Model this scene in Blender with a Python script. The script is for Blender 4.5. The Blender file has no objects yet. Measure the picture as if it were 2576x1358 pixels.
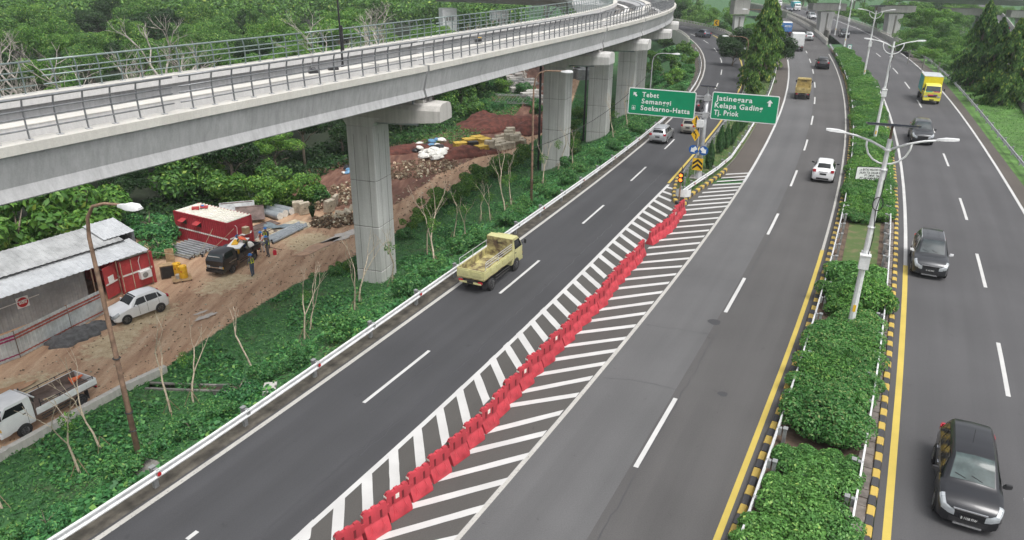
import bpy, math, random
import numpy as np
from mathutils import Matrix, Vector

# ------------------------------------------------------------------ camera, sky, sun, exposure
SC = bpy.context.scene
COL = SC.collection
PW, PH = 2576.0, 1358.0
CAM_F, CAM_P, CAM_R, CAM_H = 1843.0, math.radians(22.85), math.radians(0.63), 16.0
_F = np.array([0, math.cos(CAM_P), -math.sin(CAM_P)])
_U0 = np.array([0, math.sin(CAM_P), math.cos(CAM_P)])
_X0 = np.array([1.0, 0, 0])
_X = math.cos(CAM_R) * _X0 + math.sin(CAM_R) * _U0
_U = -math.sin(CAM_R) * _X0 + math.cos(CAM_R) * _U0
cam_d = bpy.data.cameras.new('camera')
cam = bpy.data.objects.new('camera', cam_d)
COL.objects.link(cam)
cam_d.sensor_width = 36.0
cam_d.lens = CAM_F / PW * 36.0
cam_d.clip_end = 6000
_M = Matrix.Identity(4)
for r in range(3):
    _M[r][0], _M[r][1], _M[r][2] = _X[r], _U[r], -_F[r]
_M[2][3] = CAM_H
cam.matrix_world = _M
SC.camera = cam

SUN_EL, SUN_AZ = math.radians(64), math.radians(145)     # azimuth clockwise from +Y
world = bpy.data.worlds.new('World')
SC.world = world
world.use_nodes = True
wn = world.node_tree
wn.nodes.clear()
sky = wn.nodes.new('ShaderNodeTexSky')
sky.sky_type = 'NISHITA'
sky.sun_disc = False
sky.sun_elevation = SUN_EL
sky.sun_rotation = SUN_AZ
sky.air_density = 1.0
sky.dust_density = 6.0
sky.ozone_density = 1.0
hsv = wn.nodes.new('ShaderNodeHueSaturation')
hsv.inputs['Saturation'].default_value = 0.22
bg = wn.nodes.new('ShaderNodeBackground')
bg.inputs['Strength'].default_value = 0.15
wo = wn.nodes.new('ShaderNodeOutputWorld')
wn.links.new(sky.outputs[0], hsv.inputs['Color'])
wn.links.new(hsv.outputs[0], bg.inputs['Color'])
wn.links.new(bg.outputs[0], wo.inputs['Surface'])

sun_d = bpy.data.lights.new('sun', 'SUN')
sun_d.energy = 1.0
sun_d.angle = math.radians(25)
sun_d.color = (1.0, 0.97, 0.93)
sun = bpy.data.objects.new('sun', sun_d)
COL.objects.link(sun)
_sd = Vector((math.sin(SUN_AZ) * math.cos(SUN_EL), math.cos(SUN_AZ) * math.cos(SUN_EL), math.sin(SUN_EL)))
sun.rotation_euler = _sd.to_track_quat('Z', 'Y').to_euler()
sun.location = (0, 0, 60)

SC.view_settings.view_transform = 'Standard'
SC.view_settings.look = 'None'
SC.view_settings.exposure = 0.45
SC.view_settings.gamma = 1.0
SC.view_settings.use_curve_mapping = False
SC.cycles.max_bounces = 6
SC.cycles.transparent_max_bounces = 6

# ------------------------------------------------------------------ helpers
rnd = random.Random(7)
SITE_Z = -5.5


def at(px, py, z=0.0):
    """World point at height z under a photo pixel (2576 wide copy of the photo)."""
    d = _F + (px - PW / 2) / CAM_F * _X - (py - PH / 2) / CAM_F * _U
    t = (z - CAM_H) / d[2]
    return Vector((float(t * d[0]), float(t * d[1]), z))


class MB:
    def __init__(s):
        s.v, s.f, s.m = [], [], []

    def _add(s, vs, fs, mi=0):
        b = len(s.v)
        s.v.extend([tuple(p) for p in vs])
        s.f.extend([tuple(i + b for i in f) for f in fs])
        s.m.extend([mi] * len(fs))
        return s

    def quad(s, a, b, c, d, mi=0):
        return s._add([a, b, c, d], [(0, 1, 2, 3)], mi)

    def poly(s, pts, mi=0):
        return s._add(pts, [tuple(range(len(pts)))], mi)

    def box(s, cx, cy, cz, sx, sy, sz, rz=0.0, mi=0, rx=0.0, ry=0.0):
        R = Matrix.Rotation(rz, 3, 'Z') @ Matrix.Rotation(rx, 3, 'X') @ Matrix.Rotation(ry, 3, 'Y')
        vs = []
        for dz in (-.5, .5):
            for dx, dy in ((-.5, -.5), (.5, -.5), (.5, .5), (-.5, .5)):
                p = R @ Vector((dx * sx, dy * sy, dz * sz))
                vs.append((p.x + cx, p.y + cy, p.z + cz))
        return s._add(vs, [(3, 2, 1, 0), (4, 5, 6, 7), (0, 1, 5, 4), (1, 2, 6, 5), (2, 3, 7, 6), (3, 0, 4, 7)], mi)

    def bar(s, a, b, w, h, mi=0):
        """box from a to b, width w, height h"""
        a, b = Vector(a), Vector(b)
        d = (b - a)
        if d.length < 1e-6:
            return s
        d.normalize()
        up = Vector((0, 0, 1)) if abs(d.z) < .95 else Vector((0, 1, 0))
        x = d.cross(up).normalized()
        y = x.cross(d)
        vs = []
        for p in (a, b):
            for sx, sy in ((-1, -1), (1, -1), (1, 1), (-1, 1)):
                vs.append(p + x * (sx * w / 2) + y * (sy * h / 2))
        return s._add(vs, [(0, 1, 2, 3), (7, 6, 5, 4), (0, 4, 5, 1), (1, 5, 6, 2), (2, 6, 7, 3), (3, 7, 4, 0)], mi)

    def prism(s, poly, z0, z1, mi=0):
        n = len(poly)
        vs = [(x, y, z0) for x, y in poly] + [(x, y, z1) for x, y in poly]
        fs = [tuple(range(n - 1, -1, -1)), tuple(range(n, 2 * n))]
        fs += [(i, (i + 1) % n, n + (i + 1) % n, n + i) for i in range(n)]
        return s._add(vs, fs, mi)

    def loft(s, rings, closed=True, caps=True, mi=0):
        n = len(rings[0])
        vs = [p for r in rings for p in r]
        fs = []
        for k in range(len(rings) - 1):
            for i in range(n if closed else n - 1):
                j = (i + 1) % n
                fs.append((k * n + i, k * n + j, (k + 1) * n + j, (k + 1) * n + i))
        if caps and closed:
            fs.append(tuple(range(n - 1, -1, -1)))
            b = (len(rings) - 1) * n
            fs.append(tuple(range(b, b + n)))
        return s._add(vs, fs, mi)

    def tube(s, pts, r, n=8, mi=0, caps=True):
        pts = [Vector(p) for p in pts]
        rs = r if isinstance(r, (list, tuple)) else [r] * len(pts)
        rings = []
        ref = None
        for i, p in enumerate(pts):
            d = (pts[min(i + 1, len(pts) - 1)] - pts[max(i - 1, 0)])
            d = d.normalized() if d.length > 1e-9 else Vector((0, 0, 1))
            if ref is None:
                ref = Vector((1, 0, 0)) if abs(d.x) < .9 else Vector((0, 1, 0))
            x = (ref - d * ref.dot(d))
            if x.length < 1e-4:
                x = d.orthogonal()
            x.normalize()
            y = d.cross(x)
            ref = x
            rings.append([p + (x * math.cos(2 * math.pi * k / n) + y * math.sin(2 * math.pi * k / n)) * rs[i] for k in range(n)])
        return s.loft(rings, True, caps, mi)

    def lathe(s, prof, n=16, o=(0, 0, 0), axis='Z', mi=0):
        rings = []
        for r, h in prof:
            ring = []
            for k in range(n):
                a = 2 * math.pi * k / n
                c, d = r * math.cos(a), r * math.sin(a)
                if axis == 'Z':
                    q = (o[0] + c, o[1] + d, o[2] + h)
                elif axis == 'X':
                    q = (o[0] + h, o[1] + c, o[2] + d)
                else:
                    q = (o[0] + d, o[1] + h, o[2] + c)
                ring.append(q)
            rings.append(ring)
        return s.loft(rings, True, True, mi)

    def build(s, name, mats, parent=None, smooth=0):
        return link(name, s.mesh(name, mats, smooth), parent)

    def mesh(s, name, mats, smooth=0):
        me = bpy.data.meshes.new(name)
        me.from_pydata(s.v, [], s.f)
        if not isinstance(mats, (list, tuple)):
            mats = [mats]
        for m in mats:
            me.materials.append(MAT[m] if isinstance(m, str) else m)
        if len(mats) > 1:
            me.polygons.foreach_set('material_index', s.m)
        if smooth:
            me.polygons.foreach_set('use_smooth', [True] * len(me.polygons))
            if smooth > 1:
                me.set_sharp_from_angle(angle=math.radians(smooth))
        me.update()
        return me


def link(name, me, parent=None):
    o = bpy.data.objects.new(name, me)
    COL.objects.link(o)
    if parent is not None:
        o.parent = parent
    return o


def tag(o, label=None, cat=None, group=None, kind=None):
    if label:
        o['label'] = label
    if cat:
        o['category'] = cat
    if group:
        o['group'] = group
    if kind:
        o['kind'] = kind
    return o


def thing(name, label, cat, loc=(0, 0, 0), rz=0.0, group=None, sc=1.0):
    o = bpy.data.objects.new(name, None)
    COL.objects.link(o)
    o.empty_display_size = .3
    o.location = loc
    o.rotation_euler = (0, 0, rz)
    o.scale = (sc, sc, sc)
    return tag(o, label, cat, group)


def struct(name, mb, mat, parent=None, smooth=0):
    o = mb.build(name, mat, parent, smooth)
    if parent is None:
        o['kind'] = 'structure'
    return o


def copy_tree(o, parent=None):
    c = o.copy()
    COL.objects.link(c)
    c.parent = parent
    for ch in list(o.children):
        copy_tree(ch, c)
    return c


# ------------------------------------------------------------------ road curves: (y, x) tables in metres
CV={
 'ramp_rail':[(8,-17.61),(11,-15.93),(14,-14.26),(17,-12.57),(20,-10.97),(24,-8.99),(28,-7.08),(32,-5.19),(36,-3.31),(40,-1.41),(45,0.96),(50,3.32),(56,6.13),(62,8.89),(70,12.44),(78,15.81),(86,18.97),(95,22.25),(105,25.54),(115,28.43),(125,30.94),(135,33.08),(145,34.86),(155,36.32),(165,37.48),(175,38.36)],
 'ramp_edgeL':[(8,-17.2),(11,-15.6),(14,-13.99),(17,-12.38),(20,-10.79),(24,-8.76),(28,-6.79),(32,-4.85),(36,-2.92),(40,-1.02),(45,1.35),(50,3.68),(56,6.43),(62,9.12),(70,12.59),(78,15.9),(86,19.04),(95,22.34),(105,25.71),(115,28.76),(125,31.48),(135,33.86),(145,35.92),(155,37.65),(165,39.07),(175,40.19),(185,41.01),(195,41.54)],
 'ramp_dash':[(8,-14.37),(11,-12.78),(14,-11.2),(17,-9.61),(20,-8.02),(24,-5.96),(28,-3.95),(32,-1.98),(36,-0.05),(40,1.84),(45,4.18),(50,6.47),(56,9.16),(62,11.79),(70,15.2),(78,18.48),(86,21.63),(95,24.98),(105,28.44),(115,31.61),(125,34.44),(135,36.93),(145,39.04),(155,40.75),(165,42.03),(175,42.88),(185,43.27),(195,43.19)],
 'hatchL':[(8,-11.33),(11,-9.73),(14,-8.13),(17,-6.53),(20,-4.94),(24,-2.87),(28,-0.86),(32,1.08),(36,2.99),(40,4.86),(45,7.17),(50,9.49),(56,12.29)],
 'hatchR':[(8,-6.62),(11,-4.98),(14,-3.33),(17,-1.69),(20,-0.04),(24,2.13),(28,4.26),(32,6.35),(36,8.41),(40,10.42),(45,12.87),(50,15.27),(56,18.08),(62,20.8),(70,24.33),(78,27.73),(86,31.01),(95,34.57),(105,38.36),(115,41.98),(125,45.44),(135,48.74),(145,51.87),(155,54.85)],
 'main_dash':[(8,-2.2),(11,-0.65),(14,0.9),(17,2.45),(20,4.01),(24,6.08),(28,8.15),(32,10.22),(36,12.26),(40,14.27),(45,16.74),(50,19.16),(56,21.98),(62,24.72),(70,28.26),(78,31.67),(86,34.96),(95,38.51),(105,42.31),(115,45.95),(125,49.45),(135,52.82),(145,56.07)],
 'main_yel':[(8,1.35),(11,2.95),(14,4.55),(17,6.14),(20,7.74),(24,9.86),(28,11.97),(32,14.04),(36,16.08),(40,18.08),(45,20.53),(50,22.93),(56,25.74),(62,28.47),(70,32.0),(78,35.41),(86,38.71),(95,42.3),(105,46.14),(115,49.84),(125,53.41),(135,56.86),(145,60.2),(155,63.43)],
 'kerbL':[(8,1.64),(11,3.29),(14,4.94),(17,6.59),(20,8.24),(24,10.39),(28,12.49),(32,14.56),(36,16.58),(40,18.57),(45,21.01),(50,23.39),(56,26.19),(62,28.93),(70,32.48),(78,35.93),(86,39.27),(95,42.91),(105,46.81),(115,50.56),(125,54.15),(135,57.6),(145,60.9)],
 'medrailL':[(8,2.15),(11,3.75),(14,5.35),(17,6.96),(20,8.56),(24,10.67),(28,12.76),(32,14.81),(36,16.83),(40,18.82),(45,21.26),(50,23.65),(56,26.44),(62,29.17),(70,32.71),(78,36.14),(86,39.46),(95,43.07),(105,46.95),(115,50.69),(125,54.3),(135,57.78),(145,61.15),(155,64.4),(165,67.55),(175,70.59),(185,73.53),(195,76.38),(205,79.13)],
 'medrailR':[(8,5.13),(11,6.77),(14,8.41),(17,10.04),(20,11.68),(24,13.84),(28,15.95),(32,18.01),(36,20.03),(40,22.0),(45,24.42),(50,26.8),(56,29.6),(62,32.33),(70,35.91),(78,39.39),(86,42.8),(95,46.55),(105,50.61)],
 'kerbR':[(8,5.75),(11,7.4),(14,9.04),(17,10.69),(20,12.34),(24,14.45),(28,16.52),(32,18.56),(36,20.57),(40,22.56),(45,25.01),(50,27.41),(56,30.22),(62,32.93)],
 'right_yel':[(8,6.49),(11,8.08),(14,9.66),(17,11.25),(20,12.83),(24,14.94),(28,17.03),(32,19.09),(36,21.13),(40,23.13),(45,25.59),(50,28.0),(56,30.82),(62,33.56),(70,37.11),(78,40.53),(86,43.85),(95,47.45),(105,51.32),(115,55.04)],
 'right_dash':[(8,11.02),(11,12.59),(14,14.16),(17,15.73),(20,17.3),(24,19.39),(28,21.48),(32,23.52),(36,25.5),(40,27.45),(45,29.84),(50,32.19),(56,34.95),(62,37.67),(70,41.22),(78,44.68),(86,48.05),(95,51.73),(105,55.68),(115,59.47),(125,63.09),(135,66.53),(145,69.79)],
 'right_edge':[(8,17.32),(11,18.68),(14,20.05),(17,21.41),(20,22.78),(24,24.59),(28,26.41),(32,28.23),(36,30.05),(40,31.87),(45,34.14),(50,36.42),(56,39.13),(62,41.82),(70,45.35),(78,48.82),(86,52.22),(95,55.96),(105,59.99),(115,63.89),(125,67.65),(135,71.26),(145,74.71),(155,78.0)],
 'right_rail':[(8,20.52),(11,21.81),(14,23.1),(17,24.39),(20,25.68),(24,27.39),(28,29.11),(32,30.83),(36,32.55),(40,34.27),(45,36.42),(50,38.56),(56,41.14),(62,43.72),(70,47.17),(78,50.64),(86,54.1),(95,57.94),(105,62.12),(115,66.18),(125,70.08),(135,73.8),(145,77.32),(155,80.63),(165,83.7)],
 'ramp_edgeR':[(8,-8.76),(11,-7.45),(14,-6.13),(17,-4.82),(20,-3.5),(24,-1.75),(28,0.01),(32,1.76),(36,3.51),(40,5.27),(45,7.46),(50,9.65),(56,12.28),(62,14.91),(70,18.35),(78,21.7),(86,24.9),(95,28.3),(105,31.81),(115,35.01),(125,37.88),(135,40.41),(145,42.61),(155,44.47),(165,45.99),(175,47.17),(185,48.02)],
}
SR= [(17.52,58.76,19.55,59.24),(16.86,57.62,19.04,58.22),(16.23,56.55,18.6,57.22),(15.66,55.55,18.09,56.14),(15.02,54.51,17.65,55.16),(14.34,53.44,17.21,54.25),(13.79,52.35,16.67,53.14),(13.16,51.32,16.23,52.19),(12.53,50.26,15.76,51.13),(11.75,49.07,15.32,50.17),(11.52,47.97,14.62,48.86),(10.98,46.66,14.05,47.55),(10.44,45.44,13.41,46.23),(9.84,44.19,12.78,44.98),(9.12,42.99,12.21,43.84),(8.28,41.67,11.65,42.63),(7.91,40.51,11.07,41.42),(7.3,39.24,10.4,40.03),(6.85,38.19,9.73,38.79),(6.04,36.76,9.15,37.62),(5.45,35.53,8.53,36.42),(4.88,34.21,7.93,35.19),(4.39,32.97,7.24,33.91),(3.38,31.58,6.62,32.63),(2.96,30.44,5.92,31.27),(2.28,29.13,5.27,30.0),(1.51,27.82,4.67,28.83),(1.07,26.65,4.04,27.66),(0.41,25.32,3.37,26.46),(-0.33,24.23,2.69,25.15),(-1.19,22.44,1.97,23.88),(-1.73,21.25,1.27,22.52),(-2.81,19.69,0.6,21.18),(-3.36,18.43,-0.14,19.81),(-3.95,17.12,-0.88,18.47),(-3.05,16.63,-1.63,17.13)]
SL= [(11.84,54.93,12.5,54.15),(11.35,53.71,12.02,52.71),(10.82,52.66,11.55,51.29),(10.3,51.41,11.2,49.12),(9.72,50.09,10.6,47.79),(9.09,48.82,10.07,46.42),(8.54,47.61,9.42,45.41),(8.0,46.35,8.84,44.25),(7.43,45.15,8.34,42.78),(6.86,44.0,7.62,41.73),(6.29,42.72,7.09,40.56),(5.69,41.5,6.51,39.37),(5.14,40.35,5.9,38.24),(4.52,39.01,5.16,37.09),(3.93,37.85,4.73,35.64),(3.32,36.65,4.13,34.37),(2.72,35.33,3.48,33.4),(2.11,34.14,2.87,32.1),(1.51,32.95,2.29,30.88),(0.94,31.73,1.61,29.73),(0.33,30.48,1.0,28.29),(-0.26,29.3,0.43,27.08),(-0.85,28.07,-0.25,25.72),(-1.48,26.71,-0.94,24.54),(-2.11,25.53,-1.6,23.06),(-2.78,24.17,-2.31,21.88),(-3.47,22.83,-3.05,20.57),(-4.15,21.5,-3.75,19.32),(-4.83,20.11,-4.4,18.05),(-5.48,18.91,-5.15,17.06),(-6.21,17.63,-6.09,16.84)]
BAR= [(-4.36, 17.07), (-3.94, 17.54), (-3.55, 18.02), (-3.05, 18.95), (-2.57, 19.89), (-2.04, 20.75), (-1.48, 21.66), (-0.98, 22.57), (-0.45, 23.6), (0.05, 25.2), (0.84, 26.44), (1.37, 27.35), (1.7, 28.21), (2.24, 29.22), (2.76, 30.19), (3.15, 31.1), (3.62, 32.06), (4.13, 32.85), (4.63, 33.78), (5.0, 34.76), (5.42, 35.65), (5.86, 36.59), (6.32, 37.57), (6.64, 38.26), (7.15, 39.01), (7.68, 40.58), (8.47, 42.1), (9.18, 43.34), (9.8, 44.28), (10.31, 45.24), (10.81, 46.45), (11.56, 48.14)]
MD= [20.61, 24.97, 32.84, 37.19, 44.3, 48.6, 55.45, 60.28, 67.47, 72.12, 79.37, 84.48, 92.29, 97.5, 105.51, 110.72, 119.81, 125.21, 133.59, 139.79, 148.77, 153.23]
RD= [25.38, 29.96, 36.26, 41.3, 47.68, 52.79, 62.22, 66.87, 75.94, 81.15, 90.71, 96.17, 105.54, 111.86, 120.94, 127.79, 144.22, 150.11]
PD= [16.99, 17.33, 24.41, 28.63, 34.8, 39.45, 46.04, 50.09, 56.51, 60.87, 67.45, 71.6, 91.11, 94.34, 103.19, 108.71, 117.3, 123.34, 132.47, 139.81, 150.01, 156.59, 166.03, 173.05, 182.16, 188.62]



def cx(k, y):
    t = CV[k]
    if y >= t[-1][0]:
        (y0, x0), (y1, x1) = t[-2], t[-1]
        return x1 + (y - y1) * (x1 - x0) / (y1 - y0)
    return float(np.interp(y, [p[0] for p in t], [p[1] for p in t]))


# far continuations on the bridges
CV['hatchR'] += [(165, 57.6), (180, 61.8), (200, 67.2), (225, 73.0), (255, 78.5)]
CV['main_dash'] += [(155, 59.2), (165, 62.1), (180, 66.4), (200, 71.9), (225, 77.9), (255, 84.0)]
CV['main_yel'] += [(165, 66.4), (180, 70.6), (200, 76.0), (225, 82.0), (255, 88.3)]
CV['right_yel'] += [(130, 60.4), (145, 65.5), (165, 72.0), (185, 77.8), (210, 83.5), (240, 90.0), (270, 95.5), (300, 98.5), (335, 99.5)]
CV['right_dash'] += [(165, 76.0), (185, 81.8), (210, 88.0), (240, 95.2), (270, 100.6), (300, 103.6), (335, 104.8)]
CV['right_edge'] += [(165, 81.2), (185, 87.0), (210, 93.5), (240, 100.0), (270, 105.6), (300, 109.6), (335, 111.2)]
CV['kerbR'] += [(70, 36.4), (78, 39.9), (86, 43.3), (95, 46.9), (105, 50.8), (115, 54.5), (130, 59.8), (145, 64.8)]
CV['medrailR'] += [(115, 54.0), (130, 59.3), (145, 64.3)]


def curve(k, y0, y1, step=2.0, off=0.0, z=0.0):
    """polyline along curve k, shifted sideways by off metres to the right"""
    n = max(2, int((y1 - y0) / step) + 1)
    out = []
    for i in range(n):
        y = y0 + (y1 - y0) * i / (n - 1)
        h = .6
        tx, ty = cx(k, y + h) - cx(k, y - h), 2 * h
        l = math.hypot(tx, ty)
        out.append(Vector((cx(k, y) + off * ty / l, y - off * tx / l, z)))
    return out


def heading(k, y):
    """rotation about Z that turns local +Y along the road"""
    return math.atan2(-(cx(k, y + 1.5) - cx(k, y - 1.5)), 3.0)


def resample(pts, step):
    pts = [Vector(p) for p in pts]
    out, acc = [pts[0].copy()], 0.0
    for a, b in zip(pts, pts[1:]):
        l = (b - a).length
        while acc + l >= step:
            t = (step - acc) / l
            a = a + (b - a) * t
            out.append(a.copy())
            l = (b - a).length
            acc = 0.0
        acc += l
    return out


def strip_mb(A, B, mi=0, mb=None):
    mb = mb or MB()
    n = len(A)
    vs = list(A) + list(B)
    return mb._add(vs, [(i, n + i, n + i + 1, i + 1) for i in range(n - 1)], mi)

# ------------------------------------------------------------------ materials
MAT = {}


def _nodes(name):
    m = bpy.data.materials.new(name)
    m.use_nodes = True
    nt = m.node_tree
    nt.nodes.clear()
    out = nt.nodes.new('ShaderNodeOutputMaterial')
    b = nt.nodes.new('ShaderNodeBsdfPrincipled')
    nt.links.new(b.outputs[0], out.inputs['Surface'])
    MAT[name] = m
    return m, nt, b, out


def _coord(nt, world=False, scale=(1, 1, 1), rot=(0, 0, 0)):
    if world:
        src = nt.nodes.new('ShaderNodeNewGeometry').outputs['Position']
    else:
        src = nt.nodes.new('ShaderNodeTexCoord').outputs['Object']
    mp = nt.nodes.new('ShaderNodeMapping')
    mp.inputs['Scale'].default_value = scale
    mp.inputs['Rotation'].default_value = rot
    nt.links.new(src, mp.inputs['Vector'])
    return mp.outputs[0]


def _noise(nt, vec, scale, detail=4, rough=.55):
    n = nt.nodes.new('ShaderNodeTexNoise')
    n.inputs['Scale'].default_value = scale
    n.inputs['Detail'].default_value = detail
    n.inputs['Roughness'].default_value = rough
    nt.links.new(vec, n.inputs['Vector'])
    return n.outputs['Fac']


def _ramp(nt, fac, stops):
    r = nt.nodes.new('ShaderNodeValToRGB')
    el = r.color_ramp.elements
    el[0].position, el[0].color = stops[0][0], (*stops[0][1], 1)
    el[1].position, el[1].color = stops[-1][0], (*stops[-1][1], 1)
    for p, c in stops[1:-1]:
        e = el.new(p)
        e.color = (*c, 1)
    nt.links.new(fac, r.inputs[0])
    return r.outputs[0]


def _mix(nt, fac, a, b, mode='MIX'):
    m = nt.nodes.new('ShaderNodeMix')
    m.data_type = 'RGBA'
    m.blend_type = mode
    for sock, v in ((m.inputs[0], fac), (m.inputs[6], a), (m.inputs[7], b)):
        if isinstance(v, (int, float)):
            sock.default_value = v
        elif isinstance(v, tuple):
            sock.default_value = (*v, 1)
        else:
            nt.links.new(v, sock)
    return m.outputs[2]


def _bump(nt, b, h, strength=.3, dist=.02):
    n = nt.nodes.new('ShaderNodeBump')
    n.inputs['Strength'].default_value = strength
    n.inputs['Distance'].default_value = dist
    nt.links.new(h, n.inputs['Height'])
    nt.links.new(n.outputs[0], b.inputs['Normal'])


def sh(c, k):
    return tuple(max(0, min(1, v * k)) for v in c)


def pm(name, col, rough=.6, metal=0.0, var=.12, scale=4.0, bump=0.0, world=False, stretch=(1, 1, 1), col2=None, edge=(.35, .65), spec=.5, fine=None, coat=0.0, objvar=0.0):
    """plain procedural surface: base colour broken up by noise"""
    m, nt, b, out = _nodes(name)
    vec = _coord(nt, world, stretch)
    fac = _noise(nt, vec, scale, 5)
    c = _ramp(nt, fac, [(edge[0], sh(col, 1 - var) if col2 is None else col), (edge[1], sh(col, 1 + var) if col2 is None else col2)])
    if fine:
        f2 = _noise(nt, vec, fine, 2)
        c = _mix(nt, .5, c, _ramp(nt, f2, [(.3, (.72, .72, .72)), (.7, (1, 1, 1))]), 'MULTIPLY')
    if objvar:
        oi = nt.nodes.new('ShaderNodeObjectInfo')
        c = _mix(nt, 1.0, c, _ramp(nt, oi.outputs['Random'], [(0, (1 - objvar,) * 3), (1, (1, 1, 1))]), 'MULTIPLY')
    nt.links.new(c, b.inputs['Base Color'])
    b.inputs['Roughness'].default_value = rough
    b.inputs['Metallic'].default_value = metal
    b.inputs['Specular IOR Level'].default_value = spec
    if coat:
        b.inputs['Coat Weight'].default_value = coat
        b.inputs['Coat Roughness'].default_value = .08
    if bump:
        _bump(nt, b, fac, bump)
    return m


def asphalt(name, col, streak=.14, track=.10):
    m, nt, b, out = _nodes(name)
    v1 = _coord(nt, True)
    uv = nt.nodes.new('ShaderNodeUVMap').outputs[0]                 # u: metres across, v: metres along
    mp = nt.nodes.new('ShaderNodeMapping')
    mp.inputs['Scale'].default_value = (1.0, .045, 1)
    nt.links.new(uv, mp.inputs['Vector'])
    v2 = mp.outputs[0]
    sx = nt.nodes.new('ShaderNodeSeparateXYZ')
    nt.links.new(uv, sx.inputs[0])
    wv = nt.nodes.new('ShaderNodeMath')
    wv.operation = 'MULTIPLY'
    wv.inputs[1].default_value = 2 * math.pi / 1.82
    nt.links.new(sx.outputs[0], wv.inputs[0])
    ws = nt.nodes.new('ShaderNodeMath')
    ws.operation = 'COSINE'
    nt.links.new(wv.outputs[0], ws.inputs[0])
    wa = nt.nodes.new('ShaderNodeMath')
    wa.operation = 'MULTIPLY_ADD'
    wa.inputs[1].default_value = .5
    wa.inputs[2].default_value = .5
    nt.links.new(ws.outputs[0], wa.inputs[0])
    big = _noise(nt, v1, .16, 4)
    st = _noise(nt, v2, 1.1, 4)
    fine = _noise(nt, v1, 22, 3, .8)
    blot = _noise(nt, v1, 1.9, 5, .65)
    c = _ramp(nt, big, [(.3, sh(col, .88)), (.7, sh(col, 1.1))])
    c = _mix(nt, 1.0, c, _ramp(nt, st, [(.25, (1 - streak, 1 - streak, 1 - streak)), (.75, (1.0, 1.0, 1.0))]), 'MULTIPLY')
    c = _mix(nt, .6, c, _ramp(nt, wa.outputs[0], [(0, (1, 1, 1)), (1, (1 - track, 1 - track, 1 - track))]), 'MULTIPLY')
    c = _mix(nt, 1.0, c, _ramp(nt, fine, [(.25, (.72, .72, .72)), (.75, (1.06, 1.06, 1.06))]), 'MULTIPLY')
    c = _mix(nt, 1.0, c, _ramp(nt, blot, [(.0, (.7, .7, .7)), (.27, (.76, .76, .76)), (.36, (1, 1, 1)), (1, (1, 1, 1))]), 'MULTIPLY')
    nt.links.new(c, b.inputs['Base Color'])
    b.inputs['Roughness'].default_value = .78
    b.inputs['Specular IOR Level'].default_value = .35
    _bump(nt, b, fine, .25, .01)
    return m


def paint_mat(name, col, wear=.25, under=(.1, .1, .1)):
    m, nt, b, out = _nodes(name)
    v = _coord(nt, True)
    f = _noise(nt, v, 12, 6, .75)
    g = _noise(nt, v, .9, 3)
    c = _mix(nt, _ramp(nt, f, [(0.0, (1, 1, 1)), (wear, (1, 1, 1)), (wear + .08, (0, 0, 0)), (1, (0, 0, 0))]), _ramp(nt, g, [(.3, sh(col, .85)), (.7, col)]), under)
    nt.links.new(c, b.inputs['Base Color'])
    b.inputs['Roughness'].default_value = .6
    return m


def leaf_mat(name, c1, c2, c3=None, trans=.25, rough=.5):
    m, nt, b, out = _nodes(name)
    g = nt.nodes.new('ShaderNodeNewGeometry')
    oi = nt.nodes.new('ShaderNodeObjectInfo')
    c = _ramp(nt, g.outputs['Random Per Island'], [(0, sh(c1, .8)), (.4, c1), (.8, c2), (.95, c3 or c2), (1, tuple(v * k for v, k in zip(c3 or c2, (1.5, 1.1, 1.0))))])
    v = _coord(nt, True)
    big = _noise(nt, v, .35, 3)
    c = _mix(nt, 1.0, c, _ramp(nt, big, [(.3, (.72, .78, .75)), (.7, (1.12, 1.08, 1))]), 'MULTIPLY')
    c = _mix(nt, 1.0, c, _ramp(nt, oi.outputs['Random'], [(0, (.78, .82, .8)), (.5, (1, 1, .95)), (1, (1.15, 1.06, .95))]), 'MULTIPLY')
    nt.links.new(c, b.inputs['Base Color'])
    b.inputs['Roughness'].default_value = rough
    b.inputs['Specular IOR Level'].default_value = .3
    tr = nt.nodes.new('ShaderNodeBsdfTranslucent')
    nt.links.new(_mix(nt, 1.0, c, (1.0, 1.15, .55), 'MULTIPLY'), tr.inputs['Color'])
    ms = nt.nodes.new('ShaderNodeMixShader')
    ms.inputs[0].default_value = trans
    nt.links.new(b.outputs[0], ms.inputs[1])
    nt.links.new(tr.outputs[0], ms.inputs[2])
    nt.links.new(ms.outputs[0], out.inputs['Surface'])
    return m


def concrete(name, col, streak=.25, dirt=(.2, .19, .17), rough=.85):
    """board-marked concrete with vertical run-off streaks"""
    m, nt, b, out = _nodes(name)
    v = _coord(nt, True)
    vs = _coord(nt, True, (5, 5, .18))
    a = _noise(nt, v, .5, 5)
    s = _noise(nt, vs, 1.0, 5, .65)
    f = _noise(nt, v, 14, 3)
    c = _ramp(nt, a, [(.3, sh(col, .9)), (.7, sh(col, 1.06))])
    c = _mix(nt, 1.0, c, _ramp(nt, s, [(.28, (1 - streak, 1 - streak, 1 - streak)), (.62, (1, 1, 1))]), 'MULTIPLY')
    c = _mix(nt, 1.0, c, _ramp(nt, f, [(.3, (.9, .9, .9)), (.7, (1, 1, 1))]), 'MULTIPLY')
    nt.links.new(c, b.inputs['Base Color'])
    b.inputs['Roughness'].default_value = rough
    _bump(nt, b, f, .15, .01)
    return m


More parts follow.
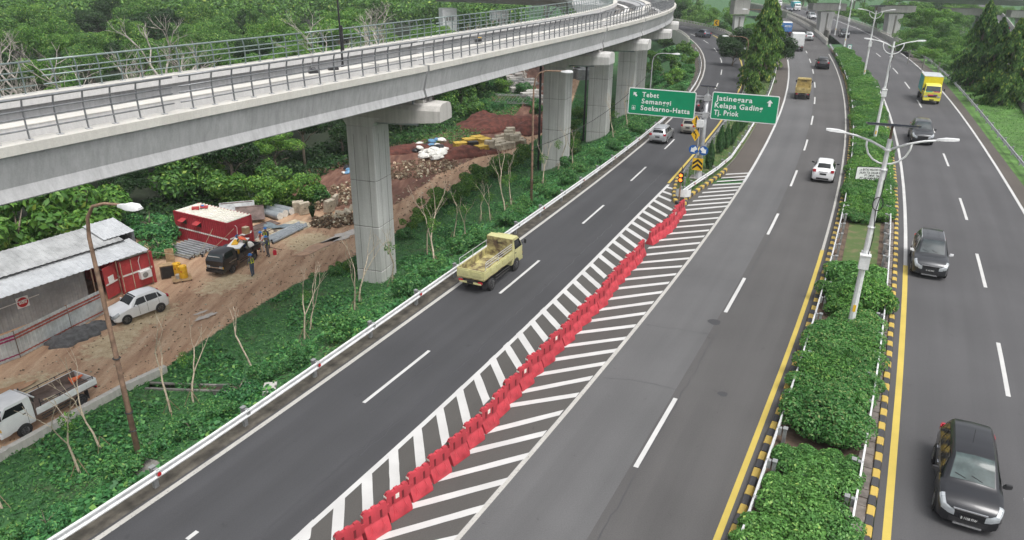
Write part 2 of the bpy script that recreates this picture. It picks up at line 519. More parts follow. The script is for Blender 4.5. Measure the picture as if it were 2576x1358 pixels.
asphalt('asphalt_dark', (.072, .073, .078), .22)
asphalt('asphalt_grey', (.136, .136, .138), .16)
asphalt('asphalt_mid', (.108, .105, .104), .18)
asphalt('asphalt_brown', (.098, .094, .088), .12, .03)
asphalt('asphalt_right', (.105, .104, .108), .18)
asphalt('asphalt_shoulder', (.112, .098, .086), .12, .02)
paint_mat('line_white', (.56, .56, .55), .27, (.13, .13, .13))
paint_mat('line_worn', (.47, .46, .43), .36, (.16, .15, .14))
paint_mat('line_yellow', (.56, .43, .09), .24, (.14, .13, .1))
paint_mat('kerb_yellow', (.52, .37, .08), .3, (.16, .15, .12))
paint_mat('kerb_black', (.055, .055, .06), .25, (.13, .13, .12))
pm('gutter', (.085, .076, .062), .95, var=.5, scale=1.6, world=True, fine=9, bump=.25)
pm('paver', (.17, .15, .135), .9, var=.3, scale=3, world=True, fine=15, bump=.3)
concrete('concrete_girder', (.46, .465, .47), .24)
concrete('concrete_pale', (.66, .655, .64), .1)
concrete('concrete_ledge', (.60, .585, .54), .1)
concrete('concrete_pier', (.62, .615, .60), .24)
concrete('concrete_old', (.26, .25, .23), .4)
concrete('concrete_wall', (.52, .505, .475), .25)
pm('bridge_floor', (.19, .178, .165), .9, var=.25, scale=1.5, world=True, fine=10)
pm('grating', (.40, .41, .43), .6, var=.25, scale=30, world=True)
pm('bearing_dark', (.08, .08, .085), .7)
pm('rail_green', (.27, .33, .32), .45, .5, var=.15, scale=6)
pm('rail_grey', (.26, .27, .28), .45, .6, var=.15, scale=6)
pm('galvanised', (.55, .56, .57), .42, .55, var=.14, scale=3, world=True)
pm('galvanised_white', (.72, .73, .73), .45, .25, var=.1, scale=3, world=True)
pm('galvanised_dark', (.3, .31, .31), .6, .4, var=.2, scale=4)
pm('white_paint', (.76, .77, .77), .45, var=.07, scale=3, fine=9)
pm('lamp_glass', (.62, .66, .68), .2, var=.05)
pm('rust_pole', (.24, .155, .105), .8, var=.35, scale=3.5, fine=20, bump=.2)
pm('grey_pole', (.36, .37, .37), .6, .3, var=.2, scale=2)
pm('black_metal', (.02, .02, .022), .5, var=.2)
pm('solar', (.03, .035, .05), .15, .2, var=.2, scale=8)
pm('sign_green', (.0, .26, .115), .4, var=.06, scale=1.5)
pm('sign_white', (.80, .81, .80), .45, var=.03)
pm('sign_yellow', (.78, .46, .02), .45, var=.06)
pm('sign_blue', (.01, .10, .36), .45, var=.06)
pm('sign_black', (.015, .015, .017), .5, var=.1)
pm('sign_back', (.3, .31, .32), .5, .5)
pm('red_plastic', (.53, .05, .068), .55, var=.16, scale=2.5, fine=6, objvar=.22)
pm('slot_dark', (.16, .012, .018), .8, var=.1)
pm('reflector_red', (.45, .01, .015), .3, var=.05)
pm('reflector_tape', (.80, .78, .70), .4, var=.15, scale=14)
pm('trunk', (.20, .165, .13), .9, var=.3, scale=6, bump=.4, fine=20)
pm('sapling_bark', (.50, .42, .32), .9, var=.25, scale=7, bump=.3)
pm('bare_bark', (.42, .385, .345), .9, var=.35, scale=2.5, world=True, bump=.3)
pm('stake', (.28, .2, .13), .9, var=.25)
pm('tyre', (.028, .028, .029), .85, var=.2)
pm('rim', (.48, .49, .5), .35, .7, var=.1)
pm('glass_dark', (.014, .017, .019), .08, 0, var=.2, scale=2, spec=.3)
pm('glass_grey', (.04, .052, .056), .08, 0, var=.25, scale=2, spec=.45)
pm('glass_front', (.06, .085, .085), .08, 0, var=.3, scale=2.5, spec=.35)
pm('chrome', (.75, .76, .77), .15, .9, var=.06)
pm('trim_black', (.022, .022, .024), .55, var=.15)
pm('headlamp', (.42, .45, .47), .15, .2, var=.1, scale=9, spec=.8)
pm('tail_red', (.42, .015, .03), .2, var=.1, spec=.8)
pm('plate_black', (.015, .015, .017), .5)
for nm, c, mt in (('car_black', (.022, .023, .027), .35), ('car_charcoal', (.05, .053, .058), .5), ('car_white', (.80, .81, .82), 0), ('car_silver', (.48, .5, .51), .55),
                  ('car_champagne', (.43, .41, .35), .5), ('car_navy', (.05, .06, .085), .4), ('car_grey', (.2, .21, .22), .5)):
    pm(nm, c, .28, mt, var=.06, scale=1.6, coat=.6)
pm('truck_yellow', (.55, .53, .26), .55, var=.07, scale=1.5, fine=9)
pm('truck_yellow_dirty', (.11, .075, .045), .8, scale=2.6, edge=(.36, .62), col2=(.48, .43, .19), fine=7)
pm('truck_ochre', (.42, .33, .13), .6, var=.25, scale=2.5, fine=6)
pm('bed_brown', (.17, .125, .105), .85, var=.3, scale=2, fine=9)
pm('box_yellow', (.70, .60, .02), .5, var=.08, scale=2)
pm('truck_lemon', (.72, .68, .10), .4, var=.08, scale=2)
pm('turquoise', (.08, .40, .45), .5, var=.12)
pm('magenta', (.50, .02, .12), .5, var=.12)
pm('teal', (.02, .32, .25), .5, var=.1)
pm('box_white', (.74, .75, .75), .45, var=.07, scale=1.5)
pm('box_grey_top', (.50, .53, .54), .5, var=.12, scale=2, fine=6)
pm('truck_blue', (.05, .17, .42), .5, var=.2, scale=3)
pm('chassis', (.05, .048, .046), .8, var=.25)
pm('container_red', (.36, .028, .042), .55, var=.14, scale=1.4, fine=5)
pm('container_red2', (.45, .05, .055), .5, var=.12, scale=1.4, fine=5)
pm('container_roof', (.60, .585, .50), .7, var=.25, scale=2.2, col2=(.72, .70, .64), fine=6)
pm('stripe_white', (.70, .68, .65), .6, var=.12)
pm('sheet_roof', (.60, .62, .635), .42, .3, var=.1, scale=.9, fine=4)
pm('sheet_roof_old', (.44, .45, .45), .55, .25, var=.2, scale=.9, fine=5)
pm('sheet_wall', (.30, .32, .335), .55, .2, var=.18, scale=.8, fine=5)
pm('fence_white', (.55, .58, .58), .6, var=.16, scale=1.3, fine=5)
pm('fence_red', (.35, .085, .06), .7, var=.3, scale=2.5)
pm('fence_maroon', (.30, .02, .10), .7, var=.2, scale=2.5)
pm('pipe_grey', (.30, .33, .355), .45, .1, var=.12, scale=2)
pm('pipe_steel', (.45, .47, .49), .4, .5, var=.2, scale=3)
pm('drum_yellow', (.70, .40, .02), .45, var=.12)
pm('wood_ply', (.42, .29, .16), .8, var=.25, scale=4, fine=12)
pm('wood_dark', (.11, .075, .055), .85, var=.3, scale=4)
pm('wood_pale', (.52, .45, .33), .85, var=.25, scale=3, fine=9)
pm('plate_rust', (.14, .10, .088), .75, var=.35, scale=2, fine=6)
pm('plate_steel', (.35, .36, .365), .6, .3, var=.25, scale=1.5, fine=6)
pm('tarp_grey', (.17, .21, .235), .6, var=.25, scale=3)
pm('tarp_blue', (.04, .07, .2), .6, var=.25, scale=3)
pm('sack_white', (.68, .67, .63), .8, var=.15, scale=4)
pm('bag_black', (.02, .02, .023), .4, var=.3)
pm('bag_blue', (.12, .26, .42), .5, var=.25)
pm('block_stone', (.46, .41, .32), .9, var=.22, scale=2.5, fine=10, bump=.3)
leaf_mat('rubble', (.16, .10, .07), (.36, .27, .20), (.66, .60, .50), 0.0, .95)
pm('sand_grey', (.10, .10, .102), .95, var=.35, scale=3, world=True, fine=14, bump=.4)
pm('earth_red', (.105, .034, .024), .95, var=.45, scale=1.6, world=True, fine=8, bump=.8)
pm('form_yellow', (.56, .38, .06), .7, var=.3, scale=2, fine=6)
pm('skin', (.26, .15, .10), .6, var=.06)
pm('helmet_blue', (.03, .17, .50), .35, var=.05)
pm('vest_lime', (.65, .75, .04), .6, var=.08)
pm('vest_orange', (.75, .13, .05), .6, var=.08)
pm('vest_dark', (.05, .06, .08), .8, var=.15)
pm('shirt_white', (.58, .57, .56), .8, var=.1)
pm('shirt_navy', (.06, .08, .13), .8, var=.15)
pm('shirt_green', (.06, .10, .085), .8, var=.15)
pm('trousers_grey', (.13, .135, .14), .85, var=.15)
pm('trousers_olive', (.12, .12, .085), .85, var=.15)
pm('trousers_blue', (.07, .10, .15), .85, var=.15)
pm('boot', (.06, .05, .045), .8)
pm('red_can', (.60, .02, .05), .45, var=.08)
pm('cone_orange', (.75, .16, .05), .5, var=.08)
pm('rope', (.45, .43, .30), .8, var=.1)
pm('puddle_grey', (.50, .45, .39), .12, 0, var=.12, scale=2, world=True, spec=.6)
pm('puddle_brown', (.42, .235, .12), .18, 0, var=.2, scale=1.5, world=True, spec=.5)
pm('wire', (.03, .03, .03), .6)
pm('fence_mesh', (.2, .23, .22), .6, .3)
leaf_mat('stone_small', (.25, .18, .13), (.40, .31, .24), (.62, .58, .5), 0.0, .95)
pm('red_flower', (.55, .06, .03), .7)
leaf_mat('leaf_forest', (0.066, 0.168, 0.046), (0.140, 0.301, 0.067), (0.225, 0.401, 0.091))
leaf_mat('leaf_dark', (0.018, 0.053, 0.019), (0.036, 0.096, 0.028), (0.056, 0.119, 0.034))  # dark green, lowered further to paint in the shade under the viaduct
leaf_mat('leaf_bright', (0.082, 0.206, 0.043), (0.156, 0.331, 0.064), (0.239, 0.412, 0.090))
leaf_mat('leaf_hedge', (0.072, 0.202, 0.043), (0.134, 0.336, 0.073), (0.233, 0.422, 0.114))
leaf_mat('leaf_hedge2', (0.067, 0.209, 0.055), (0.120, 0.311, 0.083), (0.239, 0.340, 0.139))
leaf_mat('leaf_hedge3', (0.071, 0.199, 0.048), (0.132, 0.329, 0.089), (0.207, 0.434, 0.139))
leaf_mat('leaf_weeping', (0.054, 0.134, 0.044), (0.111, 0.243, 0.073), (0.246, 0.371, 0.111))
leaf_mat('leaf_weeping_bright', (0.076, 0.172, 0.044), (0.164, 0.315, 0.076), (0.348, 0.487, 0.131))  # lighter, yellower leaf green for the island mast trees
leaf_mat('leaf_conifer', (0.030, 0.102, 0.030), (0.065, 0.178, 0.053), (0.108, 0.252, 0.065))
leaf_mat('leaf_cover', (0.048, 0.174, 0.067), (0.090, 0.295, 0.108), (0.163, 0.393, 0.127))
leaf_mat('leaf_cover2', (0.050, 0.169, 0.058), (0.105, 0.288, 0.086), (0.180, 0.358, 0.120))
leaf_mat('leaf_dry', (0.145, 0.123, 0.065), (0.217, 0.181, 0.102), (0.131, 0.174, 0.058))
pm('core_green', (.016, .040, .012), .9, var=.3)  # dark green for the light-blocking solid inside the shrubs
leaf_mat('vine', (0.023, 0.065, 0.019), (0.048, 0.114, 0.033), (0.081, 0.163, 0.048))


def emit(name, col, st):
    m, nt, b, out = _nodes(name)
    b.inputs['Base Color'].default_value = (*col, 1)
    b.inputs['Emission Color'].default_value = (*col, 1)
    b.inputs['Emission Strength'].default_value = st
    return m


emit('amber_lit', (1.0, .20, .02), 2.2)


def terrain_mat():
    m, nt, b, out = _nodes('terrain')
    at_ = nt.nodes.new('ShaderNodeVertexColor')
    at_.layer_name = 'zone'
    sep = nt.nodes.new('ShaderNodeSeparateColor')
    nt.links.new(at_.outputs[0], sep.inputs[0])
    v = _coord(nt, True)
    vt = _coord(nt, True, (1.0, .16, 1), (0, 0, math.radians(26)))
    n1 = _noise(nt, v, .45, 6, .6)
    n2 = _noise(nt, v, 2.6, 6, .65)
    n3 = _noise(nt, vt, 1.6, 6, .6)
    n4 = _noise(nt, v, 13, 3, .6)
    grass = _ramp(nt, n2, [(.3, (.022, .075, .024)), (.5, (.04, .13, .04)), (.72, (.065, .175, .05))])
    grass = _mix(nt, _ramp(nt, n1, [(.55, (0, 0, 0)), (.75, (1, 1, 1))]), grass, (.085, .075, .04))
    dirt = _ramp(nt, n3, [(.28, (.25, .14, .082)), (.42, (.42, .262, .165)), (.6, (.53, .36, .235)), (.78, (.60, .46, .33))])
    cream = _ramp(nt, n2, [(.3, (.42, .31, .19)), (.55, (.56, .45, .29)), (.75, (.62, .53, .37))])
    red = _ramp(nt, n3, [(.3, (.085, .034, .023)), (.5, (.15, .07, .047)), (.7, (.26, .145, .10))])
    forest = _ramp(nt, n2, [(.3, (.010, .018, .008)), (.6, (.022, .034, .014)), (.75, (.05, .042, .026))])  # wood floor colour kept near black, standing in for shade under the trees

    def mask(ch):
        ad = nt.nodes.new('ShaderNodeMath')
        ad.operation = 'ADD'
        nt.links.new(sep.outputs[ch], ad.inputs[0])
        mu = nt.nodes.new('ShaderNodeMath')
        mu.operation = 'MULTIPLY_ADD'
        nt.links.new(n2, mu.inputs[0])
        mu.inputs[1].default_value = .8
        mu.inputs[2].default_value = -.4
        nt.links.new(mu.outputs[0], ad.inputs[1])
        return _ramp(nt, ad.outputs[0], [(.42, (0, 0, 0)), (.58, (1, 1, 1))])
    c = _mix(nt, mask(0), grass, dirt)
    c = _mix(nt, mask(1), c, cream)
    c = _mix(nt, mask(2), c, red)
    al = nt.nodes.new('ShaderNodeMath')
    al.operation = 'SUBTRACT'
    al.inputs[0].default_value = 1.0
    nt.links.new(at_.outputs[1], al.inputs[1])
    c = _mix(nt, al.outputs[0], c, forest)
    c = _mix(nt, 1.0, c, _ramp(nt, n4, [(.25, (.72, .72, .72)), (.7, (1.05, 1.05, 1.05))]), 'MULTIPLY')
    nt.links.new(c, b.inputs['Base Color'])
    b.inputs['Roughness'].default_value = .92
    _bump(nt, b, n3, .55, .12)
    return m


terrain_mat()
pm('lawn', (.055, .13, .03), .9, var=.35, scale=1.4, world=True, fine=18, bump=.4)
pm('lawn_bright', (.085, .185, .04), .9, var=.35, scale=.6, world=True, fine=16, bump=.4)
pm('lawn_patchy', (.075, .12, .032), .9, col2=(.19, .15, .085), edge=(.5, .75), scale=1.2, world=True, fine=16, bump=.4)
pm('soil', (.10, .068, .048), .95, var=.35, scale=2, world=True, fine=10, bump=.4)

# ------------------------------------------------------------------ terrain
GE = [(6, -32.0), (16, -27.0), (22, -25.2), (27.9, -23.7), (30.6, -22.5), (33.6, -21.0), (35.5, -19.8), (38.7, -18.8), (42.5, -17.7), (47.9, -15.5), (50.6, -13.7), (59.5, -9.6), (63.8, -8.4),
      (77.5, -4.8), (88.7, .9), (111.8, 8.3), (148.7, 13.2), (200, 14)]
FE = [(6, -48), (39, -44), (53.0, -40.0), (56.9, -31.5), (62, -27.5), (66, -24.5), (70, -22.5), (78.5, -20.5), (90.0, -14.4), (105.1, -7.0), (124.8, -4.6), (159.1, -1), (200, 2)]


def _lk(t, y):
    return float(np.interp(y, [p[0] for p in t], [p[1] for p in t]))


def hz(x, y):
    """terrain height"""
    yr = min(max(y, 8), 195)
    xr = cx('ramp_rail', yr) if yr < 172 else 38.2 - (yr - 172) * .05
    xs = _lk(GE, y)
    if x < xr:
        t = min(1.0, max(0.0, (xr - .9 - x) / max(3.0, (xr - xs) * .66)))
        z = -.08 + (SITE_Z + .08) * (t * t * (3 - 2 * t))
        if y > 165:
            z += (SITE_Z - z) * min(1, (y - 165) / 12.0)
    else:
        z = -.08
        if y > 168:
            z = -.08 + (SITE_Z * .8) * min(1, (y - 168) / 20.0)
    xf = _lk(FE, y)
    if x < xf:
        z += min(2.5, (xf - x) * .03)
    xrr = cx('right_rail', min(max(y, 8), 165)) + .8
    if x > xrr and y < 172:
        d = x - xrr
        z = -.08 - min(2.2, max(0, d - 11) * .16)
    return z


def terrain():
    ys = np.concatenate([np.arange(4, 62, .5), np.arange(62, 130, 1.0), np.arange(130, 210, 2.5), np.array([215, 225, 240, 260, 290, 330, 400, 520, 700, 1000, 1600, 2600])])
    us = np.concatenate([np.array([-2500, -1400, -700, -400, -260, -180, -140, -110, -90, -75]), np.arange(-65, -34, 1.5), np.arange(-34, 0.01, .5), np.array([1.2, 3, 6, 9, 12, 16, 20, 24, 27, 29, 31, 33, 35, 38, 42, 47, 55, 70, 95, 130, 180, 260, 400, 700, 1300, 2500])])
    V, Fc, C = [], [], []
    nu = len(us)
    for y in ys:
        yr = min(max(y, 8), 170)
        xr = cx('ramp_rail', yr) - .4
        for u in us:
            x = xr + u
            z = hz(x, y)
            xs, xf = _lk(GE, y), _lk(FE, y)
            dirt = cream = red = 0.0
            fade = 1.0
            if xf - 2 < x < xs + 1.0 and 20 < y < 175:
                dirt = min(1, max(0, (xs + .4 - x) / 1.0)) * min(1, max(0, (x - xf + 2) / 2.5))
                m = (x - xf) / max(.1, xs - xf)
                if y < 62:
                    # pale sandy ground near the sheds, broken up by the wheel tracks
                    w = xs - x
                    band = max(0, 1 - abs((w - 5.6) / 3.2)) if y < 50 else 0
                    nz = .5 + .5 * math.sin(x * .9 + y * .37 + 1.7 * math.sin(y * .31)) * math.sin(y * .53 - x * .41)
                    cream = band * (.35 + .75 * nz)
                    cream = max(cream, max(0, 1 - math.hypot((x + 17.0) / 3.6, (y - 56.5) / 4.2)) * (.7 + .7 * nz))
                if y > 60:
                    red = min(1, (y - 60) / 10) * max(0, min(1, (xs - 2.6 - x) / 1.6))
                z += dirt * (.03 if y < 62 else .07) * math.sin((x * .87 - y * .49) * 4.0)
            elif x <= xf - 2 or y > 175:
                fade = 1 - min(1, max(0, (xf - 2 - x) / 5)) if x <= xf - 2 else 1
            V.append((x, y, z))
            C.append((dirt, cream, red, fade))
    for j in range(len(ys) - 1):
        for i in range(nu - 1):
            a = j * nu + i
            Fc.append((a, a + 1, a + nu + 1, a + nu))
    me = bpy.data.meshes.new('ground')
    me.from_pydata(V, [], Fc)
    ca = me.color_attributes.new('zone', 'FLOAT_COLOR', 'POINT')
    ca.data.foreach_set('color', np.array(C, dtype=np.float32).ravel())
    me.materials.append(MAT['terrain'])
    me.polygons.foreach_set('use_smooth', [True] * len(me.polygons))
    me.update()
    o = link('ground', me)
    o['kind'] = 'structure'
    return o


terrain()

# ------------------------------------------------------------------ carriageways
YB, YE = 7.0, 205.0


def road(name, kL, oL, kR, oR, y0, y1, mat, z=0.0, step=2.5):
    A, B = curve(kL, y0, y1, step, oL, z), curve(kR, y0, y1, step, oR, z)
    o = struct(name, strip_mb(A, B), mat)
    uv = o.data.uv_layers.new(name='UVMap')
    L, al = [0.0], 0.0
    for a, b in zip(A, A[1:]):
        al += (b - a).length
        L.append(al)
    n = len(A)
    for lp in o.data.loops:
        i = lp.vertex_index
        k = i % n
        uv.data[lp.index].uv = (0.0 if i < n else (B[k] - A[k]).length, L[k])
    return o


ramp = road('ramp_road', 'ramp_edgeL', -.1, 'hatchL', .05, YB, 56, 'asphalt_dark')
ramp2 = road('ramp_road', 'ramp_edgeL', -.1, 'ramp_edgeR', .9, 54.5, 188, 'asphalt_dark', -.003)
gut = road('drain_gutter', 'ramp_rail', -.95, 'ramp_edgeL', -.1, YB, 165, 'gutter', -.012)
gore = road('gore_pavement', 'hatchL', .05, 'hatchR', -.05, YB, 56, 'asphalt_brown')
main1 = road('main_road', 'hatchR', -.05, 'main_dash', -.18, YB, 250, 'asphalt_grey')
main2 = road('main_road', 'main_dash', -.18, 'kerbL', -.1, YB, 150, 'asphalt_mid')
main3 = road('main_road', 'main_dash', -.18, 'main_yel', 1.0, 150, 250, 'asphalt_mid')
mainsh = road('road_shoulder', 'hatchR', -1.9, 'hatchR', -.05, 57.2, 160, 'asphalt_shoulder')
right1 = road('opposite_road', 'kerbR', .1, 'right_edge', .1, YB, 145, 'asphalt_right')
right2 = road('opposite_road', 'right_yel', -1.0, 'right_edge', 1.2, 145, 330, 'asphalt_right')
rightsh = road('road_shoulder', 'right_edge', .1, 'right_rail', -.7, YB, 160, 'asphalt_shoulder')
ZM = .004


def line(parent, k, y0, y1, off, w, mat, name='edge_line', z=ZM, step=2.0):
    return strip_mb(curve(k, y0, y1, step, off - w / 2, z), curve(k, y0, y1, step, off + w / 2, z)).build(name, mat, parent)


line(ramp, 'ramp_edgeL', YB, 56, .1, .2, 'line_worn')
line(ramp2, 'ramp_edgeL', 56, 186, .1, .2, 'line_worn')
line(ramp2, 'ramp_edgeR', 56, 186, 0, .2, 'line_yellow')
for i in range(0, len(PD), 2):
    line(ramp if PD[i] < 55 else ramp2, 'ramp_dash', PD[i], PD[i + 1], 0, .15, 'line_white', 'lane_dash', step=1.2)
line(gore, 'hatchL', YB, 55.6, .1, .2, 'line_white')
line(main1, 'hatchR', YB, 56.5, 0.06, .17, 'line_worn', step=1.0)
line(main1, 'hatchR', 56.5, 240, 0.06, .2, 'line_white')
MD = [12.2, 16.6] + MD
for i in range(0, len(MD), 2):
    line(main1, 'main_dash', MD[i], MD[i + 1], 0, .17, 'line_white', 'lane_dash', z=ZM * 1.6, step=1.2)
line(main2, 'main_yel', YB, 41.6, 0, .2, 'line_yellow')
line(main2, 'main_yel', 41.6, 148, 0, .15, 'line_worn')
for i in range(0, len(RD), 2):
    line(right1 if RD[i] < 144 else right2, 'right_dash', RD[i], RD[i + 1], 0, .17, 'line_white', 'lane_dash', step=1.2)
line(right1, 'right_dash', 14.5, 19.2, 0, .17, 'line_white', 'lane_dash', step=1.2)
line(right1, 'right_yel', YB, 39.3, 0, .24, 'line_yellow')
line(right1, 'right_yel', 39.3, 118, 0, .2, 'line_white')
line(right1, 'right_edge', 20, 144, 0, .2, 'line_white')
line(right2, 'right_edge', 145, 320, 0, .2, 'line_white')


def stripe(seg, w0, w1):
    a, b = Vector((seg[0], seg[1], ZM * 1.5)), Vector((seg[2], seg[3], ZM * 1.5))
    d = (b - a).normalized()
    # ends cut parallel to the road, as painted
    t = Vector((.45, .893, 0))
    mb = MB()
    k = abs(d.x * t.y - d.y * t.x)
    h = w0 / 2 / max(k, .3)
    pa, pb = [], []
    n = 6
    for i in range(n + 1):
        p = a.lerp(b, i / n)
        j = 1 + .10 * (rnd.random() - .5)
        pa.append(p + t * h * j)
        pb.append(p - t * h * j)
    strip_mb(pa, pb, 0, mb)
    mb.build('hatch_stripe', 'line_white', gore)


for s_ in SR:
    stripe(s_, .27, .27)
for s_ in SL:
    stripe(s_, .34, .34)
# tar patches and stains on the carriageways
for (px, py, r, q) in ((1797, 810, .30, .2), (1818, 991, .2, .12), (1443, 640, .42, .16), (1270, 757, .14, .1)):
    p = at(px, py)
    mb = MB()
    mb.poly([(p.x + r * math.cos(a) * (1 + .15 * math.sin(3 * a)), p.y + q * 1.6 * math.sin(a), .0035) for a in [k * math.pi / 8 for k in range(16)]])
    mb.build('tar_patch', 'asphalt_dark', main1)


# wandering cracks sealed with tar
def crack(parent, pts, w=.022, j=.05):
    P = resample(pts, .35)
    P = [p + Vector((rnd.uniform(-j, j), rnd.uniform(-j, j), 0)) for p in P]
    A, B = [], []
    for i, p in enumerate(P):
        d = (P[min(i + 1, len(P) - 1)] - P[max(i - 1, 0)]).normalized()
        n = Vector((-d.y, d.x, 0)) * w * rnd.uniform(.3, 1)
        A.append(Vector((p.x + n.x, p.y + n.y, .0032)))
        B.append(Vector((p.x - n.x, p.y - n.y, .0032)))
    strip_mb(A, B).build('sealed_crack', 'kerb_black', parent)


for a, b, off in ((15, 24, 1.75), (22, 31, 1.95), (30, 47, 1.8), (24, 28, .7), (49, 60, 1.7)):
    crack(ramp, curve('ramp_dash', a, b, .8, off), .03, .07)
for a, b, off in ((17, 31, .12), (33, 52, .15)):
    crack(main1, curve('main_dash', a, b, .8, off), .02, .05)
for y in (26.5, 31.4, 37.5, 43.0, 47.5, 55.5):
    a, b = Vector((cx('hatchR', y) + .4, y, 0)), Vector((cx('main_dash', y - .8), y - .8 + rnd.uniform(-.4, .4), 0))
    crack(main1, [a, a.lerp(b, .5) + Vector((0, rnd.uniform(-.3, .3), 0)), b], .018, .05)
for y in (40.0, 66.0, 84.0, 108.0):
    crack(right1, [Vector((cx('right_yel', y) + .3, y, 0)), Vector((cx('right_edge', y - 1.5), y - 1.5, 0))], .03, .04)
def kerb(name, pts, stone, h, w, first=0, label=None):
    root = bpy.data.objects.new(name, None)
    COL.objects.link(root)
    root['kind'] = 'structure'
    P = resample(pts, stone)
    base = {}
    for mname in ('kerb_yellow', 'kerb_black'):
        mb = MB()
        e = .02
        prof = [(-w / 2, 0), (w / 2, 0), (w / 2, h - .05), (w / 2 - .05, h), (-w / 2 + .02, h), (-w / 2, h - .02)]
        rings = []
        for yy, k in ((-stone / 2 + .012, .96), (-stone / 2 + .03, 1), (stone / 2 - .03, 1), (stone / 2 - .012, .96)):
            rings.append([(px * k, yy, pz * (k if pz > .1 else 1)) for px, pz in prof])
        mb.loft(rings)
        base[mname] = mb.mesh('kerb_stone', mname)
    for i in range(len(P) - 1):
        a, b = P[i], P[i + 1]
        m = (a + b) / 2
        d = b - a
        o = link('kerb_stone', base[('kerb_yellow', 'kerb_black')[(i + first) % 2]], root)
        o.location = (m.x + rnd.uniform(-.012, .012), m.y, m.z - .02 + rnd.uniform(-.008, .008))
        o.rotation_euler = (rnd.uniform(-.015, .015), rnd.uniform(-.02, .02), math.atan2(-d.x, d.y) + rnd.uniform(-.02, .02))
    return root


kerb('kerb', curve('kerbL', 9, 128, .5, 0), .52, .24, .24)
kerb('kerb', curve('kerbR', 9, 110, .5, -.05), .52, .24, .24)
# median bed
med = struct('median_bed', strip_mb(curve('kerbL', YB, 158, 1.5, .1, .13), curve('kerbR', YB, 158, 1.5, -.15, .13)), 'soil')
lawn = MB()
strip_mb(curve('kerbL', 37.5, 47, .8, .75, .15), curve('kerbR', 37.5, 47, .8, -1.0, .15), 0, lawn)
struct('median_lawn', lawn, 'lawn_patchy')
# concrete slabs between right kerb and right guardrail of the median
slabs = bpy.data.objects.new('slab_strip', None)
COL.objects.link(slabs)
slabs['kind'] = 'structure'
sp = resample(curve('kerbR', 10, 47, .4, -.42), .43)
smb = MB()
smb.box(0, 0, .085, .46, .405, .17)
sme = smb.mesh('slab', 'paver')
for a, b in zip(sp, sp[1:]):
    o = link('slab', sme, slabs)
    d = b - a
    o.location = (a.x + rnd.uniform(-.02, .02), a.y, rnd.uniform(-.03, .012))
    o.rotation_euler = (rnd.uniform(-.03, .03), rnd.uniform(-.04, .04), math.atan2(-d.x, d.y) + rnd.uniform(-.05, .05))

# ------------------------------------------------------------------ gore island
nose = at(1672, 510)
GL = [at(1672, 508), at(1683, 470), at(1700, 440), at(1730, 400), at(1775, 335)]
GR = [at(1704, 512), at(1745, 478), at(1795, 430), at(1826, 400), at(1862, 335)]
gl = resample(GL, .5)
isl = MB()
yl = [52.5, 54, 56, 58, 60, 64, 70, 80, 90, 100, 110, 120, 130, 140, 150]


def gxl(y):
    return cx('ramp_edgeR', max(y, 57)) + .55 if y > 57 else float(np.interp(y, [51, 53, 57], [11.9, 12.2, cx('ramp_edgeR', 57) + .55]))


def gxr(y):
    return cx('hatchR', y) - 1.95 if y > 62 else float(np.interp(y, [51, 53, 58, 62], [12.2, 13.4, 16.6, cx('hatchR', 62) - 1.95]))


isl_L = [Vector((gxl(y), y, .14)) for y in yl]
isl_R = [Vector((gxr(y), y, .14)) for y in yl]
struct('gore_lawn', strip_mb(isl_L, isl_R), 'lawn_patchy')
struct('gore_skirt', strip_mb([p - Vector((0, 0, .16)) for p in isl_L], isl_L, 0, strip_mb(isl_R, [p - Vector((0, 0, .16)) for p in isl_R])), 'concrete_old')
kl = [Vector((gxl(y) - .12, y, 0)) for y in (58, 57, 56, 55, 54, 53, 52)] + [Vector((11.75, 51.0, 0)), Vector((12.0, 50.3, 0)), Vector((12.5, 50.5, 0))] + \
     [Vector((gxr(y) + .15, y, 0)) for y in (51.3, 52, 53, 54, 55, 56, 57, 58, 59, 60)]
kerb('kerb', kl, .5, .24, .26)
# right verge
struct('verge_lawn', strip_mb(curve('right_rail', YB, 168, 2, -.7, -.03), curve('right_rail', YB, 168, 2, 11.0, -.03)), 'lawn_bright')

# ------------------------------------------------------------------ guardrails
WPROF = [(0, -.155), (.05, -.13), (.055, -.085), (0, -.045), (0, .045), (.055, .085), (.05, .13), (0, .155)]


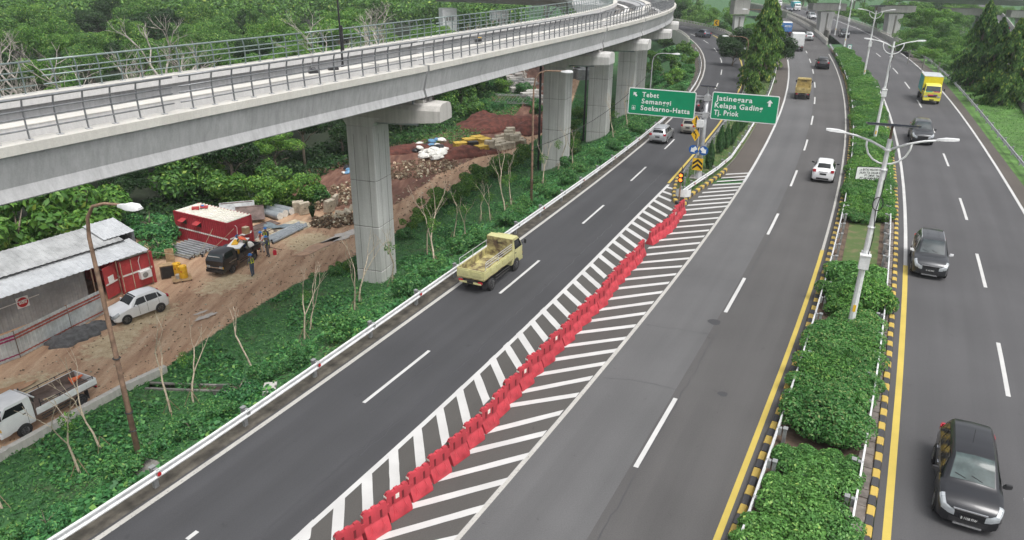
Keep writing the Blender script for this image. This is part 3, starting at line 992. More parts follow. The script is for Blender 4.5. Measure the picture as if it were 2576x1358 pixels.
def guardrail(name, label, pts, side, post_step=2.0, post_off=.12, h=.62, mat='galvanised', post_mat='galvanised_dark', refl=0, group=None, reflect_end=False, blockw=.16):
    """W-beam on posts; side=+1: beam faces the right of the line's direction"""
    t = thing(name, label, 'guardrail', pts[0], 0, group)
    o0 = Vector(pts[0])
    pts = [Vector(p) for p in pts]
    rings = []
    for i, p in enumerate(pts):
        d = (pts[min(i + 1, len(pts) - 1)] - pts[max(i - 1, 0)]).normalized()
        n = Vector((d.y, -d.x, 0)) * side
        rings.append([p - o0 + n * (a + .02) + Vector((0, 0, h + b)) for a, b in WPROF] + [p - o0 + n * (a + .008) + Vector((0, 0, h + b)) for a, b in reversed(WPROF)])
    MB().loft(rings).build('beam', mat, t, 35)
    P = resample(pts, post_step)
    me = MB().box(0, 0, .33, .12, .16, .86).box(.0, .0, .80, .16, .2, .02).mesh('post', post_mat)
    bl = MB().box(0, 0, 0, blockw, .14, .30).mesh('spacer', post_mat)
    rf = MB().lathe([(.07, 0), (.075, .015), (0.0, .03)], 10, (0, 0, 0), 'X').mesh('reflector', 'reflector_red')
    for i in range(len(P)):
        d = (P[min(i + 1, len(P) - 1)] - P[max(i - 1, 0)]).normalized()
        n = Vector((d.y, -d.x, 0)) * side
        rz = math.atan2(-d.x, d.y)
        o = link('post', me, t)
        o.location = P[i] - o0 - n * (post_off + .1)
        o.rotation_euler = (0, 0, rz)
        o = link('spacer', bl, t)
        o.location = P[i] - o0 - n * (post_off * .2) + Vector((0, 0, h))
        o.rotation_euler = (0, 0, rz)
        if refl and i % refl == 1:
            o = link('reflector', rf, t)
            o.location = P[i] - o0 + n * .09 + Vector((0, 0, h))
            o.rotation_euler = (0, 0, rz if side > 0 else rz + math.pi)
    return t


guardrail('guardrail', 'long silver crash barrier along the grass slope beside the left ramp', curve('ramp_rail', 9, 150, 2.0, -.02), 1, 3.9, refl=2, mat='galvanised_white')
guardrail('guardrail', 'white-topped crash barrier on the left edge of the planted median', curve('medrailL', 9, 160, 2.0, 0), -1, 2.1, mat='galvanised_white')
guardrail('guardrail', 'white-topped crash barrier on the right edge of the planted median', curve('medrailR', 9, 112, 2.0, 0), 1, 2.1, mat='galvanised_white')
guardrail('guardrail', 'crash barrier along the bright grass verge at the far right', curve('right_rail', 30, 168, 2.0, 0), -1, 4.0, mat='galvanised')
gr_pts = [Vector((gxr(y) - .12, y, .05)) for y in (51.4, 52, 53, 54, 55.5, 57, 58.5, 60, 62, 66, 70, 75, 80, 86, 92, 100, 108, 116, 124, 132)]
guardrail('guardrail', 'white crash barrier curving along the right side of the gore island', gr_pts, 1, 2.6, mat='galvanised_white', refl=3)
gl_pts = [Vector((gxl(y) + .35, y, .05)) for y in (52.2, 54, 56, 58, 61, 64, 68, 72, 76, 80, 86, 92, 100, 110, 120, 128)]
guardrail('guardrail', 'thin rusty crash barrier along the left side of the gore island', gl_pts, -1, 2.6, mat='galvanised_dark')
# rounded nose piece of the island barrier
t = thing('barrier_nose', 'curved sheet metal nose closing the gore island barriers', 'guardrail', (12.45, 51.55, .05))
rings = []
for k in range(13):
    a = math.pi * (1.02 + k / 12 * .96)
    rings.append([(.55 * math.cos(a), .42 * math.sin(a), z) for z in (.28, .82)] + [(.53 * math.cos(a), .40 * math.sin(a), z) for z in (.82, .28)])
MB().loft(rings).build('nose_sheet', 'galvanised_white', t, 40)
MB().box(0, -.1, .3, .1, .1, .7).build('post', 'galvanised_dark', t)


# ------------------------------------------------------------------ bridge parapets
def parapet(name, label, pts, h=.75, w=.28, rail=True, depth=0.0, mat='concrete_wall', rh=.45):
    t = thing(name, label, 'parapet', pts[0])
    o0 = Vector(pts[0])
    pts = [Vector(p) - o0 for p in pts]
    rings = []
    for i, p in enumerate(pts):
        d = (pts[min(i + 1, len(pts) - 1)] - pts[max(i - 1, 0)]).normalized()
        n = Vector((d.y, -d.x, 0))
        rings.append([p + n * a + Vector((0, 0, b)) for a, b in ((-w / 2 - .06, -depth), (w / 2 + .06, -depth), (w / 2 + .06, .2), (w / 2 - .05, h), (-w / 2 + .05, h), (-w / 2 - .06, .2))])
    MB().loft(rings).build('wall', mat, t, 30)
    if rail:
        MB().tube([p + Vector((0, 0, h + rh)) for p in pts], .06, 8).build('handrail', 'concrete_ledge', t, 1)
        MB().tube([p + Vector((0, 0, h + rh * .5)) for p in pts], .045, 8).build('handrail', 'concrete_ledge', t, 1)
        me = MB().box(0, 0, rh / 2, .14, .16, rh).mesh('post', 'concrete_ledge')
        for p in resample(pts, 1.9):
            o = link('post', me, t)
            o.location = p + Vector((0, 0, h))
    return t


parapet('parapet', 'pale bridge parapet with handrail on the right of the outbound road behind the pier', curve('main_yel', 166, 255, 4, 1.1), depth=1.6)
parapet('parapet', 'grey bridge parapet on the near side of the far inbound road', curve('right_yel', 190, 330, 5, -1.2), .85, depth=2.0, mat='concrete_old')
parapet('parapet', 'long pale bridge parapet with brown handrail on the far side of the inbound road', curve('right_edge', 160, 332, 4, 2.2), depth=.6)
parapet('parapet', 'curved concrete parapet with handrail on the outer side of the ramp bend', [Vector((48.9, 170, 0)), Vector((50.0, 178, 0)), Vector((50.6, 186, 0)), Vector((50.6, 194, 0)), Vector((50.0, 202, 0)), Vector((48.6, 211, 0)), Vector((46.4, 220, 0)), Vector((43, 229, 0))], .85, depth=.8)
parapet('parapet', 'short concrete parapet with handrail on the inner side of the ramp bend', [Vector((38.3, 168, 0)), Vector((39.3, 176, 0)), Vector((40.0, 184, 0)), Vector((40.3, 194, 0)), Vector((40.0, 204, 0))], .6, depth=2.5)
guardrail('guardrail', 'short crash barrier leading to the parapet on the outer ramp bend', [Vector((43.6, 142, 0)), Vector((45.8, 152, 0)), Vector((47.4, 161, 0)), Vector((48.8, 169.5, 0))], -1, 2.2, mat='galvanised_white')
road_far = struct('ramp_road', strip_mb([Vector((41.2, 186, .0)), Vector((41.4, 195, 0)), Vector((41.0, 204, 0)), Vector((40, 214, 0)), Vector((37, 226, 0)), Vector((32, 238, 0))],
                                        [Vector((50, 186, .0)), Vector((50.1, 195, 0)), Vector((49.4, 204, 0)), Vector((47.3, 214, 0)), Vector((43.5, 227, 0)), Vector((38, 242, 0))]), 'asphalt_dark')

# ------------------------------------------------------------------ railway viaduct beside the ramp
VE = [(-8, -33.6), (4, -27.8), (14, -22.8), (24.3, -17.6), (31.5, -13.75), (39, -9.75), (47.4, -5.1), (57.5, -.2), (67.2, 4.5), (76.7, 9.0), (85, 12.8), (93, 16.2), (101, 19.3), (109, 22.0), (117, 24.2), (124.3, 25.8),
      (132, 26.9), (140, 27.2), (148, 26.6), (156, 25.0), (164, 22.2), (172, 18.0)]     # outer edge of the near ledge (y, x)


def vpt(y, u, z, pts=VE):
    """point on the viaduct: u metres left of the near edge"""
    ys = [p[0] for p in pts]
    xs = [p[1] for p in pts]
    h = 2.0
    x = float(np.interp(y, ys, xs))
    tx = float(np.interp(y + h, ys, xs)) - float(np.interp(y - h, ys, xs))
    l = math.hypot(tx, 2 * h)
    return Vector((x - u * 2 * h / l, y + u * tx / l, z))


# smooth the edge table once
_y = np.array([p[0] for p in VE], float)
_x = np.array([p[1] for p in VE], float)
_yy = np.arange(-8, 172.1, 2.0)
_xx = np.interp(_yy, _y, _x)
for _ in range(3):
    _xx[1:-1] = .25 * _xx[:-2] + .5 * _xx[1:-1] + .25 * _xx[2:]
VE = list(zip(_yy.tolist(), _xx.tolist()))


def vline(u, z, y0, y1, step=1.5):
    n = max(2, int(abs(y1 - y0) / step) + 1)
    return [vpt(y0 + (y1 - y0) * i / (n - 1), u, z, VE) for i in range(n)]


def vloft(prof, y0, y1, o0, step=1.5):
    n = max(2, int(abs(y1 - y0) / step) + 1)
    return MB().loft([[vpt(y0 + (y1 - y0) * i / (n - 1), u, z, VE) - o0 for u, z in prof] for i in range(n)])


ZT, ZB = 9.95, 7.95
OUTER = [(0, ZT), (0, ZT - .34), (.10, ZT - .36), (.38, ZB + .50), (.24, ZB + .05), (.28, ZB), (1.2, ZB), (1.2, ZB + .3), (.72, ZB + .4), (.76, ZT - .02)]
GA = [(-8.5, 46.95), (47.15, 77.2), (77.55, 91.2), (91.5, 106.0), (106.3, 121.0), (121.3, 171)]
SPAN_NAMES = ['near span of the railway viaduct, left of the first pier', 'span of the railway viaduct between first and second piers', 'short viaduct span between the second and third piers',
              'short viaduct span after the third pier', 'viaduct span beginning to bend at the far end', 'farthest viaduct span bending out of view at the top']
VW = 10.3
for (y0, y1), nm in zip(GA, SPAN_NAMES):
    g = thing('viaduct_span', 'grey concrete ' + nm, 'viaduct', vpt((y0 + y1) / 2, VW / 2, ZB, VE))
    o0 = Vector(g.location)
    # near trough
    vloft(OUTER, y0, y1, o0).build('outer_wall', 'concrete_girder', g, 30)
    vloft([(-.012, ZT + .012), (-.012, ZT - .33), (.05, ZT - .35), (.05, ZT + .005), (.80, ZT + .005), (.80, ZT + .015)], y0, y1, o0).build('ledge', 'concrete_ledge', g)
    vloft([(.9, ZB + .02), (4.75, ZB + .02), (4.75, ZB + .34), (.9, ZB + .34)], y0, y1, o0).build('floor', 'bridge_floor', g)
    vloft([(2.0, ZB + .33), (2.75, ZB + .33), (2.75, ZB + .62), (2.0, ZB + .62)], y0, y1, o0).build('track_plinth', 'concrete_pale', g)
    vloft([(4.15, ZB), (4.8, ZB), (4.8, ZT - .72), (4.12, ZT - .72)], y0, y1, o0).build('inner_wall', 'concrete_girder', g)
    vloft([(3.92, ZT - .72), (4.83, ZT - .72), (4.83, ZT - .20), (3.92, ZT - .20)], y0, y1, o0).build('wall_cap', 'concrete_pale', g)
    vloft([(3.9, ZT - .2), (4.84, ZT - .2), (4.84, ZT - .16), (3.9, ZT - .16)], y0, y1, o0).build('coping', 'concrete_ledge', g)
    vloft([(4.85, ZT - .42), (5.45, ZT - .42), (5.45, ZT - .36), (4.85, ZT - .36)], y0, y1, o0).build('cable_grating', 'grating', g)
    # far trough
    vloft([(5.5, ZB), (6.2, ZB), (6.2, ZT - .75), (5.5, ZT - .45)], y0, y1, o0).build('inner_wall', 'concrete_girder', g)
    vloft([(6.1, ZB + .02), (9.5, ZB + .02), (9.5, ZB + .52), (6.1, ZB + .52)], y0, y1, o0).build('floor', 'bridge_floor', g)
    vloft([(7.4, ZB + .5), (8.15, ZB + .5), (8.15, ZB + .95), (7.4, ZB + .95)], y0, y1, o0).build('track_plinth', 'concrete_pale', g)
    vloft([(VW - .60, ZT - .42), (VW - .60, ZB), (VW - .2, ZB), (VW - .1, ZT - .42)], y0, y1, o0).build('outer_wall', 'concrete_girder', g)
    vloft([(VW - .88, ZT - .42), (VW - .88, ZT), (VW, ZT), (VW, ZT - .42)], y0, y1, o0).build('wall_cap', 'concrete_pale', g)
    vloft([(VW - .9, ZT + .002), (VW - .9, ZT + .02), (VW + .02, ZT + .02), (VW + .02, ZT + .002)], y0, y1, o0).build('ledge', 'concrete_ledge', g)

# railings
gaps_near = [(-8.2, 20.9), (21.15, 31.0), (31.3, 46.4), (46.55, 62.0), (62.2, 77.0), (77.7, 91.0), (91.7, 106), (106.3, 120), (120.3, 134), (134.2, 150), (150.2, 168)]
NEARLAB = ['nearest section of the near-side viaduct railing at the picture edge', 'near-side viaduct railing section over the tin sheds', 'near-side viaduct railing section left of the black lamp post',
           'near-side viaduct railing section right of the black lamp post', 'near-side viaduct railing section passing in front of the small generator', 'near-side railing on the short span by the second pier',
           'near-side railing on the short span by the third pier', 'near-side railing by the fourth pier', 'near-side railing where the viaduct starts to bend', 'near-side railing on the bend at the top of the picture',
           'farthest near-side railing section on the viaduct bend']


def railing(y0, y1, u, lean, label, mat, group, step=1.15):
    P0 = vpt((y0 + y1) / 2, u, ZT, VE)
    t = thing('viaduct_railing', label, 'railing', P0, 0, group)
    o0 = Vector(t.location)
    H = 1.45
    curve_pts = [(0, .0), (.02, .45), (.03, .85), (-.01 + .02, 1.15), (-.08, H)]
    me = MB()
    me.loft([[(-a * lean - .045, -.012, z), (-a * lean + .045, -.012, z), (-a * lean + .045, .012, z), (-a * lean - .045, .012, z)] for a, z in curve_pts])
    pme = me.mesh('post', mat)
    bme = MB().box(0, 0, .015, .2, .2, .03).mesh('base_plate', 'galvanised')
    n = max(1, round((y1 - y0) * 1.13 / step))
    for i in range(n):
        y = y0 + (y1 - y0) * (i + .5) / n
        p = vpt(y, u, ZT + .02, VE)
        q = vpt(y + .5, u, ZT + .02, VE)
        rz = math.atan2(-(q - p).x, (q - p).y)
        o = link('post', pme, t)
        o.location = p - o0
        o.rotation_euler = (0, 0, rz)
        if y < 75:
            b = link('base_plate', bme, t)
            b.location = p - o0
            b.rotation_euler = (0, 0, rz)
    for a, z, r in ((-.08, H, .05), (.0, 1.02, .034), (.03, .76, .034), (.02, .36, .034)):
        MB().tube([p - o0 for p in vline(u + a * lean, ZT + .02 + z, y0, y1, 2.0)], r, 6).build('rail', mat, t, 1)
    return t


for (a, b), lb in zip(gaps_near, NEARLAB):
    railing(a, b, .34, 1, lb, 'rail_grey', 'railings of the viaduct')
gaps_far = [(-8, 30.9), (31.2, 46.8), (47.1, 62), (62.2, 77.2), (77.6, 91.2), (91.6, 106), (106.3, 122)]
FARLAB = ['nearest section of the far-side viaduct railing against the forest', 'far-side viaduct railing section before the leaning bare tree', 'far-side viaduct railing section behind the black lamp post',
          'far-side viaduct railing section by the steel frame tower', 'far-side viaduct railing section with white clamps', 'far-side railing section before the viaduct fork', 'far-side railing section at the viaduct fork']
for (a, b), lb in zip(gaps_far, FARLAB):
    railing(a, b, VW - .42, -1, lb, 'rail_green', 'railings of the viaduct')

# piers
PIERS = [(47.05, 'first concrete viaduct pier, nearest and tallest in view, with cap beam', 0), (77.4, 'second concrete viaduct pier behind the arched lamp', 0), (91.4, 'third concrete viaduct pier with a drain pipe', 0),
         (106.1, 'fourth concrete viaduct pier left of the green sign', 0), (121.1, 'fifth and farthest viaduct pier under the bend', 0)]
for y, lb, _k in PIERS:
    c = vpt(y, VW / 2 - .05, 0, VE)
    q = vpt(y + 1, VW / 2 - .05, 0, VE)
    rz = math.atan2(-(q - c).x, (q - c).y) + (.17 if y < 60 else .03)
    zb = min(hz(c.x, c.y), -3.0) - .4
    t = thing('viaduct_pier', lb, 'pier', (c.x, c.y, zb), rz)
    zt = 5.9 - zb
    w, d = (2.0, 2.25) if y < 60 else (2.5, 2.2)

    def ring(a, b, z, ch=.05):
        return [(-a, -b + ch, z), (-a + ch, -b, z), (a - ch, -b, z), (a, -b + ch, z), (a, b - ch, z), (a - ch, b, z), (-a + ch, b, z), (-a, b - ch, z)]
    lifts = [0]
    z = 1.4
    while z < zt - .7:
        lifts.append(z)
        z += 3.3
    lifts.append(zt - .05)
    for a, b in zip(lifts, lifts[1:]):
        MB().loft([ring(w / 2 - .03, d / 2 - .03, a + .02), ring(w / 2, d / 2, a + .05), ring(w / 2, d / 2, b - .05), ring(w / 2 - .03, d / 2 - .03, b - .02)]).build('lift', 'concrete_pier', t)
    MB().box(0, 0, zt / 2, w - .1, d - .1, zt - .2).build('core', 'concrete_old', t)
    for sx in (-1, 1):
        MB().box(sx * (w / 2 + .003), -.45, zt * .5, .008, .03, zt - 1.2).build('joint_line', 'concrete_old', t)
        MB().box(sx * (w / 2 + .003), .45, zt * .5, .008, .03, zt - 1.2).build('joint_line', 'concrete_old', t)
    for sx in (-.5, .5):
        MB().box(sx, -(d / 2 + .003), zt * .5, .03, .008, zt - 1.2).build('joint_line', 'concrete_old', t)
    # flared head and hammerhead cap
    MB().loft([ring(w / 2, d / 2, zt - .05), ring(w / 2 + .25, d / 2, zt + .35), ring(w / 2 + .6, d / 2 + .02, zt + .55)]).build('pier_head', 'concrete_pier', t, 20)
    capL = 5.75
    sec = []
    for sx in np.linspace(-capL, capL, 13):
        k = 1 - abs(sx) / capL
        e = 1.0 if abs(sx) < capL - .05 else .88
        zb_ = zt + .52 - .22 * min(1, k * 2)
        hw = 1.12 * e
        sec.append([(sx, -hw, zb_ + .02), (sx, hw, zb_ + .02), (sx, hw, zt + 1.25), (sx, hw - .18, zt + 1.55), (sx, hw - .45, zt + 1.66), (sx, -hw + .45, zt + 1.66), (sx, -hw + .18, zt + 1.55), (sx, -hw, zt + 1.25)])
    MB().loft(sec).build('cap_beam', 'concrete_pier' if y > 60 else 'concrete_wall', t, 25)
    for sx in (-4.2, -1.3, 1.3, 4.2):
        for sy in (-.45, .45):
            MB().box(sx, sy, zt + 1.75, .62, .5, .2).build('bearing_plinth', 'concrete_wall', t)
            MB().box(sx, sy, zt + 1.92, .5, .4, .16).build('bearing', 'bearing_dark', t)
    # drain pipe
    MB().tube([(w / 2 + .25, -d / 2 + .3, zt + .25), (capL - 1.6, -d / 2 + .3, zt + .33)], .11, 8).build('drain_pipe', 'pipe_grey', t, 1)
    MB().tube([(capL - 1.9, -d / 2 + .28, zt + .33), (capL - 1.9, -d / 2 + .28, zt + 1.9)], .07, 8).build('drain_pipe', 'pipe_grey', t, 1)
    if y > 60 and y < 100:
        MB().tube([(-w / 2 - .3, -d / 2 - .1, .2), (-w / 2 - .3, -d / 2 - .1, zt + .4)], .13, 8).build('downpipe', 'black_metal', t, 1)

# things on the viaduct deck
p = vpt(45.2, 5.1, ZT - .36, VE)
t = thing('mast', 'tall black steel mast standing on the viaduct deck', 'mast', p)
MB().tube([(0, 0, .1), (0, 0, 1.7), (-.01, 0, 3.4), (-.06, 0, 7.6)], [.07, .06, .055, .045], 8).build('pole', 'black_metal', t, 1)
MB().lathe([(.26, 0), (.26, .05), (.12, .1), (.07, .42)], 12).build('base', 'black_metal', t, 30)
MB().box(.1, 0, 1.9, .12, .16, 1.5).build('cable_box', 'black_metal', t)
p = vpt(60.0, 4.4, ZT - .15, VE)
t = thing('generator', 'small generator in a tube frame on the viaduct deck', 'generator', p, .4)
MB().box(0, 0, .24, .5, .34, .3).build('engine', 'black_metal', t)
MB().box(.1, 0, .45, .3, .3, .12).build('tank', 'sign_yellow', t)
for sy in (-.2, .2):
    MB().tube([(-.32, sy, .02), (-.32, sy, .55), (.32, sy, .55), (.32, sy, .02), (-.32, sy, .02)], .018, 6).build('frame', 'galvanised_dark', t)
for yy, lb in ((42.2, 'black bag lying on the viaduct coping, left of the mast'), (43.7, 'dark flat case lying on the viaduct coping beside the mast')):
    p = vpt(yy, 4.4, ZT - .155, VE)
    t = thing('tool_bag' if yy < 43 else 'tool_case', lb, 'bag' if yy < 43 else 'case', p, .5)
    if yy < 43:
        MB().loft([[(-.28, -.15, 0), (.28, -.15, 0), (.28, .15, 0), (-.28, .15, 0)], [(-.25, -.12, .2), (.2, -.12, .22), (.2, .12, .22), (-.25, .12, .2)], [(-.1, -.05, .26), (.1, -.05, .26), (.1, .05, .26), (-.1, .05, .26)]]).build('bag_body', 'bag_black', t, 40)
        MB().tube([(-.12, 0, .24), (-.05, 0, .33), (.08, 0, .33), (.12, 0, .24)], .012, 6).build('handle', 'trim_black', t)
    else:
        MB().box(0, 0, .07, .6, .34, .13).build('case_body', 'bag_black', t)
        MB().box(0, 0, .15, .56, .3, .03).build('lid', 'trim_black', t)

# second line merging at the far end
def slab_line(name, label, cat, pts, w, zt, dep, mat, walls=True):
    t = thing(name, label, cat, pts[0])
    o0 = Vector(pts[0])
    R, WL, WR = [], [], []
    for i, p in enumerate(pts):
        d = (pts[min(i + 1, len(pts) - 1)] - pts[max(i - 1, 0)]).normalized()
        n = Vector((d.y, -d.x, 0))
        q = p - o0
        Z = Vector((0, 0, 1))
        R.append([q - n * w / 2, q + n * w / 2, q + n * (w / 2 - .2) - Z * dep * .3, q + n * w * .3 - Z * dep, q - n * w * .3 - Z * dep, q - n * (w / 2 - .2) - Z * dep * .3])
        for L_, s_ in ((WL, -1), (WR, 1)):
            L_.append([q + n * s_ * (w / 2 - .25), q + n * s_ * (w / 2 + .04), q + n * s_ * (w / 2 + .04) + Z * .95, q + n * s_ * (w / 2 - .25) + Z * .95])
    MB().loft(R).build('deck', mat, t, 25)
    if walls:
        MB().loft(WL).build('side_wall', 'concrete_pale', t, 25)
        MB().loft(WR).build('side_wall', 'concrete_pale', t, 25)
    return t


slab_line('viaduct_branch', 'second pale track viaduct joining beyond the far railing at the fork', 'viaduct', [Vector((-52, 205, 11.2)), Vector((-30, 198, 11.2)), Vector((-10, 186, 11.1)), Vector((4, 170, 10.6)), Vector((10.5, 152, 10.1)), Vector((12.2, 137, 9.8)), Vector((12.6, 127, 9.6))], 6.5, 10, 1.5, 'concrete_girder')
slab_line('elevated_road', 'wide grey elevated road deck behind the forest at the top', 'bridge', [Vector((-17, 180, 9.0)), Vector((-8, 176, 9.0)), Vector((14, 160, 9.1))], 8, 10, 1.6, 'concrete_girder')
for (x, y, lb) in ((-15.5, 179, 'square pale pier with vents under the elevated road, left one'), (-3.5, 172.5, 'square pale pier with vents under the elevated road, right one')):
    t = thing('bridge_pier', lb, 'pier', (x, y, SITE_Z), .4)
    MB().box(0, 0, 5.6, 3.4, 3.0, 11.6).build('shaft', 'box_white', t)
    for k in range(3):
        MB().box(-.7 + k * .7, -1.52, 9.2, .4, .06, .9).build('vent', 'concrete_old', t)

# ------------------------------------------------------------------ crossing viaduct in the background (only its piers reach into the picture)
FV = []
for (px, py, w, lb, capw) in ((1852, 95, 3.6, 'far pier with boxy white cap behind the ramp bend', 2.0), (2068, 93, 3.9, 'far viaduct pier standing in the median gap between the two roads', 4.6),
                              (2237, 96, 4.0, 'far viaduct pier rising behind the inbound bridge parapet', 4.4), (2404, 92, 4.0, 'far viaduct pier behind the drooping trees', 4.4), (2566, 100, 4.0, 'far viaduct pier at the right edge of the picture', 4.4)):
    c = at(px, py, -1.0)
    FV.append(c)
for i, (px, w, lb, capw) in enumerate(((1836, 2.6, 'far pier with boxy white cap behind the ramp bend', 1.9), (2068, 3.6, 'far viaduct pier standing in the median gap between the two roads', 4.2),
                                      (2237, 3.8, 'far viaduct pier rising behind the inbound bridge parapet', 4.4), (2404, 3.8, 'far viaduct pier behind the drooping trees', 4.4), (2566, 3.8, 'far viaduct pier at the right edge of the picture', 4.2))):
    c = FV[i]
    nx = FV[min(i + 1, len(FV) - 1)] - FV[max(i - 1, 0)]
    rz = math.atan2(nx.y, nx.x) * .35
    t = thing('viaduct_pier', lb, 'pier', (c.x, c.y, c.z - 1.5), rz)
    # cap bottom where the photo shows it, just inside the top of the frame
    dist = math.hypot(c.x, c.y)
    zc = CAM_H - (dist * math.tan(CAM_P - math.atan((PH / 2 - (13 if i else 29)) / CAM_F))) * .985
    zt = zc - (c.z - 1.5)
    s2 = w * .5
    MB().loft([[(-s2 * .84, -s2 * .6, 0), (s2 * .84, -s2 * .6, 0), (s2 * .84, s2 * .6, 0), (-s2 * .84, s2 * .6, 0)], [(-s2 * .84, -s2 * .6, zt * .72), (s2 * .84, -s2 * .6, zt * .72), (s2 * .84, s2 * .6, zt * .72), (-s2 * .84, s2 * .6, zt * .72)],
               [(-s2, -s2 * .6, zt), (s2, -s2 * .6, zt), (s2, s2 * .6, zt), (-s2, s2 * .6, zt)]]).build('shaft', 'concrete_pier', t, 20)
    MB().box(0, -s2 * .62, zt * .5, .4, .08, zt * .9).build('recess', 'concrete_old', t)
    ch = 1.9 if i else 4.3
    MB().loft([[(-capw, -1.5, zt + .25), (capw, -1.5, zt + .25), (capw, 1.5, zt + .25), (-capw, 1.5, zt + .25)], [(-capw, -1.6, zt + .4), (capw, -1.6, zt + .4), (capw, 1.6, zt + .4), (-capw, 1.6, zt + .4)],
               [(-capw, -1.6, zt + ch), (capw, -1.6, zt + ch), (capw, 1.6, zt + ch), (-capw, 1.6, zt + ch)]]).build('cap_beam', 'concrete_wall', t, 20)
    FV[i] = Vector((c.x, c.y, zc + ch + .6))
t = slab_line('crossing_viaduct', 'dark underside of the crossing viaduct at the very top edge', 'viaduct', [FV[0] + Vector((-60, 30, 3.0)), FV[0] + Vector((0, 0, 3.2)), FV[1] + Vector((0, 0, 2.6)), FV[2] + Vector((0, 0, 2.6)), FV[3] + Vector((0, 0, 2.4)), FV[4] + Vector((0, 0, 2.4)), FV[4] + Vector((60, 0, 2.4))], 11, 10, 1.9, 'concrete_girder')

# ------------------------------------------------------------------ small helpers for placing upright things
def proj(P):
    d = np.array([P[0], P[1], P[2] - CAM_H])
    zz = d @ _F
    return PW / 2 + CAM_F * (d @ _X) / zz, PH / 2 - CAM_F * (d @ _U) / zz


def height_for(P, py):
    """height above P at which an upright standing at P reaches photo row py"""
    lo, hi = -3.0, 40.0
    for _ in range(50):
        m = (lo + hi) / 2
        if proj((P[0], P[1], P[2] + m))[1] > py:
            lo = m
        else:
            hi = m
    return m


def on_plane(px, py, P, rz):
    """local (x, z) of a photo pixel on the upright plane through P turned by rz"""
    d = _F + (px - PW / 2) / CAM_F * _X - (py - PH / 2) / CAM_F * _U
    n = np.array([-math.sin(rz), math.cos(rz), 0])
    o = np.array([0, 0, CAM_H])
    t = ((np.array(P) - o) @ n) / (d @ n)
    q = o + d * t - np.array(P)
    return float(q[0] * math.cos(rz) + q[1] * math.sin(rz)), float(q[2])


def text(s, parent, mat, w=None, h=None, loc=(0, 0, 0), rot=(math.pi / 2, 0, 0), bold=.012, name='lettering', space=1.0, depth=.004):
    """flat lettering: a mesh grown from a font curve, scaled to width w and/or height h"""
    cu = bpy.data.curves.new(name, 'FONT')
    cu.body = s
    cu.size = 1.0
    cu.offset = bold
    cu.extrude = .01
    cu.space_character = space
    cu.resolution_u = 3
    tmp = bpy.data.objects.new(name, cu)
    COL.objects.link(tmp)
    bpy.context.view_layer.update()
    me = bpy.data.meshes.new_from_object(tmp.evaluated_get(bpy.context.evaluated_depsgraph_get()))
    bpy.data.objects.remove(tmp)
    bpy.data.curves.remove(cu)
    co = np.empty(len(me.vertices) * 3, dtype=np.float32)
    me.vertices.foreach_get('co', co)
    co = co.reshape(-1, 3)
    mn = co[:, :2].min(0)
    mx = co[:, :2].max(0)
    co[:, 0] -= mn[0]
    kx = (w / (mx[0] - mn[0])) if w else (h / .7)
    ky = (h / .7) if h else kx
    co[:, 0] *= kx
    co[:, 1] *= ky
    co[:, 2] *= depth / .02
    me.vertices.foreach_set('co', co.ravel())
    me.materials.clear()
    me.materials.append(MAT[mat])
    me.name = name
    o = link(name, me, parent)
    o.location = loc
    o.rotation_euler = rot
    return o


def flat(parent, poly, mat, y=-.01, name='symbol', th=.006):
    """flat printed shape in the local x-z plane facing -y"""
    mb = MB()
    n = len(poly)
    vs = [(x, y, z) for x, z in poly] + [(x, y + th, z) for x, z in poly]
    mb._add(vs, [tuple(range(n)), tuple(range(2 * n - 1, n - 1, -1))] + [((i + 1) % n, i, n + i, n + (i + 1) % n) for i in range(n)])
    return mb.build(name, mat, parent)


def rrect(x0, z0, x1, z1, r, n=4):
    out = []
    for cx_, cz_, a0 in ((x1 - r, z0 + r, -90), (x1 - r, z1 - r, 0), (x0 + r, z1 - r, 90), (x0 + r, z0 + r, 180)):
        for k in range(n + 1):
            a = math.radians(a0 + 90 * k / n)
            out.append((cx_ + r * math.cos(a), cz_ + r * math.sin(a)))
    return out


# ------------------------------------------------------------------ red plastic barriers
def make_barrier():
    L2 = .43
    t = thing('plastic_barrier', 'x', 'barrier')
    prof = [(-.25, 0), (.25, 0), (.25, .12), (.11, .42), (.08, .47), (.07, .90), (.05, .95), (-.05, .95), (-.07, .90), (-.08, .47), (-.11, .42), (-.25, .12)]
    rings = []
    for y, k in ((-L2, .93), (-L2 + .03, 1), (-L2 + .16, 1), (L2 - .16, 1), (L2 - .03, 1), (L2, .93)):
        rings.append([(a * k, y, b * (.99 if k < 1 else 1)) for a, b in prof])
    body = MB().loft(rings)
    body.build('body', 'red_plastic', t, 28)
    kn = MB()
    for y in (-.3, .0, .3):
        kn.loft([[(-.06, y - .09, .94), (.06, y - .09, .94), (.06, y + .09, .94), (-.06, y + .09, .94)], [(-.045, y - .07, 1.0), (.045, y - .07, 1.0), (.045, y + .07, 1.0), (-.045, y + .07, 1.0)]])
    kn.build('top_ridge', 'red_plastic', t, 20)
    for y in (-.2, .2):
        for s in (-1, 1):
            MB().box(s * .073, y, .66, .02, .08, .28).build('slot', 'slot_dark', t)  # slot is a darker box; the shade of the recess is its colour
    for y in (-.2, .2):
        for s in (-1, 1):
            MB()._add([(s * .24, y - .1, .15), (s * .24, y + .1, .15), (s * .09, y, .48), (s * .2, y, .36)], [(0, 1, 3), (1, 2, 3), (2, 0, 3), (0, 2, 1)]).build('gusset', 'red_plastic', t)
    MB().box(0, L2 + .05, .62, .05, .14, .3).build('hinge', 'red_plastic', t)
    MB().lathe([(.034, .945), (.034, .955)], 10, (0, -.4, 0)).build('filler_cap', 'slot_dark', t)
    return t


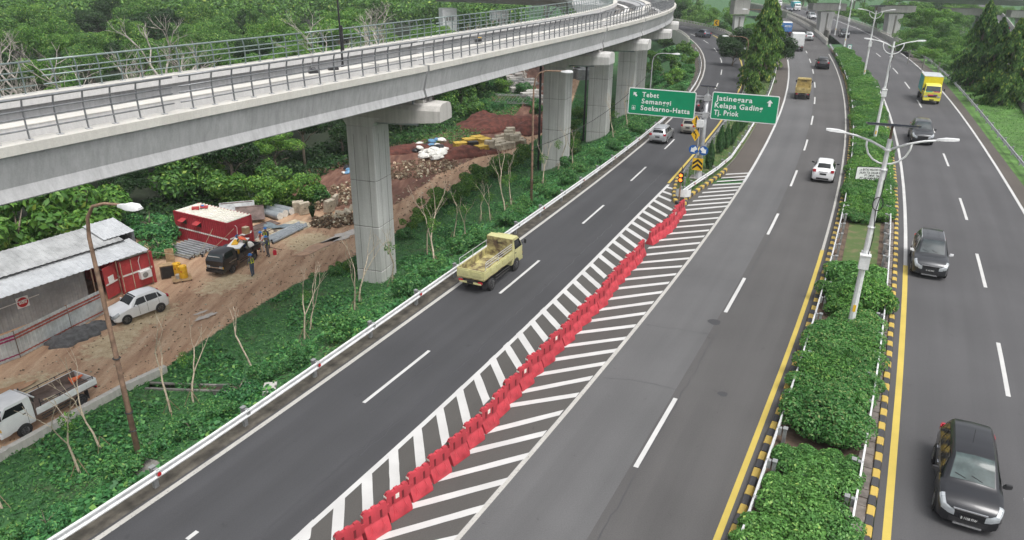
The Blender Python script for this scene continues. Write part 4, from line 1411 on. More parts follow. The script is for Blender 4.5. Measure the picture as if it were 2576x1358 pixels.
low = [Vector((-6.1, 14.2, 0)), Vector((-5.5, 15.3, 0)), Vector((-4.9, 16.3, 0))] + [Vector((x, y, 0)) for x, y in BAR[2:26]] + [Vector((8.0, 41.4, 0))]
upp = [Vector((x, y, 0)) for x, y in BAR[26:]] + [Vector((12.0, 49.2, 0))]
low[1:-1] = [(a + b * 2 + c) / 4 for a, b, c in zip(low, low[1:], low[2:])]
def ORD(n):
    w = 'first second third fourth fifth sixth seventh eighth ninth tenth eleventh twelfth thirteenth fourteenth fifteenth sixteenth seventeenth eighteenth nineteenth'.split()
    if n < 19:
        return w[n]
    t_, u_ = divmod(n + 1, 10)
    tens = {2: 'twent', 3: 'thirt', 4: 'fort', 5: 'fift', 6: 'sixt', 7: 'sevent', 8: 'eight', 9: 'ninet'}
    if t_ > 9:
        return str(n + 1) + 'th'
    return tens[t_] + ('ieth' if u_ == 0 else 'y-' + w[u_ - 1])


proto = make_barrier()
nb = 0
TAPE = {}
for run, shift in ((resample(low, 1.07), 0), (resample(upp, 1.06), 0)):
    for i in range(len(run) - 1):
        a, b = run[i], run[i + 1]
        o = proto if nb == 0 else copy_tree(proto)
        m = (a + b) / 2
        d = b - a
        o.location = (m.x + rnd.uniform(-.06, .06), m.y, 0)
        o.rotation_euler = (0, 0, math.atan2(-d.x, d.y) + rnd.uniform(-.08, .08) - .2)
        o['label'] = 'red plastic barrier, %s counted from the bottom of the row' % ORD(nb)
        o['group'] = 'red barriers on the hatched gore'
        if i % 3 == 0 or rnd.random() < .25:
            MB().box(0, -.40, .86, .13, .08, .07).build('reflective_tape', 'reflector_tape', o)
        if i in (4, 9, 12, 15):
            MB().box(.078, -.02, .72, .008, .14, .17).build('label_plate', 'reflector_tape', o)
        nb += 1

# ------------------------------------------------------------------ direction sign mast on the gore
SRZ = math.radians(-24)
sp_ = at(1757, 449, .14)
mast = thing('direction_sign', 'galvanised mast carrying two green direction boards above the gore', 'sign', sp_, SRZ)
HT = height_for(sp_, 236)
MB().tube([(0, 0, .1), (0, 0, HT * .55), (0, 0, HT)], [.19, .16, .13], 12).build('pole', 'galvanised', mast, 1)
MB().loft([[(math.cos(a) * r, math.sin(a) * r, z) for a in [k * math.pi / 4 for k in range(8)]] for r, z in ((.42, 0), (.40, .06), (.22, .45), (.2, .7))]).build('foot', 'galvanised', mast, 30)
MB().box(0, 0, .04, 1.3, 1.1, .16).build('foundation', 'concrete_old', mast)
for (bx0, bx1, by0, by1, y) in ((1752, 1794, 244, 244, 0), (1750, 1792, 286, 286, 0)):
    x0, z0 = on_plane(bx0, by0, sp_, SRZ)
    x1, z1 = on_plane(bx1, by1, sp_, SRZ)
    for dz in (-.1, .1):
        MB().bar((x0 - .9, .0, z0 + dz), (x1 + .9, .0, z0 + dz), .09, .09).build('cross_arm', 'galvanised', mast)
    MB().box(0, 0, z0, .42, .42, .4).build('clamp', 'galvanised', mast)


def board(parent, corners):
    pts = [on_plane(px, py, sp_, SRZ) for px, py in corners]
    x0 = (pts[0][0] + pts[3][0]) / 2
    x1 = (pts[1][0] + pts[2][0]) / 2
    z1 = (pts[0][1] + pts[1][1]) / 2
    z0 = (pts[2][1] + pts[3][1]) / 2
    Y = -.18
    flat(parent, rrect(x0, z0, x1, z1, .12), 'sign_white', Y, 'board_edge', .05)
    o = flat(parent, rrect(x0 + .06, z0 + .06, x1 - .06, z1 - .06, .1), 'sign_green', Y - .006, 'board_face', .006)
    for fx in (.2, .8):
        MB().box(x0 + (x1 - x0) * fx, Y + .09, (z0 + z1) / 2, .07, .06, (z1 - z0) * .9).build('stiffener', 'galvanised', parent)
    return x0, x1, z0, z1, Y - .009


def arrow(parent, cx_, cz_, s, ang, mat='sign_white', y=0, w=.42):
    """fat arrow of size s pointing up, turned by ang"""
    pts = [(0, .5), (.45, .02), (w * .42, .02), (w * .42, -.5), (-w * .42, -.5), (-w * .42, .02), (-.45, .02)]
    c_, s_ = math.cos(ang), math.sin(ang)
    flat(parent, [(cx_ + s * (x * c_ - z * s_), cz_ + s * (x * s_ + z * c_)) for x, z in pts][::-1], mat, y, 'arrow', .004)


x0, x1, z0, z1, Y = board(mast, [(1583, 221), (1753.5, 228.5), (1748, 296), (1581, 287)])
bw, bh = x1 - x0, z1 - z0
ch = .18 * bh
for s, fa, fb, fz in (('Tebet', .207, .458, .685), ('Semanggi', .205, .645, .435), ('Soekarno-Hatta', .197, .93, .18)):
    text(s, mast, 'sign_white', (fb - fa) * bw, ch, (x0 + fa * bw, Y - .001, z0 + fz * bh), bold=.02, space=1.15)
arrow(mast, x0 + .1 * bw, z0 + .765 * bh, .2 * bh, math.radians(42), y=Y - .002)
ix, iz, ih = x0 + .062 * bw, z0 + .17 * bh, .15 * bh
for a in ((ix, iz, ix + ih * .9, iz + .02), (ix, iz + ih, ix + ih * .9, iz + ih + .02), (ix, iz, ix + .02, iz + ih), (ix + ih * .9 - .02, iz, ix + ih * .9, iz + ih)):
    flat(mast, [(a[0], a[1]), (a[2], a[1]), (a[2], a[3]), (a[0], a[3])], 'sign_white', Y - .002, 'pictogram', .003)
cxp = ix + ih * .45
flat(mast, [(cxp + u * ih, iz + v * ih) for u, v in ((0, .92), (.06, .8), (.06, .6), (.36, .38), (.36, .28), (.06, .4), (.05, .22), (.15, .12), (.15, .06), (0, .1), (-.15, .06), (-.15, .12), (-.05, .22), (-.06, .4), (-.36, .28), (-.36, .38), (-.06, .6), (-.06, .8))][::-1], 'sign_white', Y - .002, 'pictogram', .003)
x0, x1, z0, z1, Y = board(mast, [(1793, 231), (1963, 239.6), (1954, 310), (1788, 299.8)])
bw, bh = x1 - x0, z1 - z0
for s, fa, fb, fz in (('Jatinegara', .06, .61, .695), ('Kelapa Gading', .05, .775, .435), ('Tj. Priok', .05, .43, .17)):
    text(s, mast, 'sign_white', (fb - fa) * bw, .18 * bh, (x0 + fa * bw, Y - .001, z0 + fz * bh), bold=.02, space=1.12)
arrow(mast, x0 + .865 * bw, z0 + .735 * bh, .24 * bh, 0, y=Y - .002)
# small solar panel on top
MB().box(0, 0, HT + .55, 1.15, .75, .05, rx=-.25).build('solar_panel', 'solar', mast)
MB().tube([(0, 0, HT - .05), (0, 0, HT + .5)], .05, 8).build('panel_post', 'galvanised', mast)
bx, bz = on_plane(1763, 309, sp_, SRZ)
MB().box(bx, -.2, bz, .5, .3, .55).build('control_box', 'white_paint', mast)

# signs on the thin post in front of the mast
sq = at(1748, 447, .14) + Vector((-.1, -.35, 0))
post = thing('warning_sign_post', 'thin post with yellow diamond warnings, blue arrow discs and chevron board', 'sign', sq, SRZ)
MB().tube([(-.05, .06, 0), (-.05, .06, height_for(sq, 296))], .04, 8).build('post', 'galvanised', post)


def diamond(px, py, r):
    x, z = on_plane(px, py, sq, SRZ)
    for rr, m, yy in ((r, 'sign_yellow', 0.0),):
        flat(post, [(x, z - rr * 1.5), (x + rr, z), (x, z + rr * 1.5), (x - rr, z)], m, yy, 'diamond_plate', .02)
    return x, z


x, z = diamond(1751, 306, .33)
flat(post, [(x - .03, z - .1), (x + .03, z - .1), (x + .06, z + .3), (x, z + .36), (x - .06, z + .3)], 'sign_black', -.006, 'symbol', .004)
flat(post, [(x + .05 * math.cos(k * .785), z - .24 + .05 * math.sin(k * .785)) for k in range(8)], 'sign_black', -.006, 'symbol', .004)
x, z = diamond(1749.6, 339, .34)
flat(post, [(x + .09, z - .3), (x + .09, z + .02), (x - .06, z + .18), (x - .01, z + .26), (x - .2, z + .28), (x - .17, z + .06), (x - .12, z + .12), (x + .01, z - .03), (x + .01, z - .3)][::-1], 'sign_black', -.006, 'symbol', .004)
for px, py, an in ((1744.7, 376, 128), (1770, 379, -138)):
    x, z = on_plane(px, py, sq, SRZ)
    R = .36
    flat(post, [(x + R * math.cos(k * math.pi / 12), z + R * math.sin(k * math.pi / 12)) for k in range(24)], 'sign_blue', -.01, 'disc', .02)
    arrow(post, x, z, .56, math.radians(an), y=-.018, w=.6)
x, z = on_plane(1754.8, 413, sq, SRZ)
W2, H2 = .41, .48
flat(post, [(x - W2, z - H2), (x + W2, z - H2), (x + W2, z + H2), (x - W2, z + H2)], 'sign_yellow', -.03, 'chevron_board', .02)
for dz in (-.22, .14):
    flat(post, [(x - W2 + .03, z + dz - .22), (x, z + dz + .1), (x + W2 - .03, z + dz - .22), (x + W2 - .03, z + dz - .02), (x, z + dz + .30), (x - W2 + .03, z + dz - .02)], 'sign_black', -.036, 'chevron', .004)

# flashing amber light
p = at(1708, 503, .1)
tl = thing('warning_light', 'rusty post with two lit amber lamps at the island nose', 'traffic light', p, SRZ)
H_ = height_for(p, 427)
MB().tube([(0, 0, 0), (0, 0, H_ * .95)], .055, 8).build('post', 'rust_pole', tl)
z_ = height_for(p, 445)
MB().box(0, -.1, z_, .33, .2, .70).build('lamp_housing', 'sign_black', tl)
for dz in (-.17, .17):
    MB().lathe([(.125, 0), (.12, -.03), (.07, -.05), (0.001, -.055)], 14, (0, -.202, z_ + dz), 'Y').build('lamp', 'amber_lit', tl, 1)
    MB().loft([[(.145 * math.cos(a), -.205, z_ + dz + .145 * math.sin(a)) for a in [math.pi * k / 8 for k in range(9)]], [(.145 * math.cos(a), -.32, z_ + dz + .145 * math.sin(a)) for a in [math.pi * k / 8 for k in range(9)]]], closed=False).build('visor', 'sign_black', tl)
MB().box(0, 0, H_, .05, .05, .5).build('bracket', 'black_metal', tl)


# ------------------------------------------------------------------ street lamps
def double_lamp(px, py, label, panel, h_arm=None, box=True, n=0):
    p = at(px, py, .13)
    rz = heading('right_dash', p.y) * .8
    t = thing('street_lamp', label, 'street lamp', p, rz)
    H = h_arm or 9.0
    MB().lathe([(.24, 0), (.24, .04), (.145, .06), (.14, 2.2), (.115, 5.5), (.085, H + .45), (.0, H + .46)], 8).build('pole', 'white_paint', t, 40)
    for z in (H - .05, H - .9, H * .6):
        MB().lathe([(.15, z), (.16, z + .03), (.15, z + .06)], 8).build('collar', 'white_paint', t)
    for s in (-1, 1):
        MB().tube([(s * .08, 0, H), (s * .68, 0, H + .29), (s * 1.29, 0, H + .47), (s * 1.79, 0, H + .55)], [.055, .05, .045, .045], 8).build('arm', 'white_paint', t, 1)
        arc = []
        for k in range(9):
            a = math.pi * k / 16
            arc.append((s * (1.05 * math.cos(a) + .0), 0, H + .42 - 1.25 * math.sin(a) * 1.0))
        arc = [(s * .85, 0, H + .33), (s * .84, 0, H + .08), (s * .72, 0, H - .23), (s * .5, 0, H - .47), (s * .23, 0, H - .6), (s * .05, 0, H - .61)]
        MB().tube(arc, .04, 8).build('loop', 'white_paint', t, 1)
        hd = MB()
        sec = []
        for k, (xx, w, hh) in enumerate(((1.71, .05, .05), (1.82, .09, .06), (2.05, .13, .08), (2.36, .13, .07), (2.52, .09, .05))):
            zz = H + .55 + .02 * k
            sec.append([(s * xx, -w, zz - hh * .4), (s * xx, w, zz - hh * .4), (s * xx, w * .8, zz + hh), (s * xx, -w * .8, zz + hh)])
        lum = hd.loft(sec).build('luminaire', 'white_paint', t, 30)
        MB().box(s * 2.16, 0, H + .575, .4, .2, .02).build('lens', 'lamp_glass', lum)
    if panel:
        MB().tube([(0, 0, H + .4), (0, 0, H + 1.0)], .05, 8).build('panel_post', 'rust_pole', t)
        MB().box(0, 0, H + 1.05, 2.0, .95, .06, rx=-.16).build('solar_panel', 'solar', t)
        MB().box(0, 0, H + 1.0, 1.9, .06, .06, rx=-.16).build('panel_rail', 'galvanised', t)
    if box:
        zb = H * .42 if n == 0 else H * .55
        b = MB().box(0, -.17, zb, .42, .3, .62).build('battery_box', 'white_paint', t)
        MB().box(0, -.17, zb + .33, .46, .36, .05).build('box_lid', 'white_paint', b)
        MB().box(0, .1, zb + .15, .34, .2, .55).build('battery_box', 'white_paint', t)
        MB().tube([(.1, -.12, zb + .3), (.16, -.06, zb + 1.2), (.02, -.13, zb + 2.4), (.14, -.05, zb + 3.4), (.13, 0, H - .8)], .018, 5).build('cable', 'wire', t)
    if n == 0:
        MB().tube([(.05 + .2 * math.cos(a), -.16, H - 2.35 + .3 * math.sin(a)) for a in [k * math.pi / 8 for k in range(17)]], .022, 5).build('cable_coil', 'wire', t)
    MB().box(0, -.142, 1.35, .12, .012, .34).build('number_plate', 'sign_yellow', t)
    return t


double_lamp(2135, 838, 'nearest white double-arm street lamp with solar panel on the median', True, 8.72)
double_lamp(2196, 368, 'second white double-arm street lamp on the median, without a panel', False, 9.1, n=1)
double_lamp(2171, 202, 'third white double-arm street lamp on the median, with solar panel', True, 9.4, n=1)
double_lamp(2124, 116, 'fourth white double-arm street lamp on the median, cut by the top edge', False, 9.6, n=1)
double_lamp(2100, 88, 'farthest white lamp pole on the median beside the concrete pier', False, 11.5, n=1)


def arc_lamp(px, py, zb, top_row, label, mat, arm=2.3, rzs=1, lean=0.0, rz=None, base=True, H=None):
    p = at(px, py, zb)
    H = H or height_for(p, top_row)
    t = thing('street_lamp', label, 'street lamp', p, rz if rz is not None else math.radians(-20))
    s = rzs
    pts = [(0, 0, 0), (0, 0, H * .4), (0, 0, H * .8), (0, 0, H * .88), (s * .12, 0, H * .945), (s * .42, 0, H * .985), (s * .9, 0, H), (s * arm * .75, 0, H * 1.004)]
    MB().tube(pts, [.105, .085, .065, .058, .054, .05, .045, .04], 10).build('pole', mat, t, 1)
    a = arm * .72
    sec = []
    for xx, w, h0, h1 in ((a, .05, -.03, .05), (a + .2, .1, -.04, .07), (a + .4, .16, -.05, .12), (a + .7, .16, -.04, .11), (a + .82, .1, -.02, .05)):
        sec.append([(s * xx, -w, H + h0), (s * xx, w, H + h0), (s * xx, w, H + h0 + .04), (s * xx, w * .7, H + h1), (s * xx, -w * .7, H + h1), (s * xx, -w, H + h0 + .04)])
    l = MB().loft(sec).build('luminaire', 'white_paint', t, 30)
    MB().box(s * (a + .55), 0, H - .05, .3, .24, .02).build('lens', 'lamp_glass', l)
    if base:
        MB().box(0, 0, .05, .95, .8, .2).build('foundation', 'concrete_old', t)
    for z in (1.6, 2.3, H * .45):
        MB().lathe([(.12, z), (.135, z + .02), (.12, z + .04)], 8).build('clamp_band', 'black_metal', t)
    return t


arc_lamp(357, 1180, -.25, 503, 'tall rusty single-arm street lamp on the slope in front of the sheds', 'rust_pole', 2.0)
arc_lamp(1336, 530, -.6, 176, 'rusty single-arm street lamp in front of the second pier', 'rust_pole', 2.6)
arc_lamp(1629, 306, -.3, 133, 'grey single-arm street lamp rising behind the left green board', 'grey_pole', 2.8, base=False)
arc_lamp(1867, 232, .14, 93, 'brown single-arm street lamp leaning over the ramp from the island', 'rust_pole', 3.6, -1, base=False)
arc_lamp(1905, 200, .14, 25, 'brown arched lamp pole half hidden behind the tall weeping tree', 'rust_pole', 3.6, -1, base=False)
arc_lamp(2222, 60, -.5, 2, 'small grey arched lamp far behind the inbound parapet', 'grey_pole', 2.0, -1, base=False, H=7.5)

# ------------------------------------------------------------------ boundary board in the median
p = at(2160, 478, .14)
bd = thing('information_board', 'white lettered boundary board standing in the median shrubs', 'sign', p, math.radians(-6))
c0 = on_plane(2159, 412, p, math.radians(-6))
c1 = on_plane(2229, 456, p, math.radians(-6))
x0, x1, z0, z1 = c0[0], on_plane(2232, 430, p, math.radians(-6))[0], c1[1] + .05, on_plane(2190, 421, p, math.radians(-6))[1]
flat(bd, rrect(x0 - .04, z0 - .04, x1 + .04, z1 + .04, .06), 'sign_black', 0, 'board_edge', .04)
flat(bd, rrect(x0, z0, x1, z1, .05), 'sign_white', -.008, 'board_face', .006)
for s, fa, fb, fz in (('BATAS WILAYAH OPERASI', .2, .97, .74), ('JALAN TOL DALAM KOTA', .1, .93, .50), ('PT CMNP, Tbk', .28, .78, .27), ('PT JASAMARGA', .14, .8, .06)):
    text(s, bd, 'sign_black', (fb - fa) * (x1 - x0), .17 * (z1 - z0), (x0 + fa * (x1 - x0), -.012, z0 + fz * (z1 - z0)), bold=.02)
flat(bd, [(x0 + .06 * (x1 - x0), z0 + .74 * (z1 - z0)), (x0 + .17 * (x1 - x0), z0 + .86 * (z1 - z0)), (x0 + .17 * (x1 - x0), z0 + .74 * (z1 - z0))][::-1], 'sign_back', -.012, 'emblem', .003)
for fx in (.22, .8):
    MB().tube([(x0 + fx * (x1 - x0), .05, 0), (x0 + fx * (x1 - x0), .05, z1)], .04, 8).build('post', 'galvanised', bd)
p = at(2135, 130, .14)
sg = thing('small_sign', 'small square sign among far median shrubs', 'sign', p, 0)
hh = height_for(p, 122)
MB().tube([(0, 0, 0), (0, 0, hh)], .04, 6).build('post', 'galvanised', sg)
flat(sg, rrect(-.42, hh - .35, .42, hh + .75, .08), 'teal', -.05, 'plate', .02)
flat(sg, rrect(-.32, hh - .05, .32, hh + .65, .06), 'sign_white', -.06, 'plate', .006)
flat(sg, rrect(-.15, hh + .15, .15, hh + .5, .1), 'sign_back', -.066, 'symbol', .004)
p = Vector((50.2, 192, 0.8))
cs = thing('chevron_sign', 'small yellow and black bend sign above the ramp parapet', 'sign', p, math.radians(-12))
hh = height_for(p, 57)
MB().tube([(0, 0, 0), (0, 0, hh)], .04, 6).build('post', 'galvanised', cs)
flat(cs, rrect(-.6, hh - .7, .6, hh + .7, .05), 'sign_yellow', -.05, 'plate', .02)
flat(cs, [(.35, hh + .5), (.05, hh + .5), (-.42, hh), (.05, hh - .5), (.35, hh - .5), (-.1, hh)], 'sign_black', -.06, 'chevron', .006)

# ------------------------------------------------------------------ vehicles (local +Y is forward)
STY = {
    # f, zb, zs, zr, w, wr   (fractions of length / height / half width)
    'hatch': [(0, .22, .34, .42, .70, .66), (.015, .15, .40, .48, .86, .80), (.05, .12, .46, .54, .95, .88), (.14, .12, .55, .60, .99, .90), (.25, .12, .61, .645, 1, .86), (.30, .12, .62, .72, 1, .80), (.42, .12, .63, .955, 1, .70), (.48, .12, .635, .99, 1, .69),
              (.66, .12, .65, 1.0, 1, .68), (.84, .12, .67, .96, .99, .66), (.89, .12, .68, .88, .98, .68), (.955, .13, .69, .70, .96, .74), (.985, .16, .58, .62, .92, .80), (1, .22, .50, .54, .84, .74)],
    'mpv': [(0, .24, .36, .42, .72, .68), (.012, .14, .42, .47, .88, .82), (.05, .11, .51, .555, .97, .90), (.13, .11, .56, .59, 1, .91), (.215, .11, .59, .612, 1, .88), (.25, .11, .585, .66, 1, .82), (.37, .11, .59, .94, 1, .72), (.44, .11, .59, .985, 1, .71),
            (.65, .11, .60, 1.0, 1, .70), (.88, .11, .61, .975, .99, .68), (.93, .11, .61, .90, .98, .70), (.975, .12, .60, .63, .95, .78), (.99, .15, .52, .56, .92, .82), (1, .22, .44, .48, .86, .76)],
    'suv': [(0, .26, .38, .44, .74, .70), (.012, .17, .44, .50, .90, .84), (.05, .15, .50, .555, .97, .90), (.14, .15, .565, .595, 1, .91), (.24, .15, .60, .625, 1, .88), (.28, .15, .605, .69, 1, .82), (.39, .15, .61, .94, 1, .72), (.46, .15, .61, .985, 1, .71),
            (.66, .15, .62, 1.0, 1, .70), (.88, .15, .63, .965, .99, .68), (.93, .15, .63, .88, .98, .71), (.975, .16, .62, .65, .96, .78), (.99, .2, .54, .58, .92, .82), (1, .26, .46, .5, .86, .76)],
}


class Shell:
    def __init__(s, style, L, W, H):
        s.L, s.W, s.H = L, W / 2, H
        s.st = STY[style]

    def at(s, f):
        fs = [q[0] for q in s.st]
        v = [float(np.interp(f, fs, [q[i] for q in s.st])) for i in range(1, 6)]
        zb, zs, zr = v[0] * s.H, v[1] * s.H, v[2] * s.H
        w, wr = v[3] * s.W, v[4] * s.W
        y = s.L * (.5 - f)
        zr = max(zr, zs + .02)
        r = [(0, zb), (.80 * w, zb), (.97 * w, zb + .09), (w, zb + (zs - zb) * .55), (.965 * w, zs), (wr, zr - min(.08, (zr - zs) * .35)), (wr * .86, zr), (0, zr + .025)]
        return y, r

    def ring(s, f):
        y, r = s.at(f)
        return [(a, y, b) for a, b in r] + [(-a, y, b) for a, b in reversed(r[1:-1])]

    def side(s, f, t, sg, o=.012):
        """point between beltline (t=0) and roof edge (t=1)"""
        y, r = s.at(f)
        a, b = r[4], r[5]
        return (sg * (a[0] + (b[0] - a[0]) * t + o), y, a[1] + (b[1] - a[1]) * t + o * .3)

    def low(s, f, t, sg, o=.012):
        """point between mid flank (t=0) and beltline (t=1)"""
        y, r = s.at(f)
        a, b = r[3], r[4]
        return (sg * (a[0] + (b[0] - a[0]) * t + o), y, a[1] + (b[1] - a[1]) * t)

    def top(s, f, k, o=.012):
        """point across the upper surface, k in -1..1"""
        y, r = s.at(f)
        a, b = r[6], r[7]
        m = abs(k)
        return ((1 if k >= 0 else -1) * (b[0] + (a[0] - b[0]) * m), y, b[1] + (a[1] - b[1]) * m + o)


def wheel(parent, x, y, r, w=.2, spokes=5):
    s = 1 if x > 0 else -1
    wh = MB().lathe([(r * .62, -w / 2), (r * .93, -w / 2), (r, -w * .3), (r, w * .3), (r * .93, w / 2), (r * .62, w / 2)], 18, (0, 0, 0), 'X').build('wheel', 'tyre', parent, 35)
    wh.location = (x, y, r)
    mb = MB().lathe([(.001, s * (w * .30)), (r * .14, s * (w * .42)), (r * .62, s * (w * .40)), (r * .66, s * (w * .5))], 18, (0, 0, 0), 'X')
    mb.build('rim', 'rim', wh, 30)
    hb = MB()
    for k in range(spokes):
        a = 2 * math.pi * (k + .5) / spokes
        hb.box(s * w * .42, r * .42 * math.cos(a), r * .42 * math.sin(a), .012, r * .13, r * .13)
    o = hb.build('rim_opening', 'tyre', wh)
    o['kind'] = 'stuff'
    return wh


def car(name, label, cat, px, py, end, key, rev, style, paint, L, W, H, sc=1.0, rails=False, glass='glass_dark', chrome=False, rz=None, z=0.0, plate=None, mirror=None, antenna=False, front_glass='glass_front', group=None, p0=None):
    P = p0 or at(px, py, z)
    if rz is None:
        rz = heading(key, P.y) + (math.pi if rev else 0)
    f = Vector((-math.sin(rz), math.cos(rz), 0))
    C = P + f * (L * sc / 2) * (1 if end == 'rear' else -1 if end == 'front' else 0)
    t = thing(name, label, cat, (C.x, C.y, z + .004), rz, group, sc)
    S = Shell(style, L, W, H)
    fs = sorted(set([q[0] for q in S.st] + [.19, .36, .54, .6, .72, .78]))
    MB().loft([S.ring(q) for q in fs]).build('body', paint, t, 38)
    hatch = style == 'hatch'
    a0, a1 = (.295, .43) if hatch else ((.245, .385) if style == 'mpv' else (.275, .405))
    b0, b1 = (.865, .945) if hatch else (.905, .968)
    ks = [-1, -.5, 0, .5, 1]

    def pane(nm, f0, f1, kk, mat):
        rows = [f0 + (f1 - f0) * i / 4 for i in range(5)]
        mb = MB()
        vs = [S.top(r_, k * kk) for r_ in rows for k in ks]
        n = len(ks)
        fc = [(i * n + j, (i + 1) * n + j, (i + 1) * n + j + 1, i * n + j + 1) for i in range(4) for j in range(n - 1)]
        mb._add(vs, fc)
        return mb.build(nm, mat, t, 1)
    ws = pane('windshield', a0, a1 + .02, .98, front_glass)
    for k in (-.45, .3):
        q0, q1 = S.top(a0 + .01, k, .02), S.top(a0 + .03, k + .5, .022)
        MB().bar(q0, q1, .02, .012).build('wiper', 'trim_black', ws)
    pane('rear_window', b0, b1, .93, glass)
    # side windows: front door, rear door, quarter
    wf = a0 + .045
    rr = b0 - .005
    cuts = [(wf, wf + .115, .50 if not hatch else .55), (None, None, .70 if not hatch else .74), (None, None, rr)]
    spans = [((wf + .0, wf + .10), (.535 if not hatch else .575,) * 2), ((.55 if not hatch else .59,) * 2, (.73 if not hatch else .80,) * 2), ((.745 if not hatch else .812,) * 2, (rr + .02, rr - .03))]
    for sg in (-1, 1):
        for (l0, l1), (r0, r1) in spans:
            if r0 - l0 < .03:
                continue
            rows = []
            for i in range(5):
                u = i / 4
                rows.append((S.side(l0 + (r0 - l0) * u, .10, sg), S.side(l1 + (r1 - l1) * u, .90, sg)))
            mb = MB()
            vs = [p for q in rows for p in q]
            fc = [(2 * i, 2 * i + 2, 2 * i + 3, 2 * i + 1) if sg < 0 else (2 * i, 2 * i + 1, 2 * i + 3, 2 * i + 2) for i in range(4)]
            mb._add(vs, fc)
            mb.build('side_window', glass, t)
        # door handle and seam
        for fd in ((.50, .70) if not hatch else (.53, .76)):
            q = S.low(fd, .62, sg, .02)
            MB().box(q[0], q[1], q[2], .03, .16, .035).build('door_handle', paint if not chrome else 'chrome', t)
        for fd in (wf + .09, .545 if not hatch else .585, .735 if not hatch else .805):
            MB().bar(S.low(fd, -.75, sg, .002), S.low(fd, 1, sg, .002), .012, .012).build('door_seam', 'trim_black', t)
        # lamps
        hl = MB()
        rows = []
        for fq, kx, dy in ((.0, .66, .03), (.003, .88, .025), (.014, 1.0, .015), (.04, 1.0, .0), (.065, 1.0, 0.0), (.085, 1.0, .0)):
            y, r = S.at(fq)
            xw = r[4][0] * kx + (.018 if kx == 1 else .0)
            zs_, th = r[4][1], (.075 if fq < .06 else (.05 if fq < .12 else .01))
            rows.append([(sg * xw, y + dy, zs_ - th), (sg * xw, y + dy, zs_ + .015), (sg * (min(xw, r[5][0]) + .004), y + dy * .6, max(zs_ + .03, r[5][1] + .018)), (sg * (min(xw, r[5][0]) * .90), y + dy * .4, r[6][1] + .012)])
        hl.loft(rows, closed=False)
        hl.build('headlight', 'headlamp', t)
        yb = S.at(.985)
        tl_ = MB()
        zt_ = yb[1][4][1]
        wz = yb[1][3][0]
        hgt = .22 if not hatch else .2
        tl_.box(sg * wz * .84, -L / 2 + .035, zt_ * 1.06, wz * .27, .10, hgt)
        tl_.box(sg * (wz * .985), -L / 2 + .11, zt_ * 1.06, .04, .16, hgt * .8)
        tl_.build('taillight', 'tail_red', t)
        # mirrors
        q = S.side(wf + .03, .06, sg, .0)
        mo = MB().loft([[(q[0] + sg * .02, q[1] - .04, q[2]), (q[0] + sg * .02, q[1] + .04, q[2]), (q[0] + sg * .02, q[1] + .04, q[2] + .05), (q[0] + sg * .02, q[1] - .04, q[2] + .05)],
                        [(q[0] + sg * .08, q[1] - .05, q[2] + .0), (q[0] + sg * .08, q[1] + .07, q[2] + .0), (q[0] + sg * .08, q[1] + .05, q[2] + .13), (q[0] + sg * .08, q[1] - .05, q[2] + .13)],
                        [(q[0] + sg * .24, q[1] - .04, q[2] + .03), (q[0] + sg * .24, q[1] + .03, q[2] + .03), (q[0] + sg * .24, q[1] + .02, q[2] + .13), (q[0] + sg * .24, q[1] - .04, q[2] + .13)]])
        mo.build('mirror', mirror or paint, t, 40)
        if rails:
            MB().tube([S.side(.46, 1.0, sg, -.03), tuple(np.array(S.side(.50, 1.0, sg, -.05)) + [0, 0, .09]), tuple(np.array(S.side(.82, 1.0, sg, -.05)) + [0, 0, .09]), S.side(.86, 1.0, sg, -.03)], .022, 6).build('roof_rail', 'chrome' if chrome else 'trim_black', t)
    # front end
    y0 = L / 2
    zg = S.at(.02)[1][4][1]
    wg = S.at(.02)[1][3][0]
    MB().box(0, y0 - .012, zg * .94, wg * 1.05, .06, .11).build('grille', 'trim_black', t)
    MB().box(0, y0 + .012, zg * 1.04, wg * 1.15, .05, .035).build('grille_bar', 'chrome', t)
    MB().box(0, y0 - .02, zg * .52, wg * 1.3, .07, .15).build('air_intake', 'trim_black', t)
    for sg in (-1, 1):
        MB().lathe([(.001, .02), (.05, .015), (.06, 0)], 10, (sg * wg * .78, y0 - .06, zg * .55), 'Y').build('fog_lamp', 'headlamp', t)
    MB().box(0, y0 + .025, zg * .70, .46, .02, .13).build('number_plate', 'plate_black', t)
    if plate:
        text(plate, t, 'sign_white', .40, .085, (.20, y0 + .0365, zg * .70 - .04), (math.pi / 2, 0, math.pi), bold=.0)
    if chrome:
        MB().box(0, y0 + .012, zg * .36, wg * .95, .05, .06).build('bumper_strip', 'chrome', t)
    # rear end
    zr_ = S.at(.985)[1][4][1]
    MB().box(0, -y0 - .002, zr_ * .80, .46, .02, .13).build('number_plate', 'plate_black', t)
    MB().box(0, -y0 - .004, zr_ * .98, .62, .03, .05).build('rear_trim', 'chrome', t)
    MB().box(0, -y0 + .01, zr_ * .40, wg * 1.25, .05, .13).build('rear_valance', 'trim_black', t)
    if antenna:
        q = S.top(.56, .1)
        MB().tube([q, (q[0], q[1] - .18, q[2] + .36)], .01, 5).build('antenna', 'trim_black', t)
    if rails:
        for f_ in (.5, .56, .62, .68, .74):
            MB().bar(S.top(f_, -.6, .0), S.top(f_, .6, .0), .03, .016).build('roof_rib', paint, t)
    # wheels
    r = .29 if hatch else (.31 if style == 'mpv' else .36)
